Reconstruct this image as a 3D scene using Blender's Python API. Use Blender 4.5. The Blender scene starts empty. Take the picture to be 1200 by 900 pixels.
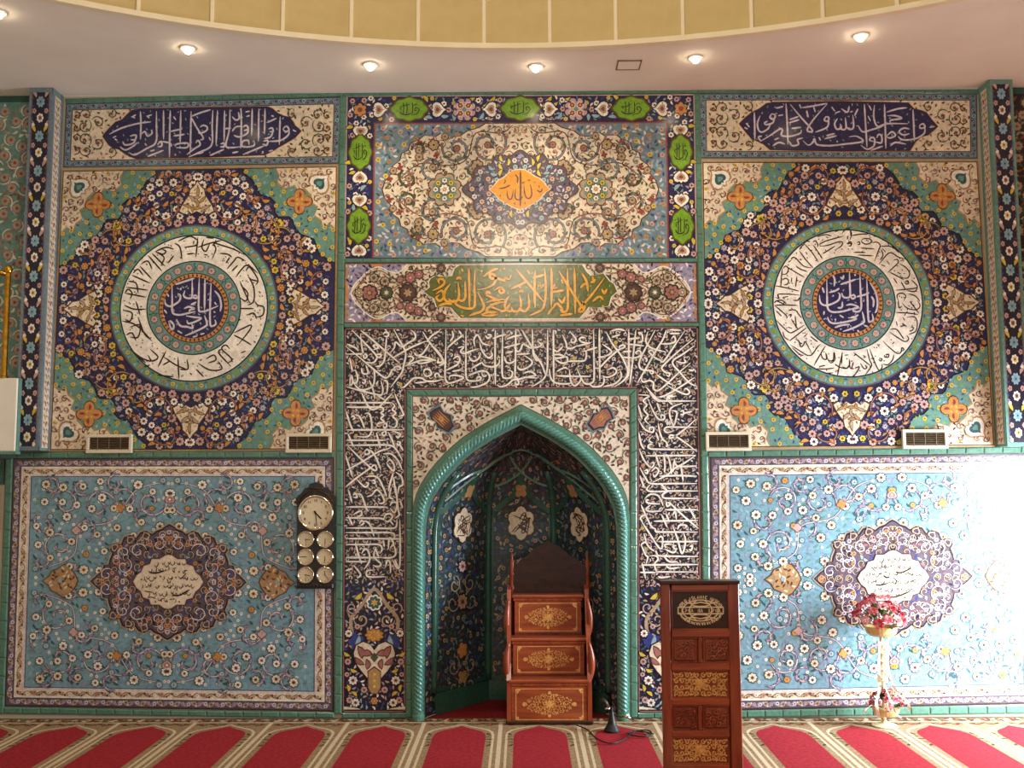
import bpy, bmesh, math, random
from math import sin, cos, pi, radians, hypot, atan2
from mathutils import Vector, Matrix

# ------------------------------------------------------------------ camera
F = 1167.0
CAM_H = 1.742
CAM_Y = -7.4
PITCH, YAW, ROLL = radians(5.286), radians(0.614), radians(-0.244)
_R0 = Matrix(((1, 0, 0), (0, 0, 1), (0, 1, 0)))           # columns right, up, forward
CM = Matrix.Rotation(YAW, 3, 'Z') @ Matrix.Rotation(PITCH, 3, 'X') @ _R0 @ Matrix.Rotation(ROLL, 3, 'Z')
CAM_POS = Vector((0, CAM_Y, CAM_H))
scene = bpy.context.scene
cam_data = bpy.data.cameras.new('camera')
cam_data.sensor_width = 36.0
cam_data.lens = F * 36.0 / 1200.0
cam_data.clip_start = 0.05
cam = bpy.data.objects.new('camera', cam_data)
scene.collection.objects.link(cam)
_r, _u, _f = CM.col[0], CM.col[1], CM.col[2]
cam.matrix_world = Matrix(((_r.x, _u.x, -_f.x, 0), (_r.y, _u.y, -_f.y, CAM_Y), (_r.z, _u.z, -_f.z, CAM_H), (0, 0, 0, 1)))
scene.camera = cam

# ------------------------------------------------------------------ light and exposure
scene.view_settings.view_transform = 'Standard'
scene.view_settings.look = 'None'
scene.view_settings.gamma = 1.0
scene.view_settings.exposure = 0.08
world = bpy.data.worlds.new('world')
scene.world = world
world.use_nodes = True
_bg = world.node_tree.nodes['Background']
_bg.inputs['Color'].default_value = (1.0, 0.95, 0.90, 1)
_bg.inputs['Strength'].default_value = 0.60

def area_light(name, loc, rot, sx, sy, power, color):
    l = bpy.data.lights.new(name, 'AREA')
    l.shape = 'RECTANGLE'; l.size = sx; l.size_y = sy; l.energy = power; l.color = color
    o = bpy.data.objects.new(name, l); scene.collection.objects.link(o)
    o.location = loc; o.rotation_euler = rot
    return o

# daylight through the tall window in the right side wall (just beyond the frame)
WIN_X, WIN_Y0, WIN_Y1, WIN_Z0, WIN_Z1 = 4.75, -2.1, -0.35, 0.12, 2.0
_wl = area_light('window_daylight', (WIN_X + 0.06, (WIN_Y0 + WIN_Y1) / 2, (WIN_Z0 + WIN_Z1) / 2),
                 Vector((-0.74, 0.40, -0.52)).to_track_quat('-Z', 'Y').to_euler(), WIN_Y1 - WIN_Y0, WIN_Z1 - WIN_Z0, 385, (0.86, 0.94, 1.0))
_wl.data.spread = radians(150)
CEIL_Z = 4.674

# ------------------------------------------------------------------ helpers
C = scene.collection
RND = random.Random(7)

def ray(x, y):
    d = CM @ Vector(((x - 600.0) / F, -(y - 450.0) / F, 1.0))
    return d

def at(x, y, Y=0.0):
    """photo pixel -> point on the vertical plane y=Y"""
    d = ray(x, y)
    t = (Y - CAM_Y) / d.y
    return CAM_POS + d * t

def atz(x, y, z=0.0):
    """photo pixel -> point on the horizontal plane z"""
    d = ray(x, y)
    t = (z - CAM_H) / d.z
    return CAM_POS + d * t

def link(o, parent=None):
    C.objects.link(o)
    if parent is not None:
        o.parent = parent
    return o

def tag(o, label, cat, group=None):
    o['label'] = label; o['category'] = cat
    if group: o['group'] = group
    return o

def empty(name, loc=(0, 0, 0)):
    o = bpy.data.objects.new(name, None)
    o.empty_display_size = 0.1
    o.location = loc
    C.objects.link(o)
    return o

def mesh_obj(name, verts, faces, mats, parent=None, fm=None, smooth=False, off=None):
    me = bpy.data.meshes.new(name)
    if off is not None:
        verts = [(v[0] - off[0], v[1] - off[1], v[2] - off[2]) for v in verts]
    me.from_pydata([tuple(v) for v in verts], [], faces)
    if not isinstance(mats, (list, tuple)):
        mats = [mats]
    for m in mats: me.materials.append(m)
    if fm is not None:
        me.polygons.foreach_set('material_index', fm)
    if smooth:
        me.polygons.foreach_set('use_smooth', [True] * len(me.polygons))
    me.update()
    o = bpy.data.objects.new(name, me)
    return link(o, parent)

class MB:
    """collects solid shapes into one mesh"""
    def __init__(s):
        s.v = []; s.f = []; s.m = []
    def add(s, vs, fs, mi=0):
        n = len(s.v)
        s.v += [tuple(v) for v in vs]
        for f in fs:
            s.f.append(tuple(i + n for i in f)); s.m.append(mi)
        return s
    def box(s, a, b, mi=0, bev=0.0):
        x0, y0, z0 = a; x1, y1, z1 = b
        if x0 > x1: x0, x1 = x1, x0
        if y0 > y1: y0, y1 = y1, y0
        if z0 > z1: z0, z1 = z1, z0
        if bev <= 0:
            vs = [(x0, y0, z0), (x1, y0, z0), (x1, y1, z0), (x0, y1, z0), (x0, y0, z1), (x1, y0, z1), (x1, y1, z1), (x0, y1, z1)]
            return s.add(vs, [(0, 3, 2, 1), (4, 5, 6, 7), (0, 1, 5, 4), (1, 2, 6, 5), (2, 3, 7, 6), (3, 0, 4, 7)], mi)
        bm = bmesh.new()
        bmesh.ops.create_cube(bm, size=1.0)
        for v in bm.verts:
            v.co = Vector(((x0 + x1) / 2 + v.co.x * (x1 - x0), (y0 + y1) / 2 + v.co.y * (y1 - y0), (z0 + z1) / 2 + v.co.z * (z1 - z0)))
        bmesh.ops.bevel(bm, geom=bm.edges[:], offset=bev, segments=1, affect='EDGES')
        bm.verts.index_update()
        s.add([v.co[:] for v in bm.verts], [[v.index for v in f.verts] for f in bm.faces], mi)
        bm.free()
        return s
    def prism(s, pts, d, mi=0):
        """pts: list of 3D points (planar outline); d: extrusion vector"""
        n = len(pts); d = Vector(d)
        vs = [Vector(p) for p in pts] + [Vector(p) + d for p in pts]
        fs = [tuple(range(n - 1, -1, -1)), tuple(range(n, 2 * n))]
        for i in range(n):
            j = (i + 1) % n
            fs.append((i, j, j + n, i + n))
        return s.add(vs, fs, mi)
    def lathe(s, prof, c, n=20, mi=0, axis='Z'):
        """prof: list of (r, h)"""
        vs = []; fs = []
        for r, h in prof:
            for k in range(n):
                a = 2 * pi * k / n
                if axis == 'Z': vs.append((c[0] + r * cos(a), c[1] + r * sin(a), c[2] + h))
                elif axis == 'Y': vs.append((c[0] + r * cos(a), c[1] + h, c[2] + r * sin(a)))
                else: vs.append((c[0] + h, c[1] + r * cos(a), c[2] + r * sin(a)))
        for i in range(len(prof) - 1):
            for k in range(n):
                k2 = (k + 1) % n
                fs.append((i * n + k, i * n + k2, (i + 1) * n + k2, (i + 1) * n + k))
        fs.append(tuple(range(n - 1, -1, -1)))
        fs.append(tuple(range((len(prof) - 1) * n, len(prof) * n)))
        return s.add(vs, fs, mi)
    def tube(s, pts, r, n=8, mi=0):
        pts = [Vector(p) for p in pts]
        rr = r if isinstance(r, (list, tuple)) else [r] * len(pts)
        vs = []; fs = []
        up = Vector((0.13, 0.3, 0.94)).normalized()
        for i, p in enumerate(pts):
            t = (pts[min(i + 1, len(pts) - 1)] - pts[max(i - 1, 0)]).normalized()
            a = t.cross(up)
            if a.length < 1e-3: a = t.cross(Vector((1, 0, 0)))
            a.normalize(); b = a.cross(t)
            for k in range(n):
                q = 2 * pi * k / n
                vs.append(p + (a * cos(q) + b * sin(q)) * rr[i])
        for i in range(len(pts) - 1):
            for k in range(n):
                k2 = (k + 1) % n
                fs.append((i * n + k, i * n + k2, (i + 1) * n + k2, (i + 1) * n + k))
        fs.append(tuple(range(n - 1, -1, -1)))
        fs.append(tuple(range((len(pts) - 1) * n, len(pts) * n)))
        return s.add(vs, fs, mi)
    def build(s, name, mats, parent=None, smooth=False, kind=None, label=None):
        o = mesh_obj(name, s.v, s.f, mats, parent, s.m, smooth)
        if kind: o['kind'] = kind
        if label: o['label'] = label
        return o

# ------------------------------------------------------------------ materials
def srgb(h):
    h = h.lstrip('#')
    out = []
    for i in (0, 2, 4):
        c = int(h[i:i + 2], 16) / 255.0
        out.append(c / 12.92 if c <= 0.04045 else ((c + 0.055) / 1.055) ** 2.4)
    return (out[0], out[1], out[2], 1.0)

def glaze_group():
    """world-space glaze mottling, kiln variation from tile to tile and thin joints"""
    g = bpy.data.node_groups.new('glazed_tile', 'ShaderNodeTree')
    g.interface.new_socket('Color', in_out='INPUT', socket_type='NodeSocketColor')
    g.interface.new_socket('Color', in_out='OUTPUT', socket_type='NodeSocketColor')
    g.interface.new_socket('Normal', in_out='OUTPUT', socket_type='NodeSocketVector')
    N = g.nodes; L = g.links
    gi = N.new('NodeGroupInput'); go = N.new('NodeGroupOutput')
    geo = N.new('ShaderNodeNewGeometry')
    div = N.new('ShaderNodeVectorMath'); div.operation = 'SCALE'; div.inputs['Scale'].default_value = 1 / 0.128
    L.new(geo.outputs['Position'], div.inputs[0])
    fl = N.new('ShaderNodeVectorMath'); fl.operation = 'FLOOR'; L.new(div.outputs[0], fl.inputs[0])
    wn = N.new('ShaderNodeTexWhiteNoise'); wn.noise_dimensions = '3D'; L.new(fl.outputs[0], wn.inputs['Vector'])
    nz = N.new('ShaderNodeTexNoise'); nz.inputs['Scale'].default_value = 45; nz.inputs['Detail'].default_value = 3
    L.new(geo.outputs['Position'], nz.inputs['Vector'])
    m1 = N.new('ShaderNodeMapRange'); m1.inputs['To Min'].default_value = 0.90; m1.inputs['To Max'].default_value = 1.06
    L.new(wn.outputs['Value'], m1.inputs['Value'])
    m2 = N.new('ShaderNodeMapRange'); m2.inputs['From Min'].default_value = 0.3; m2.inputs['From Max'].default_value = 0.7
    m2.inputs['To Min'].default_value = 0.80; m2.inputs['To Max'].default_value = 1.12
    L.new(nz.outputs['Fac'], m2.inputs['Value'])
    mul = N.new('ShaderNodeMath'); mul.operation = 'MULTIPLY'
    L.new(m1.outputs[0], mul.inputs[0]); L.new(m2.outputs[0], mul.inputs[1])
    sc = N.new('ShaderNodeVectorMath'); sc.operation = 'SCALE'
    L.new(gi.outputs[0], sc.inputs[0]); L.new(mul.outputs[0], sc.inputs['Scale'])
    L.new(sc.outputs[0], go.inputs[0])
    bp = N.new('ShaderNodeBump'); bp.inputs['Strength'].default_value = 0.25; bp.inputs['Distance'].default_value = 0.004
    nz2 = N.new('ShaderNodeTexNoise'); nz2.inputs['Scale'].default_value = 22; nz2.inputs['Detail'].default_value = 2
    L.new(geo.outputs['Position'], nz2.inputs['Vector'])
    L.new(nz2.outputs['Fac'], bp.inputs['Height'])
    L.new(bp.outputs[0], go.inputs[1])
    return g
GLAZE = glaze_group()
_mats = {}

def glaze(name, hexc, rough=0.22, spec=0.4, sat=0.76):
    m = bpy.data.materials.new(name); m.use_nodes = True
    nt = m.node_tree; b = nt.nodes['Principled BSDF']
    gr = nt.nodes.new('ShaderNodeGroup'); gr.node_tree = GLAZE
    c = srgb(hexc); lum = 0.25 * c[0] + 0.62 * c[1] + 0.13 * c[2]
    gr.inputs[0].default_value = tuple((lum + (v - lum) * sat) * 0.96 + 0.008 for v in c[:3]) + (1.0,)
    nt.links.new(gr.outputs[0], b.inputs['Base Color'])
    nt.links.new(gr.outputs[1], b.inputs['Normal'])
    b.inputs['Roughness'].default_value = rough
    b.inputs['Specular IOR Level'].default_value = spec
    return m

def noisy(name, hex1, hex2, scale=20, rough=0.6, spec=0.3, metallic=0.0, bump=0.0, detail=4, stretch=None, coat=0.0, bscale=None):
    m = bpy.data.materials.new(name); m.use_nodes = True
    nt = m.node_tree; b = nt.nodes['Principled BSDF']
    tc = nt.nodes.new('ShaderNodeTexCoord')
    nz = nt.nodes.new('ShaderNodeTexNoise'); nz.inputs['Scale'].default_value = scale; nz.inputs['Detail'].default_value = detail
    if stretch:
        mp = nt.nodes.new('ShaderNodeMapping'); mp.inputs['Scale'].default_value = stretch
        nt.links.new(tc.outputs['Object'], mp.inputs['Vector']); nt.links.new(mp.outputs[0], nz.inputs['Vector'])
    else:
        nt.links.new(tc.outputs['Object'], nz.inputs['Vector'])
    cr = nt.nodes.new('ShaderNodeValToRGB')
    cr.color_ramp.elements[0].position = 0.32; cr.color_ramp.elements[0].color = srgb(hex1)
    cr.color_ramp.elements[1].position = 0.70; cr.color_ramp.elements[1].color = srgb(hex2)
    nt.links.new(nz.outputs['Fac'], cr.inputs['Fac']); nt.links.new(cr.outputs['Color'], b.inputs['Base Color'])
    b.inputs['Roughness'].default_value = rough; b.inputs['Specular IOR Level'].default_value = spec
    b.inputs['Metallic'].default_value = metallic
    b.inputs['Coat Weight'].default_value = coat
    if bump > 0:
        bp = nt.nodes.new('ShaderNodeBump'); bp.inputs['Strength'].default_value = bump; bp.inputs['Distance'].default_value = 0.003
        if bscale:
            n2 = nt.nodes.new('ShaderNodeTexNoise'); n2.inputs['Scale'].default_value = bscale; n2.inputs['Detail'].default_value = 3
            nt.links.new(tc.outputs['Object'], n2.inputs['Vector']); nt.links.new(n2.outputs['Fac'], bp.inputs['Height'])
        else:
            nt.links.new(nz.outputs['Fac'], bp.inputs['Height'])
        nt.links.new(bp.outputs[0], b.inputs['Normal'])
    return m

def emit(name, col, s):
    m = bpy.data.materials.new(name); m.use_nodes = True
    b = m.node_tree.nodes['Principled BSDF']
    b.inputs['Base Color'].default_value = (0.9, 0.88, 0.82, 1)
    b.inputs['Emission Color'].default_value = (*col, 1); b.inputs['Emission Strength'].default_value = s
    return m

NAVY = glaze('navy_glaze', '#28245a')
INK = glaze('ink_navy_glaze', '#231e36')
COBALT = glaze('cobalt_glaze', '#2c3f9a')
TURQ = glaze('turquoise_glaze', '#6ba3bb')
TEAL = glaze('teal_glaze', '#5b978a')
TEALD = glaze('dark_teal_glaze', '#23606a')
GREEN = glaze('green_glaze', '#48866f', rough=0.16)
GREEND = glaze('deep_green_glaze', '#1c5a4b', rough=0.16)
ROPE = glaze('turquoise_rope_glaze', '#37948a', rough=0.10, spec=0.7)
CREAM = glaze('cream_glaze', '#ead7b6')
NICHEG = glaze('niche_ground_glaze', '#2e4148')
IVORY = glaze('ivory_glaze', '#f0e0cb')
WHITE = glaze('white_glaze', '#f3ebe0')
LILACW = glaze('lilac_white_glaze', '#d6cbdc')
LILAC = glaze('lilac_glaze', '#9d8fb5')
MAUVE = glaze('mauve_glaze', '#5f4f63')
SKY = glaze('sky_glaze', '#86b4cc')
GREYB = glaze('grey_blue_glaze', '#6d8798')
ORANGE = glaze('orange_glaze', '#cf8a42', sat=0.9)
OCHRE = glaze('ochre_glaze', '#b98a45')
YELLOW = glaze('yellow_glaze', '#d9bf46', sat=1.0)
LEAFG = glaze('leaf_green_glaze', '#79a82f', sat=1.0)
OLIVE = glaze('olive_glaze', '#5a6318', sat=1.0)
MOSS = glaze('moss_glaze', '#47583a')
RED = glaze('red_glaze', '#9a3a2c')
BROWN = glaze('brown_glaze', '#5d3727')
UMBER = glaze('umber_glaze', '#33231f')
PINK = glaze('pink_glaze', '#cfa29c')
ROSY = glaze('rosy_glaze', '#a9635c')
TAN = glaze('tan_glaze', '#b99c78')
AMBER = glaze('amber_glaze', '#e3982f', sat=1.05)
GOLD = glaze('gold_yellow_glaze', '#dfa22e', sat=1.05)
BLACKG = glaze('black_glaze', '#17141a')
GROUT = noisy('grout', '#5d7566', '#6f8576', 30, 0.9)
PLASTER = noisy('ceiling_plaster', '#f3efe9', '#f8f5f0', 3, 0.9, 0.1, bump=0.05, bscale=60)
WALLP = noisy('wall_plaster', '#b9ad98', '#c5baa6', 4, 0.9, 0.1)
DOMEP = noisy('dome_panel_paint', '#cdb885', '#d6c291', 6, 0.8, 0.15, bump=0.04, bscale=80)
DOMER = noisy('dome_rib_paint', '#f0e4c6', '#f6ecd4', 8, 0.7, 0.2)
WOOD = noisy('red_brown_wood', '#73301a', '#9c4826', 5, 0.32, 0.45, stretch=(6, 6, 0.7), coat=0.25, bump=0.06)
WOODH = noisy('red_brown_wood_rail', '#7b351c', '#a5502b', 5, 0.32, 0.45, stretch=(0.7, 6, 6), coat=0.25, bump=0.06)
CARVE = noisy('carved_red_wood', '#7a3219', '#a04c2b', 8, 0.22, 0.5, coat=0.4)
WOODD = noisy('dark_walnut', '#2a120b', '#43200f', 7, 0.35, 0.4, stretch=(1, 5, 5), coat=0.15)
INLAY = noisy('gold_inlay', '#bd8340', '#e6b066', 60, 0.35, 0.5)
INLAYP = noisy('pale_wood_inlay', '#d6bb92', '#efdab6', 60, 0.45, 0.4)
BRASS = noisy('brass', '#b58324', '#d9aa48', 30, 0.22, 0.5, metallic=1.0)
CHROME = noisy('polished_bezel', '#d6cdb8', '#ece4d0', 20, 0.12, 0.5, metallic=1.0)
DIAL = noisy('clock_dial', '#cfc3a6', '#dccfb2', 12, 0.35, 0.4)
HANDM = noisy('clock_hand_black', '#15120f', '#241d17', 20, 0.4)
CASE = noisy('clock_case', '#14110f', '#26201a', 14, 0.35, 0.5, coat=0.2)
VENTM = noisy('vent_enamel', '#d3cab4', '#e0d8c4', 10, 0.45, 0.4)
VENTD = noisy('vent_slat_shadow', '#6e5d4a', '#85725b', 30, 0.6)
DARK = noisy('dark_void', '#1a1512', '#241d18', 10, 0.9, 0.05)
PAINTW = noisy('white_paint', '#e9e7e0', '#f3f1ea', 5, 0.6, 0.3)
DOORP = noisy('cream_door_paint', '#b5a887', '#c2b694', 4, 0.5, 0.3)
CARB = noisy('carpet_beige', '#7f6650', '#a68e70', 55, 0.95, 0.05, bump=0.4, bscale=300)
CARR = noisy('carpet_red', '#8a2630', '#a3333d', 40, 0.95, 0.05, bump=0.4, bscale=300)
CARR2 = noisy('carpet_dark_red', '#6a1c20', '#822a2b', 40, 0.95, 0.05, bump=0.4, bscale=300)
CARW = noisy('carpet_cream', '#bfae92', '#d5c6ab', 60, 0.95, 0.05, bump=0.4, bscale=300)
CARD = noisy('carpet_brown', '#4a3426', '#5f4634', 60, 0.95, 0.05, bump=0.4, bscale=300)
CARG = noisy('carpet_green', '#57613f', '#6d7550', 60, 0.95, 0.05)
LEAF = noisy('leaf_green', '#27401c', '#3f5f2b', 30, 0.5, 0.3)
LEAF2 = noisy('leaf_olive', '#44582c', '#62753d', 30, 0.5, 0.3)
PETAL = noisy('rose_pink', '#cf5c68', '#e68890', 40, 0.5, 0.2)
PETAL2 = noisy('rose_red', '#ad3242', '#c94f58', 40, 0.5, 0.2)
PETAL3 = noisy('rose_pale', '#dd9297', '#ecb6b4', 40, 0.5, 0.2)
STANDM = noisy('cream_metal', '#d9cd9f', '#e8deb8', 20, 0.35, 0.5)
BOWLM = noisy('cream_gold_bowl', '#b9a468', '#d6c58d', 20, 0.3, 0.5)
RIBBON = noisy('satin_ribbon', '#efe6c4', '#f7f1da', 20, 0.3, 0.5)
BLACKP = noisy('black_plastic', '#0d0d0d', '#1b1a19', 30, 0.45, 0.4)
STEEL = noisy('steel', '#b8b4aa', '#d5d1c6', 30, 0.3, 0.5, metallic=1.0)
LAMP = emit('lamp_lens', (1.0, 0.80, 0.52), 40.0)

# ------------------------------------------------------------------ flat glazed ornament
def catmull(pts, n=6):
    if len(pts) < 3: return pts
    P = [pts[0]] + list(pts) + [pts[-1]]
    out = []
    for i in range(1, len(P) - 2):
        p0, p1, p2, p3 = P[i - 1], P[i], P[i + 1], P[i + 2]
        for k in range(n):
            t = k / n; t2 = t * t; t3 = t2 * t
            out.append(tuple(0.5 * (2 * p1[j] + (p2[j] - p0[j]) * t + (2 * p0[j] - 5 * p1[j] + 4 * p2[j] - p3[j]) * t2 +
                                    (-p0[j] + 3 * p1[j] - 3 * p2[j] + p3[j]) * t3) for j in (0, 1)))
    out.append(pts[-1])
    return out

def inside(poly, x, y):
    c = False; n = len(poly); j = n - 1
    for i in range(n):
        xi, yi = poly[i]; xj, yj = poly[j]
        if (yi > y) != (yj > y) and x < (xj - xi) * (y - yi) / (yj - yi) + xi: c = not c
        j = i
    return c

class Orn:
    """2D ornament -> one mesh; T(x, y, level) gives the 3D point. relief: pieces get side walls"""
    def __init__(s, T, relief=False):
        s.T = T; s.v = []; s.f = []; s.m = []; s.mats = []; s.relief = relief
    def mi(s, mat):
        if mat not in s.mats: s.mats.append(mat)
        return s.mats.index(mat)
    def poly(s, pts, mat, l=1.0):
        n = len(s.v); k = len(pts); T = s.T; i = s.mi(mat)
        s.v += [T(x, y, l) for x, y in pts]
        s.f.append(tuple(range(n, n + k))); s.m.append(i)
        if s.relief:
            s.v += [T(x, y, 0) for x, y in pts]
            for a in range(k):
                b = (a + 1) % k
                s.f.append((n + a, n + b, n + k + b, n + k + a)); s.m.append(i)
    def ribbon(s, pts, w, mat, l=1.0, taper=0.0, smooth=5, jit=True):
        if smooth and len(pts) > 2: pts = catmull(pts, smooth)
        if len(pts) < 2: return
        if len(pts) == 2 and taper:
            pts = [(pts[0][0] + (pts[1][0] - pts[0][0]) * q / 10.0, pts[0][1] + (pts[1][1] - pts[0][1]) * q / 10.0) for q in range(11)]
        if jit: l = l + RND.random() * 0.6
        n = len(pts); A = []; B = []
        ww = w if isinstance(w, (list, tuple)) else None
        for i, p in enumerate(pts):
            a = pts[max(i - 1, 0)]; b = pts[min(i + 1, n - 1)]
            dx, dy = b[0] - a[0], b[1] - a[1]; d = hypot(dx, dy) or 1.0
            t = i / (n - 1)
            h = (ww[i] if ww else w) * 0.5
            if taper:
                e = min(t, 1 - t)
                if e < taper: h *= 0.35 + 0.65 * e / taper
            A.append((p[0] - dy / d * h, p[1] + dx / d * h)); B.append((p[0] + dy / d * h, p[1] - dx / d * h))
        k = len(s.v); T = s.T; i = s.mi(mat)
        s.v += [T(x, y, l) for x, y in A] + [T(x, y, l) for x, y in B]
        for q in range(n - 1):
            s.f.append((k + q, k + q + 1, k + n + q + 1, k + n + q)); s.m.append(i)
        if s.relief:
            k2 = len(s.v)
            s.v += [T(x, y, 0) for x, y in A] + [T(x, y, 0) for x, y in B]
            for q in range(n - 1):
                s.f.append((k + q, k + q + 1, k2 + q + 1, k2 + q)); s.m.append(i)
                s.f.append((k + n + q, k + n + q + 1, k2 + n + q + 1, k2 + n + q)); s.m.append(i)
    def loop(s, pts, w, mat, l=1.0):
        s.ribbon(list(pts) + [pts[0]], w, mat, l, smooth=0, jit=False)
    def disc(s, x, y, r, mat, l=1.0, n=10, ry=None):
        ry = ry or r
        s.poly([(x + r * cos(2 * pi * k / n), y + ry * sin(2 * pi * k / n)) for k in range(n)], mat, l + RND.random() * 0.2)
    def lobed(s, x, y, r, n, mat, l, depth=0.25, rot=0.0, per=4, ry=None):
        ry = ry or r; N = n * per; pts = []
        for k in range(N):
            a = 2 * pi * k / N + rot
            q = 1 - depth * (1 - abs(sin(n * (a - rot) / 2.0 + 1e-6)))
            pts.append((x + r * q * cos(a), y + ry * q * sin(a)))
        s.poly(pts, mat, l + RND.random() * 0.2)
    def flower(s, x, y, r, c1, c2, c3, l=3.0, n=8, ol=None):
        rot = RND.random() * 3
        if ol: s.lobed(x, y, r * 1.22, n, ol, l, 0.15, rot, 3)
        s.lobed(x, y, r, n, c1, l + 1, 0.25, rot, 4)
        if r > 2.6:
            s.lobed(x, y, r * 0.58, max(5, n - 2), c2, l + 2, 0.5, rot + 0.3, 2)
            s.disc(x, y, r * 0.27, c3, l + 3, 6)
        else:
            s.disc(x, y, r * 0.4, c2, l + 2, 6)
    def leaf(s, x, y, L, W, ang, mat, l=2.0, ol=None, bend=0.25):
        L *= 1.28; W *= 1.5
        ca, sa = cos(ang), sin(ang)
        sh = [(0, 0), (0.2, 0.32), (0.45, 0.5), (0.75, 0.34), (1, 0), (0.75, -0.3), (0.45, -0.4), (0.2, -0.26)]
        def tr(k):
            o = []
            for a, b in sh:
                u = (a - 0.5) * L * k; v = b * W * k + bend * W * (1 - (2 * a - 1) ** 2)
                o.append((x + u * ca - v * sa, y + u * sa + v * ca))
            return o
        if ol: s.poly(tr(1.35), ol, l + RND.random() * 0.2)
        s.poly(tr(1.0), mat, l + 0.5 + RND.random() * 0.4)
    def shape(s, x, y, k, ang, sh, mat, l):
        ca, sa = cos(ang), sin(ang)
        s.poly([(x + k * (a * ca - b * sa), y + k * (a * sa + b * ca)) for a, b in sh], mat, l + RND.random() * 0.2)
    def palmette(s, x, y, k, ang, c1, c2, c3, l=4.0, ol=None):
        """trefoil heart pointing along ang"""
        sh = [(1.1, 0), (0.75, 0.2), (0.55, 0.5), (0.25, 0.8), (-0.15, 0.92), (-0.5, 0.75), (-0.62, 0.45), (-0.5, 0.2), (-0.75, 0),
              (-0.5, -0.2), (-0.62, -0.45), (-0.5, -0.75), (-0.15, -0.92), (0.25, -0.8), (0.55, -0.5), (0.75, -0.2)]
        if ol: s.shape(x, y, k * 1.2, ang, sh, ol, l)
        s.shape(x, y, k, ang, sh, c1, l + 1)
        s.shape(x, y, k * 0.62, ang, sh, c2, l + 2)
        s.shape(x, y, k * 0.3, ang, sh, c3, l + 3)
    def spiral(s, x, y, r, ang, d, turns, w, mat, l=2.0, ol=None, n=26, r1=0.18):
        pts = []
        for k in range(n + 1):
            t = k / n
            q = r * (1 - (1 - r1) * t); a = ang + d * 2 * pi * turns * t
            pts.append((x + q * cos(a), y + q * sin(a)))
        if ol: s.ribbon(pts, w * 1.9, ol, l, 0.0, 0)
        s.ribbon(pts, w, mat, l + 1, 0.1, 0)
        return pts
    def build(s, name, parent=None, kind=None, label=None):
        if not s.v: return None
        o = mesh_obj(name, s.v, s.f, s.mats, parent, s.m)
        if kind: o['kind'] = kind
        if label: o['label'] = label
        return o

LV = 0.0005
def wallT(Y0=0.008):
    def T(x, y, l):
        p = at(x, y, 0.0)
        return (p.x, -(Y0 + l * LV), p.z)
    return T
WT = wallT()

def quadT(q, W, H, Y0=0.008):
    """local (0..W, 0..H) -> photo quad (tl, tr, br, bl) on the wall"""
    c = [at(px, py, 0.0) for px, py in q]
    def T(x, y, l):
        u = x / W; v = y / H
        a = (1 - u) * (1 - v); b = u * (1 - v); d = u * v; e = (1 - u) * v
        return (c[0].x * a + c[1].x * b + c[2].x * d + c[3].x * e, -(Y0 + l * LV), c[0].z * a + c[1].z * b + c[2].z * d + c[3].z * e)
    return T

def panel_root(name, q, label, group=None):
    c = [at(px, py, 0) for px, py in q]
    cx = sum(p.x for p in c) / 4; zb = min(p.z for p in c)
    r = empty(name, (0, 0, 0))
    tag(r, label, 'tile panel', group)
    return r

def slab(name, q, mat, parent, Y0=0.0, Y1=0.008):
    c = [at(px, py, 0.0) for px, py in q]
    m = MB()
    m.prism([(p.x, -Y0, p.z) for p in c], (0, -(Y1 - Y0), 0))
    return m.build(name, mat, parent)

def S(txt, x0, y0, k):
    out = []
    for st in txt.split(';'):
        st = st.strip()
        if not st: continue
        out.append([(x0 + float(a.split(',')[0]) / k, y0 + float(a.split(',')[1]) / k) for a in st.split()])
    return out

def write(o, txt, x0, y0, k, w, mat, l=3.0, ol=None, olw=1.6):
    for st in S(txt, x0, y0, k):
        L = sum(hypot(st[i + 1][0] - st[i][0], st[i + 1][1] - st[i][1]) for i in range(len(st) - 1))
        ww = w if L > 7 else w * 0.8
        if ol: o.ribbon(st, ww * olw, ol, l - 1.0, 0.05, 5)
        o.ribbon(st, ww, mat, l, 0.18, 5)

def scatter(n, box, d, ok, seed):
    r = random.Random(seed); pts = []; cell = {}
    for _ in range(n):
        x = r.uniform(box[0], box[2]); y = r.uniform(box[1], box[3])
        if not ok(x, y): continue
        i, j = int(x / d), int(y / d); hit = False
        for a in (-1, 0, 1):
            for b in (-1, 0, 1):
                for (px, py) in cell.get((i + a, j + b), ()):
                    if hypot(px - x, py - y) < d: hit = True; break
        if hit: continue
        cell.setdefault((i, j), []).append((x, y)); pts.append((x, y))
    return pts

def seg_arc(cx, cy, r, a0, a1, n):
    return [(cx + r * cos(a0 + (a1 - a0) * k / n), cy + r * sin(a0 + (a1 - a0) * k / n)) for k in range(n + 1)]

def border_frame(o, W, H, i0, i1, mat, l):
    """rectangular frame between insets i0 and i1 as four quads"""
    a, b = i0, i1
    o.poly([(a, a), (W - a, a), (W - b, b), (b, b)], mat, l)
    o.poly([(W - a, a), (W - a, H - a), (W - b, H - b), (W - b, b)], mat, l)
    o.poly([(W - a, H - a), (a, H - a), (b, H - b), (W - b, H - b)], mat, l)
    o.poly([(a, H - a), (a, a), (b, b), (b, H - b)], mat, l)

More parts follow.
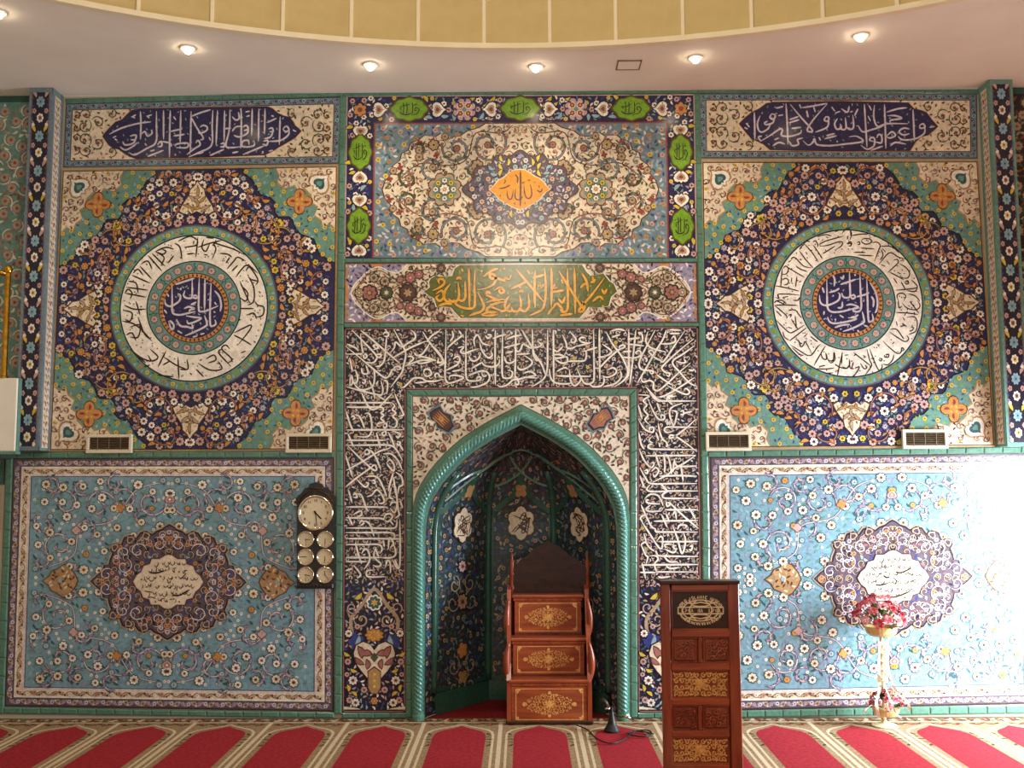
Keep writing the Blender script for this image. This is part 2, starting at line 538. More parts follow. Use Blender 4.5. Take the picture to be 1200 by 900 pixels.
def band_run(o, p0, p1, w, step, vine, cols, l=3.0, seed=1, ol=None, fr=0.34):
    """scrolling vine along a strip from p0 to p1"""
    r = random.Random(seed)
    L = hypot(p1[0] - p0[0], p1[1] - p0[1]); n = max(2, int(L / step)); ux, uy = (p1[0] - p0[0]) / L, (p1[1] - p0[1]) / L
    vx, vy = -uy, ux
    pts = []
    for k in range(n * 4 + 1):
        t = k / (n * 4) * L; q = sin(k * pi / 4) * w * 0.26
        pts.append((p0[0] + ux * t + vx * q, p0[1] + uy * t + vy * q))
    o.ribbon(pts, max(0.7, w * 0.10), vine, l, 0, 0)
    for k in range(n):
        t = (k + 0.5) * L / n; sg = 1 if k % 2 == 0 else -1
        x = p0[0] + ux * t; y = p0[1] + uy * t
        c = cols[k % len(cols)]
        o.flower(x - vx * sg * w * 0.05, y - vy * sg * w * 0.05, w * fr * (0.8 + 0.2 * (k % 3)), c[0], c[1], c[2], l + 1, 6, ol)
        for q in (-1, 1):
            o.leaf(x + ux * step * 0.36 * q + vx * q * sg * w * 0.2, y + uy * step * 0.36 * q + vy * q * sg * w * 0.2, step * 0.34, w * 0.2,
                   atan2(uy, ux) + 0.7 * sg, c[3], l + 0.6)

# ================================================================== ROOM SHELL
HALF = 4.75
Y_BACK = 0.0
# arch opening profile (half widths in photo pixels from the axis, by photo row)
AX = 610.6
OUT_P = [(475, 0), (484, 18), (493, 35), (503, 52), (513, 67.5), (523, 79.5), (533, 90), (543, 99), (552.5, 107), (562, 113.2), (570, 118), (580, 122.3), (589.5, 125), (607, 127), (640, 127), (700, 127), (770, 127), (841, 127.5)]
IN_P = [(498, 0), (506, 16), (515, 32.8), (524, 46.8), (533, 59.8), (543, 70.8), (553.5, 80.5), (565, 90.5), (576, 98), (588, 104.5), (601, 109), (615, 111), (630, 112), (700, 112.5), (770, 112.5), (841, 113)]
def half(prof, y):
    for i in range(len(prof) - 1):
        if prof[i][0] <= y <= prof[i + 1][0]:
            t = (y - prof[i][0]) / (prof[i + 1][0] - prof[i][0])
            return prof[i][1] + t * (prof[i + 1][1] - prof[i][1])
    return prof[-1][1]
def arch_px(prof):
    L = [(AX - h, y) for y, h in reversed(prof)]
    R = [(AX + h, y) for y, h in prof[1:]]
    return L + R
def to_world(pxs):
    out = []
    for x, y in pxs:
        p = at(x, y, 0.0); out.append((p.x, max(p.z, 0.0)))
    out[0] = (out[0][0], 0.0); out[-1] = (out[-1][0], 0.0)
    return out
ARCH_IN = to_world(arch_px(IN_P))
ARCH_OUT = to_world(arch_px(OUT_P))

floor = MB().box((-HALF - 0.2, -9.0, -0.12), (HALF + 0.2, 1.3, -0.012)).build('floor', WALLP, None, kind='structure')
# back wall: one slab with the niche opening cut out of its foot
_wall = [(-HALF, 0.0)] + ARCH_IN + [(HALF, 0.0), (HALF, CEIL_Z), (-HALF, CEIL_Z)]
wb = MB(); wb.prism([(x, 0.004, z) for x, z in _wall], (0, 0.06, 0))
wall_back = wb.build('wall_back', WALLP, None, kind='structure')
MB().box((-HALF - 0.15, -9.0, 0), (-HALF, 0.0, CEIL_Z)).build('wall_left', WALLP, None, kind='structure')
wr = MB()
wr.box((HALF, -9.0, 0), (HALF + 0.15, WIN_Y0, CEIL_Z)); wr.box((HALF, WIN_Y1, 0), (HALF + 0.15, 0.0, CEIL_Z))
wr.box((HALF, WIN_Y0, WIN_Z1), (HALF + 0.15, WIN_Y1, CEIL_Z)); wr.box((HALF, WIN_Y0, 0), (HALF + 0.15, WIN_Y1, WIN_Z0))
wr.build('wall_right', WALLP, None, kind='structure')
win = MB()
for y in (WIN_Y0, (WIN_Y0 + WIN_Y1) / 2 - 0.025, WIN_Y1 - 0.05): win.box((HALF + 0.01, y, WIN_Z0), (HALF + 0.05, y + 0.05, WIN_Z1))
for z in (WIN_Z0, WIN_Z1 - 0.05): win.box((HALF + 0.012, WIN_Y0, z), (HALF + 0.048, WIN_Y1, z + 0.05))
win.build('window_1', PAINTW, None, kind='structure')

# ceiling soffit with the round dome opening
DC = (0.0, CAM_Y + 0.82)      # dome centre
DR = 5.92
_pt = atz(590, 57.5, CEIL_Z); DC = (_pt.x + 0.12, _pt.y - DR)
N_D = 82
ce = MB(); vs = []; fs = []
NR = 164
def rect_hit(a):
    dx, dy = cos(a), sin(a); t = 1e9
    for lim, d, c in ((HALF, dx, DC[0]), (-HALF, dx, DC[0])):
        if abs(d) > 1e-9 and (lim - c) / d > 0: t = min(t, (lim - c) / d)
    for lim, d, c in ((0.0, dy, DC[1]), (-9.0 - 5.0, dy, DC[1])):
        if abs(d) > 1e-9 and (lim - c) / d > 0: t = min(t, (lim - c) / d)
    return t
for k in range(NR):
    a = 2 * pi * k / NR
    t = max(rect_hit(a), DR + 0.02) if True else 0
    vs.append((DC[0] + DR * cos(a), DC[1] + DR * sin(a), CEIL_Z)); vs.append((DC[0] + t * cos(a), DC[1] + t * sin(a), CEIL_Z))
for k in range(NR):
    j = (k + 1) % NR
    fs.append((2 * k, 2 * k + 1, 2 * j + 1, 2 * j))
ce.add(vs, fs)
ce.box((-HALF, -0.6, CEIL_Z + 0.002), (HALF, 0.0, CEIL_Z + 0.03))
ceiling = ce.build('ceiling', PLASTER, None, kind='structure')
# drum: one panel and one rib mesh, copied around
DH = 1.6
pa = pi / N_D
pm = MB(); pts = []
for k in range(5):
    a = -pa + 2 * pa * k / 4
    pts.append((DR * cos(a), DR * sin(a)))
pv = [(x, y, CEIL_Z) for x, y in pts] + [(x, y, CEIL_Z + DH) for x, y in pts]
pm.add(pv, [(k, k + 1, k + 6, k + 5) for k in range(4)])
pmo = pm.build('dome_panel', DOMEP, ceiling)
rm = MB(); rm.box((DR - 0.025, -0.013, CEIL_Z), (DR + 0.01, 0.013, CEIL_Z + DH), 0, 0.004)
rmo = rm.build('dome_rib', DOMER, ceiling)
_off = 2 * pa * 0.06
for k in range(N_D):
    for src in (pmo, rmo):
        o = src if k == 0 else src.copy()
        if k: link(o, ceiling)
        o.location = (DC[0], DC[1], 0)
        o.rotation_euler = (0, 0, pi / 2 + _off + 2 * pa * k + (pa if src is rmo else 0))
rim = MB()
vs = []
for k in range(NR):
    a = 2 * pi * k / NR
    for r_, z_ in ((DR - 0.03, CEIL_Z - 0.006), (DR + 0.02, CEIL_Z - 0.006), (DR + 0.02, CEIL_Z + 0.03), (DR - 0.03, CEIL_Z + 0.03)):
        vs.append((DC[0] + r_ * cos(a), DC[1] + r_ * sin(a), z_))
fs = []
for k in range(NR):
    j = (k + 1) % NR
    for q in range(4): fs.append((4 * k + q, 4 * k + (q + 1) % 4, 4 * j + (q + 1) % 4, 4 * j + q))
rim.add(vs, fs).build('rim_moulding', DOMER, ceiling)
ds = MB(); vs = []; fs = []; NS = 10
for i in range(NS + 1):
    e = (pi / 2) * i / NS
    for k in range(64):
        a = 2 * pi * k / 64
        vs.append((DC[0] + DR * cos(e) * cos(a), DC[1] + DR * cos(e) * sin(a), CEIL_Z + DH + 3.2 * sin(e)))
for i in range(NS):
    for k in range(64): fs.append((i * 64 + k, i * 64 + (k + 1) % 64, (i + 1) * 64 + (k + 1) % 64, (i + 1) * 64 + k))
ds.add(vs, fs).build('dome_shell', DOMEP, ceiling, smooth=True)

# ================================================================== GREEN TILE TRIMS
_trim_n = [0]
def trim(ps, mat=GREEN, step=21.0, h0=0.0, h1=0.016, name=None):
    """ps: list of ((x,y),(x,y)) pairs = the two edges of the strip, in photo pixels; bar tiles with joints"""
    _trim_n[0] += 1
    core = MB()
    W = [(at(a[0], a[1], 0), at(b[0], b[1], 0)) for a, b in ps]
    for i in range(len(W) - 1):
        c = [W[i][0], W[i + 1][0], W[i + 1][1], W[i][1]]
        core.prism([(p.x, -h0, p.z) for p in c], (0, -(h1 * 0.6), 0))
    root = core.build('trim_%d' % _trim_n[0], GROUT, None, kind='structure')
    for i in range(len(W) - 1):
        a0, b0 = W[i]; a1, b1 = W[i + 1]
        L = (a1 - a0).length * 157.7; n = max(1, int(round(L / step)))
        g = 0.0016 / max((a1 - a0).length, 1e-3)
        for k in range(n):
            t0 = k / n + g; t1 = (k + 1) / n - g
            e = 0.18
            def P(t, s_, h):
                p = (a0.lerp(a1, t)).lerp(b0.lerp(b1, t), s_)
                return (p.x, -h, p.z)
            bt = (t1 - t0) * 0.06
            vs = [P(t0, 0.02, h1 * 0.6), P(t1, 0.02, h1 * 0.6), P(t1, 0.98, h1 * 0.6), P(t0, 0.98, h1 * 0.6),
                  P(t0 + bt, e, h1), P(t1 - bt, e, h1), P(t1 - bt, 1 - e, h1), P(t0 + bt, 1 - e, h1)]
            mesh_obj('tile', vs, [(4, 5, 6, 7), (0, 1, 5, 4), (1, 2, 6, 5), (2, 3, 7, 6), (3, 0, 4, 7)], mat, root)
    return root

trim([((77, 116), (78, 122)), ((240, 112), (240, 118)), ((402, 109.2), (402, 113.5)), ((610, 107.8), (610, 111.5)), ((817, 106.4), (817, 110)), ((1000, 105.6), (1000, 110)), ((1146, 105), (1146, 110.5))])
trim([((398.5, 112.5), (406, 112.5)), ((395, 381), (403, 381)), ((391.8, 836), (400.8, 836))])
trim([((813.5, 110.5), (820, 110.5)), ((818.6, 381), (826, 381)), ((822, 600), (831, 600)), ((823.5, 836), (833, 836))])
trim([((404, 303.4), (404, 308)), ((816.5, 303), (816.5, 307.3))])
trim([((403.2, 379.2), (403.2, 384)), ((818.4, 378.6), (818.4, 382.5))])
trim([((0, 530), (0, 537)), ((200, 529.5), (200, 536.5)), ((392, 529), (392, 536.2))])
trim([((829, 528.5), (829, 535.5)), ((1000, 526.5), (1000, 533.5)), ((1217, 523), (1217, 530.5))])
trim([((5, 828), (5, 836)), ((200, 832), (200, 838.5)), ((392, 834.4), (392, 841))])
trim([((400.8, 835), (400.8, 841.3)), ((477, 835), (477, 841.3))])
trim([((747, 835), (747, 841.3)), ((823.5, 834.5), (823.5, 841.3))])
trim([((833, 833), (833, 841)), ((1000, 829.5), (1000, 838.5)), ((1222, 824.5), (1222, 835.5))])
trim([((7.5, 537), (16, 537)), ((-3.5, 836), (5.7, 836))])
# frame round the mihrab arch
trim([((475.6, 841), (482.6, 841)), ((476.4, 600), (483.2, 600)), ((476.6, 457), (483.2, 464))], step=19)
trim([((476.6, 457), (483.2, 464)), ((745.8, 455.8), (738, 463.2))], step=19)
trim([((745.8, 455.8), (738, 463.2)), ((746.4, 600), (738.6, 600)), ((747, 841), (738.8, 841))], step=19)

# ================================================================== TILE PANELS
# ---- inscription cartouches over the two medallions
TXT_L = """90,230 160,195 250,170 325,160;265,100 268,180 265,260;355,100 355,180 352,275 300,310 235,345 205,335;395,95 395,260;433,95 430,200 428,360;
492,95 488,285;550,100 545,330;548,130 580,190 618,250 600,262;660,92 600,110 550,130;672,95 668,180 665,290 600,330 535,358;698,95 690,290;738,95 735,270;
768,90 765,200 745,290 770,305 830,300;830,85 832,190 828,310;893,85 890,240;930,85 928,270;965,85 962,230;1050,130 1045,290;
1065,200 1085,185 1100,205 1080,215 1065,200;1100,205 1095,235 1050,265 985,270;985,200 1005,195 1010,215 990,215;1010,215 995,245 960,255;955,270 980,265 975,290 950,285;
905,270 900,295 840,300 840,270 870,265 875,290;840,345 900,320 960,295;715,285 735,280 735,300 712,300;655,350 700,330 735,315;525,345 570,310 600,290 590,265 575,280;
460,300 470,285 530,280 525,305 465,305;360,290 380,270 385,295 362,300;385,270 430,280 440,300;305,355 345,340 395,320;205,240 240,235 235,260 210,260;
240,250 225,280 180,290 165,270;150,300 180,318 220,300 250,275;270,230 290,215 305,240 330,225 325,205;600,190 620,180 640,190 635,210 600,225 590,215;
840,190 860,180 870,200 845,210;870,195 865,225 820,245 790,235;780,215 800,190 830,185;730,200 775,195;780,130 800,150 820,140 815,105;975,165 1030,140;
1000,125 1015,130;430,215 500,200;450,240 515,230;300,130 330,120;215,135 240,120;120,255 135,265;1120,205 1140,215;450,130 465,150;855,105 880,100;860,130 880,125;
650,245 660,265;290,280 300,295;320,325 345,318;590,340 620,330;460,340 462,350;780,335 815,328;950,325 955,335;110,250 130,240;300,125 315,140;220,130 235,140;1010,320 985,325"""
TXT_R = """137,130 139,210 140,285;235,138 255,148 245,170 225,160 235,138;250,165 240,190 205,200 195,190 212,180;170,150 155,190 160,228 180,242 215,222 228,195;
315,80 322,200 326,312;338,85 400,160 462,230 445,240 435,225 470,170 545,85;405,105 470,95 548,80;258,108 300,98;330,190 390,172;335,172 385,155;
690,145 694,215 672,226 655,212;648,160 652,218 632,228 615,210;605,165 588,195 600,225 625,218 618,195;535,155 555,160 550,180 530,175 540,155;555,175 545,215 480,242;
755,85 762,200 770,328;812,90 808,160 830,210 880,195 1000,195;868,85 872,200 876,335;885,150 930,150 965,165 905,175 900,190;880,130 940,112 995,105;
1028,115 1032,200 1036,295;1065,205 1085,195 1095,215 1070,220 1065,205;1095,215 1090,250 1040,280 970,285 945,265;1010,225 975,220 950,240 975,258 1010,250;
880,265 910,240 930,260 900,275 880,268;330,290 350,318 385,310 380,285 410,275;410,290 440,315 465,300 475,280 490,312 560,318 640,310 735,298 745,285 710,265 670,268;
530,280 600,262;540,262 590,250;735,315 770,338 808,320 812,280 795,272 785,288 810,295;812,295 850,302 852,265 835,255 825,275;
170,295 230,258 280,225 295,232 290,260 340,265 395,248 400,228;345,222 400,215;180,265 160,270 175,295;720,205 745,240 790,230 840,215 870,200;430,120 440,160;
470,100 480,130;625,110 660,130 670,95;700,150 720,110;790,180 775,150;240,320 275,300 310,310;90,190 110,215;1120,215 1150,210;790,345 860,320;900,320 930,300 990,310;
80,215 100,225;390,85 400,110;570,100 590,125;590,135 620,125;780,90 795,120;930,170 960,165;600,290 605,300;250,285 275,275;500,270 510,290;270,150 300,145;675,130 690,125"""
CART_L = [(121.5, 160), (128, 152), (137, 143.3), (144.4, 140.8), (150, 135), (155.8, 129.8), (166, 128), (240, 126.8), (313, 125.6), (319, 128), (324.6, 133), (331, 136), (339, 138), (343, 143), (345.4, 147.5), (352.7, 153.8),
          (345.4, 162), (337, 167), (331, 170.4), (326, 173), (320.4, 176.7), (310, 182), (240, 184.2), (172.5, 186), (162, 186.5), (153.8, 184), (147, 180), (141, 175.6), (134, 174), (128.8, 170.4)]
CART_R = [(866.5, 145.6), (874, 138), (882, 132), (890, 128), (898.8, 121.7), (907, 120.3), (985, 120), (1063, 121), (1069.6, 128), (1077, 129.5), (1084, 132), (1090, 140), (1097.7, 148.8),
          (1092, 154), (1086, 159), (1078, 161), (1071.7, 166.5), (1065, 177), (985, 177.2), (903, 176), (895.6, 169.6), (888, 166), (882, 164), (875, 156)]

def bounds(poly):
    xs = [p[0] for p in poly]; ys = [p[1] for p in poly]
    return min(xs), min(ys), max(xs), max(ys)

def grow(poly, k):
    cx = sum(p[0] for p in poly) / len(poly); cy = sum(p[1] for p in poly) / len(poly)
    out = []
    for x, y in poly:
        d = hypot(x - cx, y - cy); out.append((x + (x - cx) / d * k, y + (y - cy) / d * k))
    return out

def cartouche_panel(q, cart, txt, x0, y0, label, seed):
    root = panel_root('inscription_panel', q, label)
    slab('ground', q, CREAM, root)
    W, H = 322.0, 76.0
    T = quadT(q, W, H)
    b = Orn(T)
    border_frame(b, W, H, 0, 0.9, UMBER, 1)
    border_frame(b, W, H, 0.9, 7.5, GREYB, 1)
    border_frame(b, W, H, 7.5, 8.4, BROWN, 2)
    cols = [(SKY, NAVY, WHITE, TEALD), (LILAC, INK, SKY, NAVY)]
    for p0, p1 in (((4, 4.2), (W - 4, 4.2)), ((4, H - 4.2), (W - 4, H - 4.2)), ((4.2, 8), (4.2, H - 8)), ((W - 4.2, 8), (W - 4.2, H - 8))):
        band_run(b, p0, p1, 6, 7, TEALD, cols, 3, seed)
    b.build('border', root)
    g = Orn(WT)
    g.poly(grow(cart, 1.6), ORANGE, 3); g.poly(grow(cart, 0.9), UMBER, 3.6); g.poly(cart, NAVY, 4.4)
    cobj = g.build('cartouche', root, label='deep blue lobed cartouche')
    # cream ends: green and brown vines
    v = Orn(WT)
    bx = bounds(cart); cx = (q[0][0] + q[1][0] + q[2][0] + q[3][0]) / 4; cy = (q[0][1] + q[1][1] + q[2][1] + q[3][1]) / 4
    for sx in (-1, 1):
        ex = bx[0] if sx < 0 else bx[2]
        for sy in (-1, 1):
            for (dx, dy, r, t, tn) in ((-6, 12, 8, 0.4, 1.1), (-22, 8, 9, 2.2, 1.2), (-20, 21, 7, 0.0, 1.1), (10, 22, 6.5, 1.4, 1.0), (-31, 20, 5, 1.0, 1.0), (-31, 6, 5, 3.0, 1.0)):
                X = ex - sx * dx * -1 * -1; Y = cy + sy * dy
                X = ex + sx * (-dx)
                pts = v.spiral(X, Y, r, (t if sx > 0 else pi - t) * sy, sx * sy, tn, 1.3, MOSS if r > 6 else BROWN, 3)
                v.flower(X, Y, 2.3, ROSY if r > 6.8 else OCHRE, BROWN, CREAM, 3, 6)
                for k in (6, 12, 18):
                    v.leaf(pts[k][0], pts[k][1], 3.4, 1.5, RND.random() * 6, RND.choice((MOSS, BROWN, OCHRE, ROSY)), 3)
    qin = [(q[0][0] + 9, q[0][1] + 9), (q[1][0] - 9, q[1][1] + 9), (q[2][0] - 9, q[2][1] - 9), (q[3][0] + 9, q[3][1] - 9)]
    cg = grow(cart, 3.0)
    for x, y in scatter(1500, (qin[3][0], qin[1][1], qin[1][0], qin[3][1]), 5.2, lambda x, y: inside(qin, x, y) and not inside(cg, x, y), seed):
        v.leaf(x, y, 3.6, 1.7, RND.random() * 6, RND.choice((TAN, BROWN, MOSS, ROSY, OCHRE)), 1.6)
    v.build('vine_scrolls', root, kind='stuff')
    t = Orn(WT)
    ci = grow(cart, -3)
    for x, y in scatter(900, bx, 6.0, lambda x, y: inside(ci, x, y), seed + 1):
        t.leaf(x, y, 2.6, 1.1, RND.random() * 6, RND.choice((SKY, LILAC, COBALT, TEAL, COBALT)), 5)
    write(t, txt, x0, y0, 4.8, 2.0, LILACW, 7)
    t.build('inscription', cobj, label='pale lilac Arabic lettering')
    return root

Q_CL = [(78, 122), (400, 114), (397.6, 192), (74.7, 196.6)]
Q_CR = [(819, 110), (1144, 110), (1145, 186), (820, 185.6)]
cartouche_panel(Q_CL, CART_L, TXT_L, 110, 110, 'long inscription panel, blue cartouche crowded with tall upright letters', 11)
cartouche_panel(Q_CR, CART_R, TXT_R, 855, 105, 'long inscription panel, blue cartouche with a wide crossed V-shaped letter', 12)

# ---- the two great medallions
DISC_L = """203,225 205,400 205,490 225,525 290,535 380,515 450,500;130,370 135,420 180,445 240,420 285,380 290,330 265,310;415,145 415,330 395,360 350,355 325,330 340,280;
470,340 445,330 420,350 460,360 475,345;490,145 485,330 485,480 510,500 570,490 690,440;550,150 545,490;615,200 605,400 605,630 635,650 665,630 655,585;650,280 700,340 720,430 710,500;
330,470 380,450 440,470 400,480 380,500;350,545 440,560 510,570 440,610 375,625 360,590;250,580 290,650 360,660 420,675 410,630;340,755 450,710 555,655 570,620 545,540;240,215 330,185 440,150;
165,600 190,670 215,685 220,640 185,600 170,625;120,480 150,520;300,250 290,275;650,400 670,430;400,430 460,400;420,770 470,755;260,700 310,730;500,740 545,730;150,310 170,345;110,540 125,560;
590,380 580,375;370,250 375,260;640,500 660,510;240,350 250,345"""
DISC_R = """207,205 210,400 215,500 250,545 330,550 430,530 520,500;130,370 140,450 190,480 260,465 330,425 345,370 325,345;270,160 290,210 285,280;350,180 375,200 385,160;
445,120 450,280 452,380 420,400 380,390 365,350;455,390 490,370 505,395 480,410 455,390;350,260 430,235 515,205;230,345 300,325 340,300;555,155 562,330 570,500 540,545 490,540 480,520;
410,480 470,470 540,500 480,520;520,390 600,370 655,345;628,205 635,400 645,630 670,650 695,630 685,570;660,240 715,330 740,430 735,520 715,560;675,385 700,430 695,500;
215,600 235,650 290,670 400,655 500,630 510,615 430,610;375,755 480,720 580,670 600,640 580,545;290,715 360,690 450,680;340,580 385,610;180,540 175,580;600,690 640,705;530,740 545,760;
460,605 500,600 540,580;160,290 180,350;370,440 365,500 320,505;500,150 510,170;350,725 360,735;270,380 280,375;295,620 300,635;590,430 600,440"""
RING_R = [(890, 260, 9, """600,165 640,150 700,140 755,155;620,245 700,205 880,155;640,262 720,250 830,215 870,225 850,265 790,300;660,340 720,305 790,260;630,250 640,265;865,130 895,85 940,85 965,130 945,200;
920,240 950,230 960,255 930,260;555,220 585,205 610,250 600,270;560,250 610,320 660,395;460,240 490,210 530,215;415,300 440,260 470,240;470,240 550,330 615,430;415,310 480,400 560,490;480,320 500,350;
350,375 330,400 345,380 380,390 460,470 545,490;270,470 350,520 470,590;380,470 420,500 500,530;300,430 330,410;240,500 270,470 300,500 280,550 240,560;235,500 225,600 220,680;230,620 270,600 300,620 290,660 250,670;
165,680 280,700 415,735;335,590 330,640;390,580 375,690;165,800 200,810 190,770 280,765 415,775;350,830 400,830 415,800;150,860 180,840 270,880;240,800 300,790;520,260 510,250;790,110 830,95;410,640 435,630;690,160 720,175"""),
          (985, 255, 9, """110,195 200,180 290,178;215,240 250,225 310,235 310,270 260,285 220,265 215,240;165,270 190,260 195,285 170,290;320,270 380,265 410,300 390,360 350,465;205,325 350,335;130,370 260,372;180,400 340,408;
410,310 500,305 560,330 610,380;395,500 450,430 500,380 540,380 600,420 690,445;490,585 550,530 600,480 590,445 550,455;610,490 680,530 720,590 700,640 640,640;510,580 590,620 660,660;420,500 465,520;
575,770 690,760 800,740 770,690 735,660;630,680 680,770;670,680 700,670 710,695 685,705 670,680;690,770 770,785 805,745;600,880 590,820 640,800 680,830 660,880;710,810 780,830 830,890;480,460 510,500;590,580 630,600;
550,640 590,700;20,160 60,120 95,140 100,200;60,280 100,260 115,290;420,340 440,400 410,450;430,240 480,250;340,200 390,210;430,330 470,370;760,640 775,650"""),
          (890, 350, 9, """155,75 250,70 400,75;160,30 230,20 280,60;155,75 220,130 280,185 280,215;300,130 350,120 400,140;320,200 330,170 300,180;330,220 370,280 400,325;370,180 385,310;170,230 240,300 310,360 360,350 470,280;
240,350 260,410 310,440;310,450 400,380 490,310;370,430 410,450 430,510 460,490 480,460 550,590;430,500 420,470 450,480;320,490 400,540 500,600 550,590 600,520 640,480;340,520 420,590 460,600;690,500 630,600 570,705;
640,570 660,630 700,640 690,570;700,580 720,650 770,650 780,570 790,640 750,680 720,660;600,740 680,745 780,735;620,720 690,705;870,570 840,700 815,815;790,690 830,720 900,740 940,720;940,640 950,730 990,740;890,600 930,595;
460,410 500,370;530,400 610,460;170,130 230,190;290,300 340,320;380,130 440,210;690,790 770,785;530,440 545,450;555,510 570,520;420,255 440,260"""),
          (985, 350, 9, """580,150 700,155 810,170;600,20 610,100 640,80;640,50 700,105 790,120 830,80 800,20;720,30 760,80 820,160;690,200 770,195 800,250 790,340 740,370 710,380;730,300 760,310 745,340 715,345;
510,330 580,325 640,400 660,430;510,355 590,410 670,455 710,430 690,390;440,450 510,520 590,580 630,565 640,520 660,540 640,560;470,600 500,590 495,620 455,615 460,595;400,630 430,640 415,660 395,640;440,690 490,700 540,650 555,590;
300,530 340,640 395,755 430,730 430,690;270,530 300,650 320,710 250,810;130,570 220,640 310,710;200,680 240,740 270,730 250,700;70,820 120,825 170,770 190,720 140,740;10,720 60,735 90,690 85,650;10,570 5,700;130,670 110,740;
380,480 400,510;640,260 690,300;620,300 680,280;230,600 260,620;540,480 560,460;650,200 670,235;740,420 750,430;580,240 590,290;330,770 335,790""")]
RING_L = [(130, 260, 4.287, """225,150 270,180 255,220;230,150 280,130 320,140;240,155 265,165 280,150 260,140;325,110 350,130 360,190;340,100 400,75 440,95;370,130 430,120 440,95;440,80 430,180;470,90 460,130 480,150 500,110;
440,130 500,110 560,95;510,190 530,140 520,110 560,120 620,140 680,170;580,210 600,180;550,160 590,165 610,180;585,240 620,200 640,180 680,200;610,250 640,220;630,280 660,240 690,220 740,260;680,250 700,230 740,290 730,320;
655,320 690,360 680,400 650,380;690,270 720,330 720,400 690,420;700,290 740,300;650,300 700,410;650,437 720,437;725,400 740,420 770,430 765,470 730,480;690,470 720,460 735,490;620,570 660,590 710,620;640,620 700,545 705,520 670,535 620,560;
600,640 580,620 560,640 610,690 590,710;560,640 545,660 600,720;440,710 500,745 560,740 540,700;480,690 520,670 530,695 490,710;430,740 470,780;385,690 390,740 350,740;340,680 345,790;270,680 330,720 380,740;265,720 300,700;235,770 320,780;
280,650 240,730;200,640 240,680 210,700 190,670;100,640 150,680 200,700 240,690;120,660 180,710;80,570 110,560 130,600;100,530 150,520 140,580 100,580;60,500 130,520 210,600;140,480 170,560 200,590;70,420 120,440 180,440;65,445 110,460 100,500 75,490;
130,400 150,470;75,360 180,380;80,330 190,345;90,300 130,310 140,360;75,360 90,340 110,360 100,390;110,270 200,310;115,260 140,240 165,270;150,225 210,290;160,210 190,200 210,240;190,170 260,250;210,160 275,225;290,210 320,170;
385,165 420,160;470,165 490,170;300,120 310,125;660,200 670,190;745,350 755,360;720,600 730,610;655,660 680,650;400,760 410,770;170,730 200,720;150,430 160,425;480,80 520,85;640,500 655,490"""),]

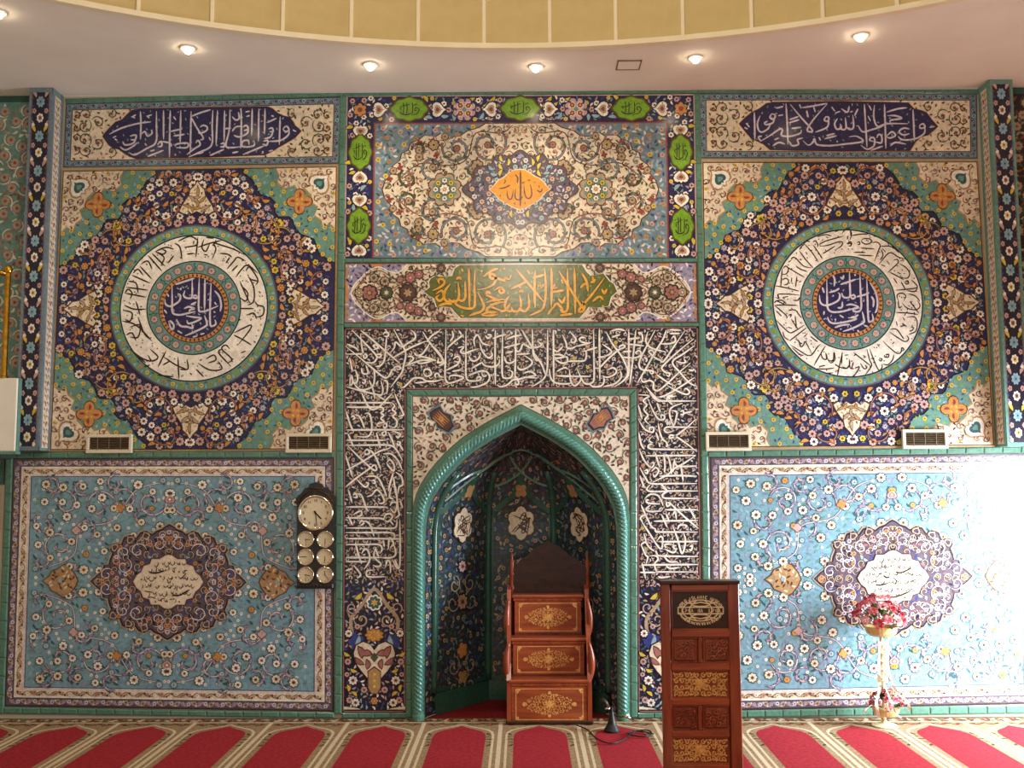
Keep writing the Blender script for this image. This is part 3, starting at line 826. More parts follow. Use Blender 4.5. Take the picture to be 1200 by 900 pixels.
def rosette_panel(q, cc, disc, ring, label, seed):
    root = panel_root('medallion_panel', q, label)
    slab('ground', q, NAVY, root)
    W, H = 326.0, 331.0
    T = quadT(q, W, H)
    # local centre of the ring
    cx, cy = W / 2, H / 2
    for _ in range(12):                       # invert the quad map for the ring centre
        p = T(cx, cy, 0); t = at(cc[0], cc[1], 0)
        cx += (t.x - p[0]) * 150; cy -= (t.z - p[2]) * 150
    b = Orn(T)
    border_frame(b, W, H, 0, 1.6, OCHRE, 1); border_frame(b, W, H, 1.6, 2.6, UMBER, 1.5)
    b.build('border', root)
    teal = [(0, 0), (108, 0), (106, 6), (98, 12), (92, 22), (88, 30), (76, 34), (70, 40), (70, 52), (66, 57), (54, 57), (50, 60), (46, 70), (40, 78), (34, 80), (24, 84), (21, 92), (18, 100), (8, 108), (0, 112)]
    cream = [(0, 0), (70, 0), (66, 8), (68, 16), (60, 24), (48, 20), (44, 26), (36, 24), (28, 32), (26, 42), (20, 46), (24, 56), (16, 62), (14, 70), (6, 66), (0, 72)]
    for sx in (0, 1):
        for sy in (0, 1):
            f = lambda x, y: ((W - 2.6 - x) if sx else x + 2.6, (H - 2.6 - y) if sy else y + 2.6)
            def P(pts): return [f(*p) for p in pts]
            cor = Orn(T)
            cor.poly(P([(x + 1.2 * (x > 0), y + 1.2 * (y > 0)) for x, y in teal]), BLACKG, 1)
            cor.poly(P(teal), TEAL, 2)
            cor.poly(P([(x + 1.3 * (x > 0), y + 1.3 * (y > 0)) for x, y in cream]), OCHRE, 3)
            cor.poly(P(cream), CREAM, 4)
            for x, y in scatter(500, (2, 2, 106, 110), 9.0, lambda x, y: inside(teal, x, y) and not inside(cream, x - 3, y - 3), seed + 3):
                X, Y = f(x, y); cor.flower(X, Y, 2.7, YELLOW, ORANGE, RED, 3, 6)
            for x, y in scatter(900, (2, 2, 106, 110), 5.0, lambda x, y: inside(teal, x, y) and not inside(cream, x - 2, y - 2), seed + 4):
                X, Y = f(x, y); cor.leaf(X, Y, 3.6, 1.6, RND.random() * 6, RND.choice((TEALD, SKY, LEAFG, GREYB, COBALT)), 2.6)
            for x, y in scatter(900, (1, 1, 70, 72), 4.6, lambda x, y: inside(cream, x + 1, y + 1), seed + 5):
                X, Y = f(x, y); cor.leaf(X, Y, 3.8, 1.6, RND.random() * 6, RND.choice((TAN, ROSY, BROWN, PINK, TAN)), 4.6)
            for x, y in scatter(300, (3, 3, 66, 68), 9.5, lambda x, y: inside(cream, x + 3, y + 3), seed + 9):
                X, Y = f(x, y); cor.spiral(X, Y, 4.2, RND.random() * 6, 1 if sx == sy else -1, 1.1, 1.0, BROWN, 5, None, 14); cor.leaf(X + 2, Y, 4, 1.6, RND.random() * 6, ROSY, 6)
            # teal leaf in the very corner and the orange fleuron
            X, Y = f(19, 19); ang = atan2(f(1, 1)[1] - f(0, 0)[1], f(1, 1)[0] - f(0, 0)[0])
            cor.palmette(X, Y, 13, ang + pi, WHITE, TEALD, TEAL, 6, OCHRE)
            X, Y = f(42, 40)
            cor.lobed(X, Y, 16, 4, BROWN, 6, 0.45, ang, 6); cor.lobed(X, Y, 14.6, 4, ORANGE, 7, 0.45, ang, 6)
            for k in range(4):
                a = ang + k * pi / 2 + pi / 4
                cor.leaf(X + 8 * cos(a), Y + 8 * sin(a), 6, 2.4, a, RED, 8); cor.disc(X + 4 * cos(a + .8), Y + 4 * sin(a + .8), 1.3, YELLOW, 8, 6)
            X, Y = f(66, 66)
            cor.lobed(X, Y, 7, 6, BLACKG, 6, 0.2, 0.3); cor.lobed(X, Y, 6, 6, YELLOW, 7, 0.25, 0.3); cor.disc(X, Y, 2.2, OLIVE, 8, 7)
            cor.build('corner_piece', root)
    # the dark field: vines, palmettes and blossoms, mirrored about both axes
    R0 = 99.0
    def free(x, y):
        if hypot(x - cx, y - cy) < R0 + 3: return False
        xx = min(x, W - x) - 2.6; yy = min(y, H - y) - 2.6
        if xx < 3 or yy < 3: return False
        if inside(teal, xx - 2.5, yy - 2.5): return False
        for px, py in ((cx, cy - 126), (cx, cy + 128), (cx - 128, cy), (cx + 128, cy)):
            if abs(x - px) + abs(y - py) * 0.9 < 21: return False
        return True
    vin = Orn(T); blo = Orn(T)
    for sx in (-1, 1):
        for sy in (-1, 1):
            for (dx, dy, r, a0, tn) in ((42, 118, 22, 2.6, 0.8), (84, 92, 20, 4.0, 0.8), (96, 80, 16, 0.4, 0.9), (118, 42, 22, 2.0, 0.8), (26, 146, 15, 0.2, 0.8), (70, 130, 16, 1.0, 0.8), (132, 70, 16, 0.6, 0.8), (146, 26, 15, 1.4, 0.8), (60, 102, 13, 5, 0.8), (102, 58, 13, 5.5, 0.8)):
                aa = (a0 if sx > 0 else pi - a0) * sy
                pts = [(cx + sx * dx + r * (1 - 0.82 * k / 26) * cos(aa + sx * sy * 2 * pi * tn * k / 26), cy + sy * dy + r * (1 - 0.82 * k / 26) * sin(aa + sx * sy * 2 * pi * tn * k / 26)) for k in range(27)]
                run = []
                for p_ in pts + [None]:
                    if p_ is not None and free(*p_): run.append(p_)
                    else:
                        if len(run) > 3:
                            vin.ribbon(run, 2.6, UMBER, 8.6, 0, 0); vin.ribbon(run, 1.4, ROSY if int(dx) % 4 else OCHRE, 9.6, 0.1, 0)
                        run = []
                for k in (8, 18):
                    if free(*pts[k]): vin.leaf(pts[k][0], pts[k][1], 5.6, 2.2, RND.random() * 6, ORANGE, 10.4, UMBER)
    hw, hh = W / 2, H / 2
    pts = scatter(9000, (cx - hw, cy - hh, cx, cy), 8.6, free, seed + 6)
    r = random.Random(seed + 7)
    for x, y in pts:
        kind = r.random(); rr = r.uniform(3.5, 5.5)
        for X, Y in ((x, y), (2 * cx - x, y), (x, 2 * cy - y), (2 * cx - x, 2 * cy - y)):
            if not free(X, Y): continue
            if kind < 0.50: blo.flower(X, Y, rr, WHITE if kind < .22 else PINK, ROSY, INK, 5, 8, INK)
            elif kind < 0.62: blo.flower(X, Y, rr * 0.8, YELLOW, OLIVE, RED, 5, 6, INK)
            elif kind < 0.78: blo.leaf(X, Y, 7.4, 3.2, atan2(Y - cy, X - cx) + 1.1, ORANGE, 5, UMBER)
            elif kind < 0.9: blo.flower(X, Y, rr * 0.75, LILAC, WHITE, NAVY, 5, 6, INK)
            else: blo.flower(X, Y, rr * 0.85, ORANGE, RED, YELLOW, 5, 7, INK)
    pts = scatter(9000, (cx - hw, cy - hh, cx, cy), 4.7, free, seed + 8)
    for x, y in pts:
        c = r.choice((COBALT, GREYB, COBALT, PINK, LILAC, TEAL, OCHRE, ROSY)); a = r.random() * 6; L = r.uniform(3.4, 5.4)
        for X, Y in ((x, y), (2 * cx - x, y), (x, 2 * cy - y), (2 * cx - x, 2 * cy - y)):
            if free(X, Y): vin.leaf(X, Y, L, 1.9, a, c, 1.4)
    vin.build('vine_scrolls', root, kind='stuff'); blo.build('blossoms', root, kind='stuff')
    for k, (px, py) in enumerate(((cx, cy - 125), (cx, cy + 127), (cx - 127, cy), (cx + 127, cy))):
        ang = (-pi / 2, pi / 2, pi, 0)[k]
        tre = Orn(T)
        ca, sa = cos(ang), sin(ang)
        sh = [(24, 0), (19, 3), (14, 8), (8, 9), (2, 13), (-4, 17), (-11, 20), (-14, 15), (-10, 10), (-14, 6), (-11, 0), (-14, -6), (-10, -10), (-14, -15), (-11, -20), (-4, -17), (2, -13), (8, -9), (14, -8), (19, -3)]
        tre.poly([(px + 1.1 * (a * ca - c_ * sa), py + 1.1 * (a * sa + c_ * ca)) for a, c_ in sh], BROWN, 12)
        tre.poly([(px + a * ca - c_ * sa, py + a * sa + c_ * ca) for a, c_ in sh], CREAM, 13)
        ts = [(px + 0.85 * (a * ca - c_ * sa), py + 0.85 * (a * sa + c_ * ca)) for a, c_ in sh]
        for x, y in scatter(700, (px - 24, py - 24, px + 24, py + 24), 4.2, lambda x, y: inside(ts, x, y), 77): tre.leaf(x, y, 3.6, 1.3, RND.random() * 6, RND.choice((OCHRE, BROWN, TAN)), 14)
        for a, c_, L, an in ((12, 0, 9, 0), (3, 6, 8, 0.8), (3, -6, 8, -0.8), (-6, 11, 8, 1.2), (-6, -11, 8, -1.2), (-7, 0, 7, 1.6), (-2, 0, 7, 0), (6, 0, 6, 1.6), (-9, 6, 5, .3), (-9, -6, 5, -.3)):
            tre.leaf(px + a * ca - c_ * sa, py + a * sa + c_ * ca, L, 2.4, ang + an, RND.choice((OCHRE, TAN, OCHRE)), 15, BROWN)
        tre.build('trefoil', root)
    # concentric rings drawn in true circles
    c0 = at(cc[0], cc[1], 0)
    def CT(x, y, l): return (c0.x + x / 157.7, -(0.008 + l * LV), c0.z - y / 157.7)
    rg = Orn(CT)
    def circ(r_, mat, l, n=72): rg.poly([(r_ * cos(2 * pi * k / n), r_ * sin(2 * pi * k / n)) for k in range(n)], mat, l)
    circ(100.5, MAUVE, 9); circ(98.5, TEAL, 10); circ(88.6, INK, 11); circ(87, WHITE, 12); circ(56.6, INK, 13); circ(55.2, TEAL, 14); circ(42, INK, 15); circ(41, ORANGE, 16); circ(36.6, INK, 17); circ(36, NAVY, 18)
    for k in range(52):
        a = 2 * pi * k / 52; rr = 93.5
        rg.flower(rr * cos(a), rr * sin(a), 2.8, (YELLOW, OCHRE, LEAFG)[k % 3], ORANGE, RED, 11, 6)
        a2 = a + pi / 52
        rg.leaf((rr + 2) * cos(a2), (rr + 2) * sin(a2), 4, 1.6, a2, SKY, 11); rg.leaf((rr - 2.4) * cos(a2), (rr - 2.4) * sin(a2), 4, 1.5, a2 + 1.6, (LEAFG, TEALD)[k % 2], 11)
    for k in range(22):
        a = 2 * pi * k / 22; rr = 48.5
        rg.flower(rr * cos(a), rr * sin(a), 4.2, PINK, TAN, (RED, ORANGE)[k % 2], 15, 8, TEALD)
        a2 = a + pi / 22
        for q_ in (-3.5, 0, 3.5): rg.leaf((rr + q_) * cos(a2), (rr + q_) * sin(a2), 4, 1.5, a2 + q_, (GREYB, TEALD, LILAC)[(k + int(q_)) % 3], 15)
    for k in range(48):
        a = 2 * pi * (k + .5) / 48
        rg.leaf(38.8 * cos(a), 38.8 * sin(a), 3.6, 1.7, a, BROWN, 17)
    r2 = random.Random(seed)
    for k in range(70):
        a = r2.random() * 2 * pi; d = 34 * r2.random() ** 0.5
        rg.leaf(d * cos(a), d * sin(a), 3, 1.1, r2.random() * 6, r2.choice((SKY, LILAC, COBALT, COBALT)), 19)
    robj = rg.build('ring_bands', root)
    tx = Orn(WT)
    dx0, dy0 = disc[0], disc[1]
    write(tx, disc[2], dx0, dy0, 9, 2.2, LILACW, 21)
    for x0, y0, k, txt in ring: write(tx, txt, x0, y0, k, 1.4 if k > 5 else 1.75, UMBER, 14)
    r3 = random.Random(seed + 20)
    for k in range(150):
        a = r3.random() * 2 * pi; d = r3.uniform(60, 84)
        p = (cc[0] + d * cos(a), cc[1] + d * sin(a))
        tx.leaf(p[0], p[1], 1.7, 1.0, r3.random() * 6, UMBER, 13.2)
    tx.build('inscription', robj, label='ring of dark script round white lettering on blue')
    return root

Q_ML = [(73, 199.5), (396.5, 194), (392, 528), (57.8, 529)]
Q_MR = [(821.6, 189), (1146, 188.2), (1166, 523.4), (826, 526)]
rosette_panel(Q_ML, (227.8, 361), (180, 310, DISC_L), RING_L, 'square medallion panel with round script rosette, above the panel carrying the clock board', 21)
rosette_panel(Q_MR, (992.7, 355.3), (945, 305, DISC_R), RING_R, 'square medallion panel with round script rosette, above the flower stand and lectern', 21)

# ---- panel with the golden lozenge
def lozenge_panel():
    q = [(406.5, 112.7), (813.5, 111), (816.5, 303.4), (403.6, 303.4)]
    root = panel_root('scroll_panel', q, 'wide cream scrollwork panel with orange centre lozenge and green border cartouches')
    slab('ground', q, NAVY, root)
    W, H = 408.0, 191.0
    T = quadT(q, W, H)
    cx = W / 2
    b = Orn(T)
    b.poly([(0, 0), (W, 0), (W, 1.2), (0, 1.2)], PINK, 1); b.poly([(0, 0), (1.2, 0), (1.2, H), (0, H)], PINK, 1); b.poly([(W - 1.2, 0), (W, 0), (W, H), (W - 1.2, H)], PINK, 1)
    IX0, IY0, IX1, IY1 = 34.0, 34.0, W - 34.0, H - 1.0
    b.poly([(IX0 - 1.8, IY0 - 1.8), (IX1 + 1.8, IY0 - 1.8), (IX1 + 1.8, IY1), (IX0 - 1.8, IY1)], RED, 2)
    b.poly([(IX0, IY0), (IX1, IY0), (IX1, IY1), (IX0, IY1)], GREYB, 3)
    carts = [(74, 16.5, 20, 14), (cx, 16, 20.5, 14), (W - 74, 16.5, 20, 14), (17, 67, 13.2, 18.5), (16.5, 153, 13.2, 18.5), (W - 17, 68, 13.2, 18.5), (W - 16.5, 154, 13.2, 18.5)]
    free = []
    def okb(x, y):
        if 3 < x < W - 3 and 3 < y < H - 3 and not (IX0 - 5 < x < IX1 + 5 and y > IY0 - 5):
            return all(((x - a) / (rx + 3)) ** 2 + ((y - c) / (ry + 3)) ** 2 > 1 for a, c, rx, ry in carts)
        return False
    # rosettes and hearts of the border
    for x in (138.5, W - 138.5):
        b.lobed(x, 17, 15, 8, INK, 5, 0.12); b.lobed(x, 17, 13.8, 8, PINK, 6, 0.18)
        for k in range(4):
            a = pi / 4 + k * pi / 2
            b.flower(x + 6.6 * cos(a), 17 + 6.6 * sin(a), 3.4, RED, ORANGE, YELLOW, 7, 6, WHITE)
        for k in range(8): b.leaf(x + 11 * cos(k * pi / 4), 17 + 11 * sin(k * pi / 4), 4, 2, k * pi / 4, COBALT, 7)
        b.disc(x, 17, 2.6, TEAL, 8)
    for x, a in ((107, 0), (170, pi), (W - 170, 0), (W - 107, pi), (38, 0), (W - 38, pi)):
        b.palmette(x, 17, 9.5, a, WHITE, TAN, RED, 6, INK)
    for x in (17, W - 17):
        for y, a in ((42, pi / 2), (97, -pi / 2), (123, pi / 2), (182, -pi / 2)):
            b.palmette(x, y, 9.5, a, WHITE, TAN, RED, 6, INK)
    b.lobed(16, 17, 9, 6, INK, 6, 0.2); b.lobed(16, 17, 8, 6, ORANGE, 7, 0.3); b.disc(16, 17, 3, RED, 8)
    b.lobed(W - 16, 17, 9, 6, INK, 6, 0.2); b.lobed(W - 16, 17, 8, 6, ORANGE, 7, 0.3); b.disc(W - 16, 17, 3, RED, 8)
    for x, y in scatter(4000, (2, 2, cx, H - 2), 8.2, okb, 31):
        k = RND.random()
        for X in (x, W - x):
            if k < 0.55: b.flower(X, y, 3.4, PINK if k < .3 else WHITE, ROSY, INK, 4, 6, INK)
            elif k < 0.8: b.leaf(X, y, 8, 3.2, k * 40, SKY if k < .7 else YELLOW, 4, INK)
            else: b.flower(X, y, 2.6, YELLOW, ORANGE, RED, 4, 6)
    for x, y in scatter(6000, (2, 2, W - 2, H - 2), 4.4, okb, 32):
        b.leaf(x, y, 4.4, 1.7, RND.random() * 6, RND.choice((COBALT, SKY, WHITE, LILAC, TEAL)), 2.5)
    b.build('border', root)
    for i, (x, y, rx, ry) in enumerate(carts):
        g = Orn(T)
        lob = 4
        def el(k):
            pts = []
            for q_ in range(40):
                a = 2 * pi * q_ / 40
                m = 1 + 0.06 * cos(8 * a) + (0.10 * abs(cos(a)) ** 8 if rx > ry else 0.10 * abs(sin(a)) ** 8)
                pts.append((x + rx * k * m * cos(a), y + ry * k * m * sin(a)))
            return pts
        g.poly(el(1.08), BROWN, 8); g.poly(el(1.0), OLIVE, 9); g.poly(el(0.93), LEAFG, 10)
        r = random.Random(40 + i); sx = rx / 20.0; sy = ry / 14.0
        w = 1.05
        for xx in (-7, -3, 3.5): g.ribbon([(x + xx * sx, y - 8 * sy), (x + (xx + .4) * sx, y - 1 * sy), (x + (xx - .2) * sx, y + 6 * sy)], w, OLIVE if 0 else UMBER, 12, 0.15)
        g.ribbon([(x - 12 * sx, y + 3 * sy), (x - 8 * sx, y + 6 * sy), (x - 2 * sx, y + 6.4 * sy), (x + 3 * sx, y + 4.6 * sy)], w * 1.2, UMBER, 12, 0.2)
        g.ribbon([(x + 2 * sx, y + 7 * sy), (x + 8 * sx, y + 6 * sy), (x + 11.5 * sx, y + 1 * sy), (x + 8 * sx, y - 2 * sy), (x + 6.4 * sx, y + 1 * sy), (x + 9 * sx, y + 2.4 * sy)], w, UMBER, 12, 0.2)
        g.ribbon([(x - 12 * sx, y - 2.5 * sy), (x - 6 * sx, y - 4 * sy + (i % 3)), (x + 1 * sx, y - 6 * sy)], w * 0.8, UMBER, 12, 0.2)
        g.ribbon([(x - 9 * sx, y + 1 * sy), (x - 11 * sx, y - 1 * sy), (x - 8.5 * sx, y - 1.6 * sy)], w * 0.8, UMBER, 12, 0.2)
        g.ribbon([(x + 5 * sx, y - 4 * sy), (x + 8 * sx, y - 6 * sy), (x + 10 * sx, y - 4.5 * sy)], w * 0.8, UMBER, 12, 0.2)
        for k in range(9):
            a = r.random() * 6.3; d = r.uniform(.3, .78)
            g.disc(x + rx * d * cos(a), y + ry * d * sin(a), 0.55, UMBER, 12, 5)
        g.build('name_cartouche', root, label='bright green cartouche with dark script')
    # cream lobed field
    fcy = (IY0 + IY1) / 2 - 1
    qx = [(0, 77), (40, 77), (48, 72), (62, 68), (70, 62), (80, 61), (92, 66), (98, 62), (112, 63), (118, 58), (128, 54), (130, 46), (138, 42), (140, 34), (148, 28), (150, 18), (157, 10), (160, 0)]
    field = [(cx + x, fcy - y) for x, y in qx] + [(cx + x, fcy + y) for x, y in reversed(qx)][1:]
    field += [(cx - x, fcy + y) for x, y in qx][1:] + [(cx - x, fcy - y) for x, y in reversed(qx)][1:-1]
    f = Orn(T)
    f.poly(grow(field, 1.4), BROWN, 6); f.poly(field, CREAM, 7)
    def okc(x, y): return IX0 + 3 < x < IX1 - 3 and IY0 + 3 < y < IY1 - 3 and not inside(grow(field, 3), x, y)
    for x, y in scatter(9000, (IX0, IY0, IX1, IY1), 4.2, okc, 33):
        f.leaf(x, y, 4.8, 2.0, RND.random() * 6, RND.choice((SKY, TEALD, LILACW, COBALT, SKY, CREAM, LILAC, TEAL)), 4)
    for x, y in scatter(3000, (IX0, IY0, IX1, IY1), 11, okc, 34):
        f.flower(x, y, 3.1, RND.choice((YELLOW, PINK, OCHRE)), ORANGE, RED, 4.8, 6)
    f.build('field', root)
    v = Orn(T)
    sp = [(38, 52, 23, 2.4, 1.25, 1), (74, 48, 18, 0.4, 1.25, -1), (102, 26, 17, 3.4, 1.25, 1), (130, 13, 12, 1.0, 1.1, -1), (56, 24, 10, 2.0, 1.1, 1), (118, 46, 9, 0, 1.0, 1)]
    for sx in (-1, 1):
        for sy in (-1, 1):
            for dx, dy, r, a0, tn, dr in sp:
                X, Y = cx + sx * dx, fcy + sy * dy
                pts = v.spiral(X, Y, r, (a0 if sx > 0 else pi - a0) * sy, dr * sx * sy, tn, 1.5, GREYB if r > 15 else MOSS, 9, BROWN, 34)
                v.flower(X, Y, 3.8, ROSY if r > 17 else TAN, OCHRE, BROWN, 11, 8, BROWN)
                for k in range(4, 33, 4):
                    v.leaf(pts[k][0] + RND.uniform(-2, 2), pts[k][1] + RND.uniform(-2, 2), 5.5, 2.2, RND.random() * 6, RND.choice((MOSS, BROWN, ROSY, MOSS, GREYB)), 10)
            v.ribbon([(cx + sx * 8, fcy + sy * 76), (cx + sx * 22, fcy + sy * 66), (cx + sx * 52, fcy + sy * 66), (cx + sx * 62, fcy + sy * 36), (cx + sx * 84, fcy + sy * 28), (cx + sx * 118, fcy + sy * 30), (cx + sx * 150, fcy + sy * 4)], 1.3, BROWN, 8.4, 0.1)
            for dx, dy, r in ((101, 52, 6), (50, 28, 6.5), (118, 38, 4.6), (24, 46, 4), (88, 62, 4), (148, 22, 4)):
                v.flower(cx + sx * dx, fcy + sy * dy, r, TAN, (OCHRE, YELLOW)[int(dx) % 2], BROWN, 10, 7, BROWN)
            for dx, dy in ((118, 55), (140, 26), (152, 12), (98, 40)):
                v.lobed(cx + sx * dx, fcy + sy * dy, 4, 4, RED, 10, 0.45, 0.5)
    in7 = grow(field, -3)
    for x, y in scatter(9000, (cx - 160, fcy - 76, cx, fcy + 76), 5.2, lambda x, y: inside(in7, x, y), 35):
        c = RND.choice((BROWN, MOSS, ROSY, TAN, BROWN, GREYB)); a = RND.random() * 6
        for X in (x, 2 * cx - x): v.leaf(X, y, 4.0, 1.7, a if X == x else pi - a, c, 8)
    for x, y in scatter(4000, (cx - 158, fcy - 74, cx, fcy + 74), 10.5, lambda x, y: inside(in7, x, y), 38):
        c = RND.choice((MOSS, BROWN, GREYB, ROSY)); a = RND.random() * 6
        for X, d in ((x, 1), (2 * cx - x, -1)):
            v.spiral(X, y, 5.4, a if d > 0 else pi - a, d, 1.1, 1.1, c, 7.6, None, 16)
            v.flower(X, y, 1.9, (ROSY, OCHRE)[int(a) % 2], BROWN, CREAM, 8.8, 6)
    # green flower roundels
    for sx in (-1, 1):
        X = cx + sx * 88
        v.lobed(X, fcy, 21, 8, BROWN, 12, 0.22); v.lobed(X, fcy, 19.5, 8, OLIVE if 0 else TAN, 13, 0.22)
        v.lobed(X, fcy, 15, 8, TEAL, 14, 0.2)
        for k in range(8):
            a = k * pi / 4
            v.flower(X + 10.5 * cos(a), fcy + 10.5 * sin(a), 3.2, (WHITE, YELLOW)[k % 2], OLIVE, RED, 15, 6, MOSS)
        v.flower(X, fcy, 6, WHITE, RED, YELLOW, 17, 8, BROWN)
    v.build('vine_scrolls', root, kind='stuff')
    m = Orn(T)
    dark = []
    for k in range(96):
        a = 2 * pi * k / 96
        rr = (1 + 0.07 * cos(12 * a)) * (1 + 0.25 * abs(cos(a)) ** 6)
        dark.append((cx + 50 * rr * cos(a), fcy + 42 * rr * sin(a)))
    m.poly(grow(dark, 1.5), BROWN, 18); m.poly(dark, MAUVE, 19)
    for x, y in scatter(6000, (cx - 64, fcy - 46, cx, fcy + 46), 7.4, lambda x, y: inside(grow(dark, -4), x, y), 36):
        k = RND.random()
        for X in (x, 2 * cx - x):
            if k < .6: m.flower(X, y, 3.3, (LILACW, PINK, SKY)[int(k * 30) % 3], YELLOW, BROWN, 21, 6, INK)
            else: m.leaf(X, y, 7, 2.8, k * 30 if X == x else pi - k * 30, (LILAC, SKY, YELLOW)[int(k * 30) % 3], 21, INK)
    for x, y in scatter(6000, (cx - 64, fcy - 46, cx + 64, fcy + 46), 4.4, lambda x, y: inside(grow(dark, -3), x, y), 37):
        m.leaf(x, y, 4, 1.6, RND.random() * 6, RND.choice((SKY, LILACW, TAN, NAVY, LILAC)), 20)
    m.build('centre_medallion', root)
    z = Orn(WT)
    LZ = [(105, 455), (150, 425), (180, 390), (240, 320), (290, 300), (340, 265), (370, 230), (400, 210), (460, 185), (530, 178), (600, 185), (650, 215), (700, 250), (750, 280), (800, 300), (860, 350), (890, 400), (950, 455),
          (890, 490), (830, 560), (800, 600), (740, 640), (700, 655), (660, 680), (600, 715), (530, 728), (470, 715), (400, 680), (330, 640), (290, 620), (240, 590), (180, 510)]
    LZ = [(565 + a / 12, 185 + c_ / 12) for a, c_ in LZ]
    z.poly(grow(LZ, 1.2), CREAM, 24); z.poly(LZ, AMBER, 25)
    zobj = z.build('lozenge', root, label='orange lobed lozenge')
    t = Orn(WT)
    write(t, "540,200 542,400 538,690", 565, 185, 12, 2.2, BROWN, 28)
    t.build('tall_stroke', zobj); t = Orn(WT)
    write(t, """675,380 695,470 695,540 660,580 615,560 595,480 590,400;575,545 545,585 500,600 465,560 470,440;440,460 420,570 390,595 360,560 350,470;245,440 320,430 400,390;465,245 500,290 495,370;
300,380 330,340 315,320;640,330 680,320;770,460 820,490 850,440;250,530 265,555;450,640 465,665;600,630 605,660;730,350 745,360;560,370 600,350;800,400 805,430""", 565, 185, 12, 1.5, BROWN, 27)
    t.build('inscription', zobj, label='brown Arabic word on the lozenge')
lozenge_panel()

# ---- gold on green creed panel
TXT_S = """1090,130 1020,225 955,300 940,325 965,325 975,295 960,265;825,92 880,180 945,280 975,320;915,72 918,200 920,340;873,72 876,200 875,310 850,330 828,312;780,72 782,180 780,300;775,215 855,203;
740,72 748,180 742,270 725,315 655,350;575,80 650,170 735,270;685,85 682,200 685,305;670,130 740,112;545,195 600,170 640,150;645,225 650,290 630,325 605,318 597,295;595,232 603,290 585,325 555,322 548,300;
535,235 515,265 508,300 530,325 560,320;480,325 510,320 540,280;545,112 535,138 512,130 505,145 480,138 455,132 430,135 420,115 440,108 455,130 445,165 400,190 345,200;470,75 430,90 380,125;520,265 470,260 410,235 400,240;
400,275 440,262 510,262 440,285 430,300 500,325;490,195 475,205 485,220 505,210 495,195 480,185 445,205;370,345 420,330 465,338 430,350 375,350;430,290 400,320 440,338;350,215 385,290 372,325 330,340 300,352;
298,72 300,180 302,300;335,80 330,180 332,290 300,310 250,300 220,280 210,255;275,150 278,240 258,265 238,255;235,155 240,240 222,268 195,268 180,250;190,165 160,205 155,250 175,270 205,262;
105,225 140,205 150,245 125,265 108,245 125,230;85,205 130,185 155,160 145,138 120,142 125,165;120,295 165,280 200,285;960,105 985,150 995,210;950,190 975,165 990,170;1010,160 1040,140;1020,270 1060,240 1085,260;
1075,195 1090,220 1105,195;1020,120 1030,160;800,165 795,190 815,185;700,185 712,170 722,185 735,165;590,215 605,205 615,215;820,250 845,275 860,240;790,310 810,280 835,300 850,325;760,345 790,300;830,350 905,340;
225,140 240,128 255,140;395,225 410,212 425,225;255,75 262,95;370,85 375,95;500,75 510,80;640,85 655,110;595,190 600,180;250,350 270,355;515,345 520,355;1080,290 1082,300;840,140 848,165"""
CART_S = [(497, 342), (501, 339.5), (504, 337), (503, 331), (505, 327), (510, 324), (520, 325), (530, 324), (533, 315), (539, 311), (610, 310.4), (682, 310.4), (687, 319), (692, 323.6), (700, 323), (707, 321), (711, 326), (714, 330), (719, 333), (723, 342),
          (719, 345.5), (716, 348), (713, 359), (700, 361), (690, 360), (685, 366), (679, 373), (610, 373.4), (540, 373), (533, 366), (529, 361), (520, 359.5), (512, 360), (509, 350), (503, 347)]
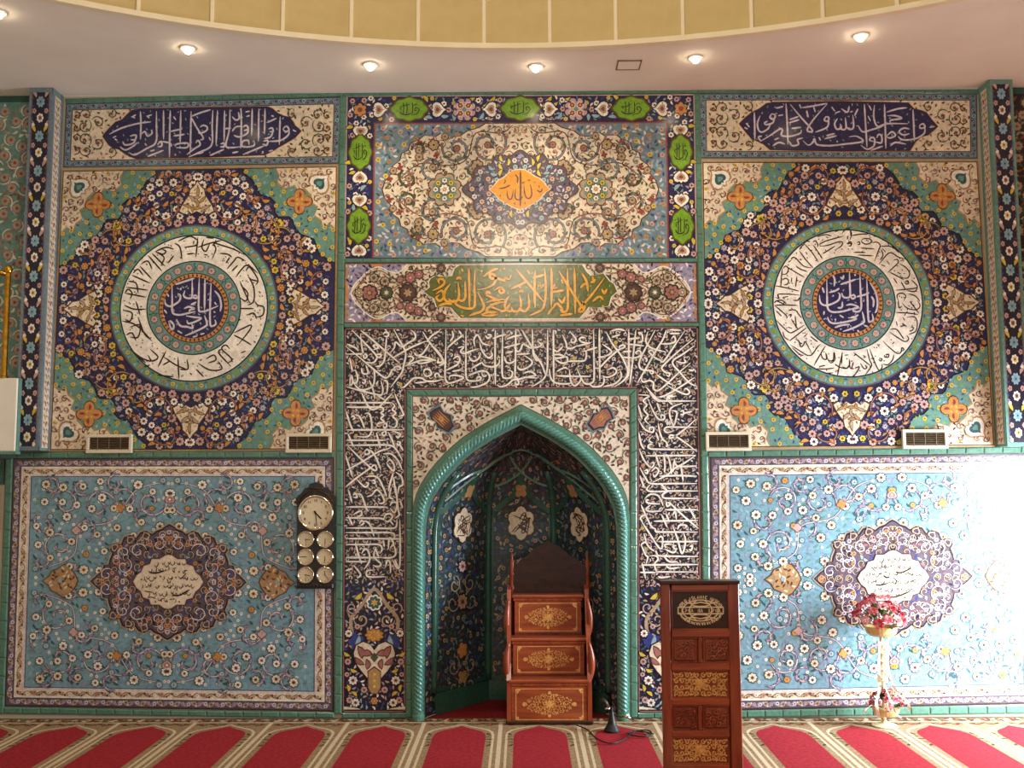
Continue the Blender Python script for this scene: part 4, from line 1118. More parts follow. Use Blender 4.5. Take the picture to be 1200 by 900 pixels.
def creed_panel():
    q = [(403.7, 308), (816.8, 307.2), (818, 378.6), (402.8, 379.2)]
    root = panel_root('creed_panel', q, 'long panel of thick golden lettering on an olive green cartouche')
    slab('ground', q, CREAM, root)
    W, H = 414.0, 71.0
    T = quadT(q, W, H)
    b = Orn(T)
    border_frame(b, W, H, 0, 1.0, UMBER, 1); border_frame(b, W, H, 1.0, 2.2, ROSY, 1)
    for sx in (0, 1):
        f = lambda x, y: (W - x if sx else x, y)
        for sy in (0, 1):
            g = lambda x, y: f(x, H - y if sy else y)
            co = [(2.2, 2.2), (74, 2.2), (64, 12), (54, 11), (44, 6), (36, 6), (26, 12), (20, 18), (12, 26), (8, 35.5), (2.2, 35.5)]
            b.poly([g(*p) for p in co], LILAC, 3)
            b.ribbon([g(*p) for p in co[1:10]], 1.4, WHITE, 5, 0, 3)
            for x, y in scatter(1200, (2, 2, 72, 36), 4.2, lambda x, y: inside(co, x, y) and y > 3.4 and x > 3.6, 51):
                X, Y = g(x, y); b.leaf(X, Y, 4.4, 1.8, RND.random() * 6, RND.choice((INK, GREYB, WHITE, MAUVE, COBALT, LILACW)), 4)
            b.poly([g(30, 2.2), g(45, 2.2), g(43, 5.5), g(33, 4.8)], ORANGE, 5)
            b.poly([g(2.2, 22), g(5, 26), g(5.4, 35), g(2.2, 35)], ORANGE, 5); b.poly([g(2.2, 4), g(4.6, 6), g(4.4, 18), g(2.2, 20)], OCHRE, 5)
    b.build('border', root)
    v = Orn(T)
    cart = grow(CART_S, 3.5); cl = []
    ins = [(x - 403.3, y - 307.6) for x, y in cart]
    def ok(x, y):
        xx = min(x, W - x)
        if inside(ins, x, y) or y < 4 or y > H - 4 or xx < 4: return False
        edge = 8 + abs(y - H / 2) * 0.55 if xx < 50 else 0
        if xx < edge + 4: return False
        if 40 < xx < 75 and (y < 14 - (xx - 40) * 0.1 or y > H - 14 + (xx - 40) * 0.1): return False
        return True
    for sx in (0, 1):
        f = lambda x, y: (W - x if sx else x, y)
        for x, y, r, c1, c2, c3 in ((30, 35.5, 8.5, ROSY, BROWN, OCHRE), (50, 35.5, 7, MOSS, TAN, CREAM), (75, 35.5, 9.5, BROWN, TAN, OCHRE), (18, 35.5, 5, TAN, BROWN, CREAM),
                                 (35, 18, 5, TAN, BROWN, MOSS), (48, 22, 5.2, TAN, MOSS, BROWN), (35, 53, 5, TAN, BROWN, MOSS), (48, 49, 5.2, TAN, MOSS, BROWN), (78, 18, 6, ROSY, RED, PINK), (78, 53, 6, ROSY, RED, PINK), (88, 14, 5, ROSY, RED, PINK), (88, 57, 5, ROSY, RED, PINK), (106, 20, 4.6, BROWN, TAN, RED), (104, 52, 4.6, BROWN, TAN, RED), (114, 7, 5, BROWN, TAN, RED), (114, 64, 5, BROWN, TAN, RED), (66, 20, 4, ROSY, PINK, RED), (66, 51, 4, ROSY, PINK, RED)):
            X, Y = f(x, y); v.flower(X, Y, r, c1, c2, c3, 6, 8, UMBER)
        for st in ([(10, 35.5), (28, 14), (44, 10), (62, 20), (84, 10), (120, 6)], [(10, 35.5), (28, 57), (44, 61), (62, 51), (84, 61), (120, 65)], [(50, 35), (62, 28), (76, 24), (98, 34)], [(50, 36), (62, 43), (76, 47), (98, 36)], [(30, 35), (42, 28), (56, 20)], [(30, 36), (42, 43), (56, 51)], [(84, 12), (96, 22), (108, 34)], [(84, 59), (96, 49), (108, 37)]):
            v.ribbon([f(*p) for p in st], 0.9, BROWN, 5)
    for x, y in scatter(9000, (2, 2, W / 2, H - 2), 3.9, ok, 52):
        c = RND.choice((BROWN, MOSS, ROSY, UMBER, BROWN, ROSY)); a = RND.random() * 6
        for X in (x, W - x):
            if ok(X, y): v.leaf(X, y, 4.2, 1.7, a if X == x else pi - a, c, 3)
    for x, y in scatter(2500, (6, 5, W / 2, H - 5), 9.5, ok, 54):
        for X, d in ((x, 1), (W - x, -1)):
            if ok(X, y): v.spiral(X, y, 4.6, y, d, 1.1, 1.0, (BROWN, MOSS, ROSY)[int(x) % 3], 4, None, 14)
    v.build('vine_scrolls', root, kind='stuff')
    g = Orn(WT)
    g.poly(grow(CART_S, 1.3), WHITE, 10); g.poly(CART_S, OLIVE, 11)
    gobj = g.build('cartouche', root, label='olive green cartouche with white outline')
    t = Orn(WT)
    ci = grow(CART_S, -4)
    for x, y in scatter(1200, (500, 312, 720, 372), 8, lambda x, y: inside(ci, x, y), 53):
        t.leaf(x, y, 3.2, 1.2, RND.random() * 6, LEAFG, 12)
    write(t, TXT_S, 490, 300, 5, 2.9, GOLD, 15, UMBER, 1.35)
    t.build('inscription', gobj, label='golden Arabic lettering')
creed_panel()

# ---- the great script band round the mihrab
BAND = [
 (400, 380, 9, """115,65 240,190 370,330 365,380 330,410 265,400;205,65 300,140 450,270 620,415;440,110 470,85 500,100 490,130 450,125;480,125 470,250 455,380 410,440 360,445;
55,240 180,340 300,440 440,555 490,560 520,520 540,480 570,490 560,460 600,445 630,465 600,480 580,465;55,318 150,315 255,318 270,345 245,360 235,320 215,210 205,100;560,65 610,160 670,270 680,340 660,430 640,510 580,590 520,670;
540,360 640,300 760,235 895,180;520,300 560,250 575,190 640,240 690,210 780,150 770,90 730,65;370,320 420,320 410,350 380,345;340,270 390,250 370,220 340,230 370,260;680,440 760,410 860,380 1000,385;700,345 740,340 760,370 700,420;
810,355 860,345 1000,380;800,395 840,415 960,390;860,80 930,190 1070,370 1060,400 1015,405 1030,370;940,190 860,310 800,330 770,300;1040,70 960,120 900,190;620,655 660,665 720,610 770,570 850,570 900,600 1000,600 1070,580;
870,530 880,480 930,480 950,530 900,550 870,520;1000,570 990,530 1020,520 1040,550 1080,560;780,620 900,610;90,660 105,540 125,610 100,650;150,480 175,560 160,620 120,610;130,620 200,690 290,680 345,630 350,500 330,470;
95,370 120,500;215,460 230,520 285,515 260,430;295,590 340,700 355,790;225,590 255,590 245,625 220,610;55,660 200,700 390,745 430,740 440,680 420,600;380,750 460,800;390,600 370,640;450,590 490,620 480,740;
215,720 270,840 320,895;50,828 300,828 540,828;60,875 380,878;60,210 150,250 180,280"""),
 (510, 380, 9, """115,55 112,300 105,540 125,610 160,620 230,600 300,565 220,540 155,550 150,590;130,250 210,180 300,110;0,250 60,330 80,390 40,405 30,370;325,70 325,300 325,530 345,590 400,600 470,590 480,560 445,560 440,590;
240,250 300,240 270,290 310,310 390,280 460,260;420,240 410,160 450,115 500,200 580,225;470,200 500,290 560,355 600,330 590,290;480,300 460,360 410,390 370,370 360,330;550,110 590,120 560,150 530,120;490,400 530,440 620,450 670,420 680,370;
635,65 632,300 635,640;605,155 680,125 750,110;712,55 708,300 708,530 740,570 800,560 815,510 790,490;730,340 750,400 800,410 840,380;850,50 848,300 840,590;755,160 830,130 900,120;730,250 800,230 900,205;750,300 820,290;
830,240 870,290 900,270 930,210 1000,250 1080,250;920,70 970,160 1025,250;1025,55 1030,250 1060,370 1080,385;940,330 1020,390 1000,440 920,480 880,470 870,440;860,320 1000,310;655,640 690,660 760,640 820,590 870,590 880,630 850,635 845,600;
840,540 880,580 960,560 1080,570;930,520 1000,500 1060,540 980,550;380,470 500,400;350,545 430,510 520,485;490,510 540,500 575,560 540,620 440,660 370,665;495,520 510,550 545,540;190,370 230,340 260,360 250,400 200,390;
255,390 230,430 110,490;40,440 120,400;180,500 280,480;180,70 190,130 160,180;250,70 280,110"""),
 (620, 380, 9, """35,55 40,240 50,340 100,390;0,245 80,245 130,220 100,190;195,60 195,300 190,480 150,580 30,660;45,300 130,420 170,530;255,60 258,300 260,650;215,470 225,560 280,620 400,630 440,620;265,270 300,290 360,230;
350,110 390,200 400,250 450,255 500,230;430,80 490,150 480,190 445,190 450,150;640,200 560,190 530,160 560,140 600,150;500,235 600,210 650,195;240,330 310,320 370,345 290,360 270,350;270,370 340,410 400,400 400,350 370,350;
400,395 450,390 500,390 590,380 600,290 560,290;600,280 720,245;680,60 682,300 685,560 660,620 600,630 560,590 500,460;740,50 742,300 745,600;770,210 870,290 800,340 720,350;690,460 740,460 830,370 920,290 970,260 1010,240 990,220 950,240 960,260;
810,80 880,210 980,350 1040,500 1000,590 900,660;1050,60 1050,300 1045,500;630,630 680,660 760,650 790,600 780,540;780,550 830,560 900,530 920,490 880,460 820,490;960,490 970,560 900,630 780,660;285,545 450,550 650,552;290,500 370,460 400,470;
425,480 440,600 480,650 540,600 545,540;980,350 1080,355;1000,290 1080,285;860,75 940,55 1010,70;870,140 960,110"""),
 (730, 380, 9, """58,70 60,300 60,520 0,600;135,60 115,250 90,480 70,640;45,160 180,145;40,210 220,230;0,290 80,290;0,350 130,355 190,320 170,280 135,300 150,320;340,60 260,210 180,370 170,440 200,480 280,490 320,500 300,525 270,490;
260,80 240,180 280,240 350,270 450,295;455,60 420,160 340,290 240,470 150,620;655,65 540,230 430,390 390,380 330,350 270,290 310,280 330,330;745,155 590,280 420,440 415,480 450,510 490,520 480,550 450,530;755,225 640,310 520,400 600,510 700,620 780,655;
510,150 540,130 550,180 500,205 390,210;490,60 610,65;490,100 600,100;150,190 200,180 200,110 165,90 180,120;710,410 600,500 450,640 370,700 320,680 320,620 280,595 220,610 195,590 200,540;755,560 620,650 450,750 370,770;
240,660 310,740 380,800 450,810 760,810;350,530 420,580 510,640;470,650 560,700 660,740 700,720 670,680 640,690;570,610 600,600 600,630 575,630;690,480 730,490 750,470;640,370 660,400 620,410 560,390;460,800 470,770 550,760;
220,350 250,370 240,400"""),
 (400, 460, 7.5, """45,90 250,90 450,92;50,125 200,128 350,130 370,160 350,180 375,200 350,230 380,260 330,270 315,290 340,300;450,92 470,120 450,150 480,180 455,210 490,250 480,300 440,310;470,10 500,80 540,170 545,200 500,210;
190,20 230,110 270,150 330,130 400,60 450,10;45,170 80,280 110,345;90,220 105,205 120,225 100,240;120,195 160,210 190,270 205,315;210,185 250,190 270,280 260,360 220,390 130,385;45,330 300,328 550,328;
370,285 395,270 400,300 380,310 370,290;380,310 395,360 375,380 360,360 385,340;310,355 330,430 345,490;415,350 445,410 470,475;450,340 520,365 500,395 480,380;45,420 200,420 400,420;50,465 250,462 430,465 490,510 540,600;
60,470 150,560 270,670 310,680 300,640 270,640;45,685 200,600 330,520 430,490;45,825 150,740 290,640;60,360 110,480;40,550 100,740;205,520 230,500 250,530 215,545 210,520;250,500 300,560 350,680;370,540 440,540 500,600 535,680;
400,620 430,590 465,640 460,690 420,650 400,620;460,700 430,800 415,870;460,740 480,900;480,700 530,740 540,810 510,830 500,890;490,430 520,440 500,465 490,440;510,450 545,510;135,760 210,830 240,800 215,790;220,740 290,735 340,770 390,890;
270,780 290,770 300,795 275,795"""),
 (400, 570, 7.5, """40,180 250,180 410,182;105,80 125,60 140,95 110,95;140,65 180,80 220,190 240,220;225,90 270,75 310,30 350,60 380,130 350,150 325,140;370,0 400,90;440,10 425,90 460,110;480,0 490,100 500,200 510,250 470,280;
430,170 450,140 490,150 470,230 430,190;40,275 180,278 340,280 380,295;375,290 390,250 430,240 450,270 410,310 385,295;430,300 460,340;490,290 485,350 440,368 250,365 40,365;105,250 170,215 180,250 140,265;160,330 180,300 200,320 170,345;
200,300 250,330 290,440;40,405 250,405 440,407 470,440 450,470;40,458 300,458 540,462;40,510 200,510 330,510 360,550 340,590;415,550 425,450 460,500 430,540;460,500 480,590 440,625 350,625;515,290 518,500 515,690 490,715 450,640;
40,625 180,625 350,625;40,660 230,660;125,490 150,590 180,680;180,590 210,550 240,570 250,650 200,730;300,540 290,620 350,680 320,705 280,690;300,540 330,620;390,710 405,650 430,670 435,760;280,735 230,740 225,780 260,795 390,792;470,640 500,710;
60,250 100,340;65,30 95,140;520,130 540,190;370,470 380,530;40,740 100,720;110,690 170,770 150,800"""),
 (735, 460, 7.5, """195,5 260,70 330,75 605,75;380,60 350,40 400,20;345,60 400,110;485,95 400,125 370,180 405,290 435,190 420,165 385,160;95,20 190,30 140,70 170,110 145,150 180,200 155,240 190,280;190,80 230,170 275,235 320,235 325,205 295,200 300,230;
260,90 290,175;95,110 130,235;95,230 150,320 220,350 230,310 195,310 200,345;465,170 490,160 490,195 465,190;490,185 570,165;600,235 520,310 410,390 370,400 380,375 430,390 520,450 610,520;610,305 450,305 350,305 325,330 345,350 390,345;
270,270 285,350 310,410 350,440;225,380 190,420 230,450 250,450 190,460 205,495 400,500 610,500;250,350 275,420;100,350 120,450 150,500;105,500 150,600 210,660 235,620 205,620;160,555 350,555 600,552;600,552 500,620 410,670 380,700 340,730 220,790;
320,540 330,640 325,705;340,540 370,600 390,720;410,580 430,640 500,650 610,645;410,600 400,700;280,735 450,730 610,735;110,660 160,750 210,800 400,800 610,800;240,520 285,660;470,640 490,780;215,690 250,660 275,690 240,740 225,710;
150,690 175,680 175,710 150,700;110,730 150,840;200,810 170,850 220,870 400,865 620,865;290,800 350,860;330,260 350,240 350,280 380,250 370,290;280,440 285,480;340,440 355,470 335,470;400,445 425,445"""),
 (735, 570, 7.5, """300,10 350,40 310,70 320,100 400,105 620,105;160,100 200,70 260,75 290,110 315,170;190,120 170,120 180,145 290,155;300,215 200,220 165,200 200,165;340,130 350,175 380,150 340,140;330,205 450,205 620,205;370,140 450,220 540,300 625,370;
120,160 160,250 210,350 245,370;135,310 115,280 140,255 170,260;120,300 180,390 290,550 310,460 290,440 260,480;230,305 400,302 620,300;245,365 250,395 300,400 620,400;400,250 420,220 430,290;440,380 460,340 520,345 500,370;300,245 350,360;
340,240 365,300;540,180 600,290;275,485 450,485 620,482;400,350 440,460 480,590 510,480 490,400;340,540 330,510 380,505;330,550 400,580 430,560;430,520 400,525 420,550 440,545;545,530 570,520 560,560 540,550;250,560 260,590 300,610 620,615;
145,410 180,520 240,570;350,595 330,620 370,660 440,660;120,510 150,490 170,500;120,510 160,600 180,620 165,680;190,610 250,610 270,640 240,680 255,740 290,750 620,750;120,690 300,688 620,685;110,755 250,755;130,670 160,810;270,790 300,800 380,790;340,700 380,720 450,712""")]

def mihrab_band():
    q = [(403.3, 384), (818.4, 382.5), (823.3, 835), (401, 835)]
    root = panel_root('script_band', q, 'tall band of dense white lettering on dark ground framing the mihrab niche')
    outer = [(403.3, 384), (818.4, 382.5), (821, 600), (823.3, 835), (747.4, 835), (746.6, 600), (746, 455.8), (476.6, 457), (476.2, 600), (475.6, 835), (401, 835), (402, 600)]
    c = [at(x, y, 0) for x, y in outer]
    m = MB(); m.prism([(p.x, 0, p.z) for p in c], (0, -0.008, 0)); m.build('ground', INK, root)
    b = Orn(WT)
    for a, d in (((403.3, 384), (818.4, 382.5)), ((818.4, 382.5), (821, 600)), ((821, 600), (823.3, 835)), ((823.3, 835), (747.4, 835)), ((747.4, 835), (746, 455.8)), ((746, 455.8), (476.6, 457)), ((476.6, 457), (475.6, 835)), ((475.6, 835), (401, 835)), ((401, 835), (402, 600)), ((402, 600), (403.3, 384))):
        L = hypot(d[0] - a[0], d[1] - a[1]); nx, ny = -(d[1] - a[1]) / L, (d[0] - a[0]) / L
        b.ribbon([(a[0] + nx * 0.5, a[1] + ny * 0.5), (d[0] + nx * 0.5, d[1] + ny * 0.5)], 1.0, UMBER, 1, 0, 0, False)
        b.ribbon([(a[0] + nx * 1.6, a[1] + ny * 1.6), (d[0] + nx * 1.6, d[1] + ny * 1.6)], 1.2, ROSY, 1, 0, 0, False)
    b.build('border', root)
    def inband(x, y, e=3.0):
        return inside(outer, x, y) and all(inside(outer, x + dx, y + dy) for dx, dy in ((e, 0), (-e, 0), (0, e), (0, -e)))
    low = lambda x, y: y > (682 if x < 610 else 688)
    s = Orn(WT)
    for x, y in scatter(26000, (402, 383, 823, 700), 3.5, lambda x, y: inband(x, y) and not low(x, y), 61):
        k = RND.random()
        mat = (TAN if k < .46 else PINK if k < .60 else MOSS if k < .72 else LILACW if k < .88 else ROSY if k < .95 else TEAL)
        s.leaf(x, y, 3.6, 1.5, RND.random() * 6.3, mat, 1.5)
    for x, y in scatter(1500, (402, 383, 823, 700), 19, lambda x, y: inband(x, y, 5) and not low(x, y), 62):
        s.flower(x, y, 2.4, RND.choice((YELLOW, ROSY, TEAL, ORANGE, COBALT)), TAN, RED, 2.2, 6)
    for x, y in scatter(16000, (402, 383, 823, 700), 6.2, lambda x, y: inband(x, y, 4.5) and not low(x, y), 64):
        s.spiral(x, y, 2.7, RND.random() * 6, RND.choice((-1, 1)), 0.9, 0.95, RND.choice((TAN, CREAM, PINK, TAN)), 2.6, None, 9)
    s.build('leaf_filling', root, kind='stuff')
    t = Orn(WT)
    for x0, y0, k, txt in BAND: write(t, txt, x0, y0, k, 2.1, WHITE, 6, INK, 1.4)
    t.build('inscription', root, label='dense white Arabic lettering')
    # floral feet of the band
    for side in (0, 1):
        f = Orn(WT)
        x0, x1, y0, y1 = ((402.5, 475.5, 683, 834) if side == 0 else (747.5, 822, 689, 834))
        cx = (x0 + x1) / 2
        def P(x, y): return (cx + x, y)
        # arched palmette
        f.ribbon([P(-26, 742), P(-27, 725), P(-14, 708), P(0, 690), P(14, 708), P(27, 725), P(26, 742)], 4.0, TAN, 4)
        f.flower(cx, 706, 8, TEALD, YELLOW, ORANGE, 7, 8, WHITE)
        for sx in (-1, 1):
            f.spiral(cx + sx * 15, 726, 9, 0 if sx > 0 else pi, sx, 1.1, 1.8, TAN, 5, INK)
            f.spiral(cx + sx * 26, 712, 7, 1, -sx, 1.1, 1.4, PINK, 5, INK)
            f.leaf(cx + sx * 19, 698, 9, 4, sx * 0.7, YELLOW, 7, INK)
            f.lobed(cx + sx * 21, 752, 10, 5, COBALT, 5, 0.3)
            f.leaf(cx + sx * 20, 750, 10, 4, sx * 1.2, SKY, 6.5)
            for yy, xx, r in ((742, 30, 4.5), (775, 31, 4), (797, 25, 5.5), (808, 12, 4), (820, 29, 4), (823, 22, 5), (790, 32, 3), (734, 20, 3.4)):
                f.flower(cx + sx * xx, yy, r, WHITE if r > 4 else PINK, ROSY, BROWN, 6, 8, INK)
            for yy, xx in ((813, 24), (785, 24), (766, 32), (806, 31)): f.leaf(cx + sx * xx, yy, 7, 3, sx * yy, YELLOW, 6, INK)
        f.lobed(cx, 744, 12, 9, BROWN, 7, 0.2, ry=8.5); f.lobed(cx, 744, 11, 9, ORANGE, 8, 0.25, ry=7.6)
        for k in range(8): f.disc(cx + 5.5 * cos(k * pi / 4), 744 + 4 * sin(k * pi / 4), 1.2, YELLOW, 9, 5)
        heart = [(0, 762), (5, 755), (13, 752), (21, 756), (24, 765), (22, 776), (15, 786), (8, 794), (0, 786)]
        hh = [P(x, y) for x, y in heart] + [P(-x, y) for x, y in reversed(heart)][1:-1]
        f.poly(grow(hh, 1.6), INK, 9); f.poly(hh, CREAM, 10)
        for sx in (-1, 1):
            for x, y, L, W_ in ((17, 764, 10, 5), (9, 767, 9, 5), (17, 774, 9, 4), (9, 778, 8, 4)): f.leaf(cx + sx * x, y, L, W_, sx * (x + y), ROSY, 11, BROWN)
        f.shape(cx, 770, 6, pi / 2, [(1, 0), (0, .8), (-1, 0), (0, -.8)], MOSS, 12)
        f.poly([P(-8, 786), P(0, 780), P(8, 786), P(8, 806), P(4, 813), P(-4, 813), P(-8, 806)], BROWN, 12)
        f.poly([P(-7, 787), P(0, 782), P(7, 787), P(7, 805), P(3.4, 812), P(-3.4, 812), P(-7, 805)], OCHRE, 13)
        for yy in (790, 797, 804): f.disc(cx, yy, 1.8, YELLOW, 14, 6)
        f.flower(cx, 821, 4.5, ORANGE, RED, YELLOW, 8, 6, INK)
        for sx in (-1, 1): f.poly([(cx + sx * 36, 831), (cx + sx * 16, 831), (cx + sx * 20, 829.5), (cx + sx * 36, 827.5)], CREAM, 3)
        for x, y in scatter(5000, (x0 + 3, y0, x1 - 3, y1 - 4), 4.6, lambda x, y: True, 63 + side):
            f.leaf(x, y, 4.6, 1.8, RND.random() * 6, RND.choice((COBALT, SKY, TAN, PINK, WHITE, LILAC, TEALD, COBALT)), 2)
        f.build('floral_foot', root)
mihrab_band()

# ---- cream spandrels beside the arch crown
def spandrels():
    for side in (-1, 1):
        xe = 483.2 if side < 0 else 738.2
        top = 464.2 if side < 0 else 463.4
        ax = AX
        arc = [(AX + side * half(OUT_P, y), y) for y in (475, 480, 486, 493, 503, 513, 523, 533, 543, 552.5, 562, 570, 580, 589.5, 600)]
        arc = [p for p in arc if (p[0] - xe) * side < 0]
        poly = [(xe, top), (ax, top)] + arc + [(xe, arc[-1][1] + 3)]
        root = panel_root('spandrel_panel', [(min(xe, ax), top), (max(xe, ax), top), (max(xe, ax), 600), (min(xe, ax), 600)],
                          'cream spandrel panel left of the arch point, brown fleuron on green vines' if side < 0 else 'cream spandrel panel right of the arch point, reddish fleuron on green vines')
        c = [at(x, y, 0) for x, y in poly]
        m = MB(); m.prism([(p.x, 0, p.z) for p in c], (0, -0.008, 0)); m.build('ground', IVORY, root)
        v = Orn(WT)
        ok = lambda x, y: inside(poly, x, y) and inside(poly, x - side * 3, y + 3) and inside(poly, x + side * 2.5, y) and y > top + 3
        for x, y in scatter(6000, (min(xe, ax), top, max(xe, ax), 600), 5.0, ok, 71):
            v.leaf(x, y, 4.4, 1.9, RND.random() * 6, RND.choice((MOSS, BROWN, ROSY, MOSS, UMBER, TAN)), 1.5)
        for x, y in scatter(2000, (min(xe, ax), top, max(xe, ax), 600), 12, ok, 72):
            v.spiral(x, y, 6.4, RND.random() * 6, side, 1.2, 1.25, MOSS, 2.5, None, 18)
            v.flower(x, y, 2.9, ROSY, RED, CREAM, 4, 6, BROWN)
        fx, fy = xe - side * 34, top + 27
        pts0 = [(20, -5), (12, -8), (6, -13), (-4, -9), (-13, -12), (-17, -3), (-18, 5), (-10, 10), (-4, 7), (4, 12), (12, 9), (20, 7)]
        a = 0.75 if side < 0 else pi - 0.75
        rot = lambda k: [(fx + k * (x * cos(a) - y * sin(a)), fy + k * (x * sin(a) + y * cos(a))) for x, y in pts0]
        v.poly(rot(0.98), GREYB, 6); v.poly(rot(0.84), UMBER, 7); v.poly(rot(0.70), BROWN if side < 0 else ROSY, 8)
        for d in (-5, -2.4, 0.2, 2.8, 5.4):
            v.ribbon([(fx - 9 * cos(a) - d * sin(a), fy - 9 * sin(a) + d * cos(a)), (fx + 9 * cos(a) - d * sin(a), fy + 9 * sin(a) + d * cos(a))], 1.1, (ORANGE, BROWN)[int(d * 10) % 2], 9.4, 0.2, 0)
        v.flower(fx, fy, 3.6, ORANGE, YELLOW, RED, 11, 6)
        b = poly
        v.ribbon([(xe - side * .6, poly[-1][1]), (xe - side * .6, top + .6), (ax, top + .6)], 1.1, BROWN, 1.2, 0, 0, False)
        v.ribbon([(p[0], p[1] - 0.6) for p in [(ax, 475)] + arc], 1.3, BROWN, 1.2, 0, 0, False)
        v.build('vine_scrolls', root, kind='stuff')
spandrels()

# ---- arch moulding: flat green band, twisted rope, inner fillet
def arch_frame():
    root = empty('arch_moulding', (0, 0, 0)); tag(root, 'turquoise pointed arch moulding with twisted rope round the mihrab niche', 'arch')
    def resample(P, n):
        d = [0]
        for i in range(len(P) - 1): d.append(d[-1] + hypot(P[i + 1][0] - P[i][0], P[i + 1][1] - P[i][1]))
        out = []; j = 0
        for k in range(n + 1):
            t = d[-1] * k / n
            while j < len(d) - 2 and d[j + 1] < t: j += 1
            s_ = (t - d[j]) / max(d[j + 1] - d[j], 1e-9)
            out.append((P[j][0] + s_ * (P[j + 1][0] - P[j][0]), P[j][1] + s_ * (P[j + 1][1] - P[j][1])))
        return out
    Lm = len(ARCH_OUT) // 2
    A = catmull(ARCH_OUT[:Lm + 1], 5); A2 = catmull(ARCH_OUT[Lm:], 5)
    B = catmull(ARCH_IN[:len(ARCH_IN) // 2 + 1], 5); B2 = catmull(ARCH_IN[len(ARCH_IN) // 2:], 5)
    n = 150
    A = resample(A, n) + resample(A2, n)[1:]; B = resample(B, n) + resample(B2, n)[1:]
    def strip(t0, t1, y0, y1, mat, name):
        m = MB(); vs = []; fs = []
        for a, b in zip(A, B):
            for t, y in ((t0, 0.0), (t0, y0), (t1, y1), (t1, 0.0)):
                vs.append((a[0] + (b[0] - a[0]) * t, y, a[1] + (b[1] - a[1]) * t))
        for i in range(len(A) - 1):
            for k in range(3): fs.append((4 * i + k, 4 * i + k + 1, 4 * i + 4 + k + 1, 4 * i + 4 + k))
        m.add(vs, fs); return m.build(name, mat, root, smooth=False)
    strip(0.0, 0.30, -0.022, -0.026, GREEN, 'outer_fillet')
    strip(0.30, 0.80, -0.012, -0.012, GREEND, 'rope_bed')
    strip(0.80, 1.0, -0.024, -0.020, GREEN, 'inner_fillet')
    # rope: lobed section turning along the path
    mid = [(a[0] + (b[0] - a[0]) * 0.55, a[1] + (b[1] - a[1]) * 0.55) for a, b in zip(A, B)]
    L = sum(hypot(mid[i + 1][0] - mid[i][0], mid[i + 1][1] - mid[i][1]) for i in range(len(mid) - 1))
    n2 = 2 * int(L / 2 / 0.0062)
    h = len(mid) // 2
    M = resample(mid[:h + 1], n2 // 2) + resample(mid[h:], n2 // 2)[1:]
    vs = []; fs = []; K = 28; lob = 4; R = 0.037; dist = 0.0
    for i, p in enumerate(M):
        a = M[max(i - 1, 0)]; b = M[min(i + 1, len(M) - 1)]
        tx, tz = b[0] - a[0], b[1] - a[1]; d = hypot(tx, tz); tx /= d; tz /= d
        if i: dist += hypot(M[i][0] - M[i - 1][0], M[i][1] - M[i - 1][1])
        sgn = 1 if i <= len(M) / 2 else 1
        tw = dist / (0.031 * lob) * 2 * pi
        for k in range(K):
            q = 2 * pi * k / K
            r = R * (1 - 0.30 * (1 - abs(sin(lob * (q + tw) / 2))))
            vs.append((p[0] - tz * r * cos(q), -0.044 - r * sin(q), p[1] + tx * r * cos(q)))
    for i in range(len(M) - 1):
        for k in range(K): fs.append((i * K + k, i * K + (k + 1) % K, (i + 1) * K + (k + 1) % K, (i + 1) * K + k))
    mesh_obj('twisted_rope', vs, fs, ROPE, root, smooth=True)
    for sx, pf in ((-1, A[0]), (1, A[-1])):
        x = M[0][0] if sx < 0 else M[-1][0]
        MB().lathe([(0.046, 0.0), (0.046, 0.03), (0.040, 0.045), (0.042, 0.06)], (x, -0.056, 0.0), 16).build('rope_base', GREEN, root)
arch_frame()

# ---- the niche itself
ND = 0.60
NPLAN = [(-1.0, 0.0), (-0.935, 0.16), (-0.375, 1.0), (0.375, 1.0), (0.935, 0.16), (1.0, 0.0)]
_zt = [(ARCH_IN[i][1], ARCH_IN[i][0]) for i in range(len(ARCH_IN) // 2 + 1)]
_zr = [(ARCH_IN[-1 - i][1], ARCH_IN[-1 - i][0]) for i in range(len(ARCH_IN) // 2 + 1)]
Z_TOP = _zt[-1][0]
def interp(tab, z):
    if z <= tab[0][0]: return tab[0][1]
    for i in range(len(tab) - 1):
        if tab[i][0] <= z <= tab[i + 1][0]:
            t = (z - tab[i][0]) / max(tab[i + 1][0] - tab[i][0], 1e-9)
            return tab[i][1] + t * (tab[i + 1][1] - tab[i][1])
    return tab[-1][1]
W0 = (_zr[0][1] - _zt[0][1]) / 2
def niche(a, z, off=0.0):
    """a: 0..5 along the plan polygon, z height -> 3D point (off: towards the inside)"""
    xl, xr = interp(_zt, z), interp(_zr, z)
    c = (xl + xr) / 2; w = (xr - xl) / 2; s = w / W0
    i = min(int(a), 4); t = a - i
    px = NPLAN[i][0] + t * (NPLAN[i + 1][0] - NPLAN[i][0]); py = NPLAN[i][1] + t * (NPLAN[i + 1][1] - NPLAN[i][1])
    sd = min(1.0, s ** 0.75) if s > 0 else 0
    k = 1 - off / max(w, 0.05)
    return Vector((c + px * w * k, py * ND * sd - off * min(1.0, py * 4) * 0.75 + 0.0005, z))

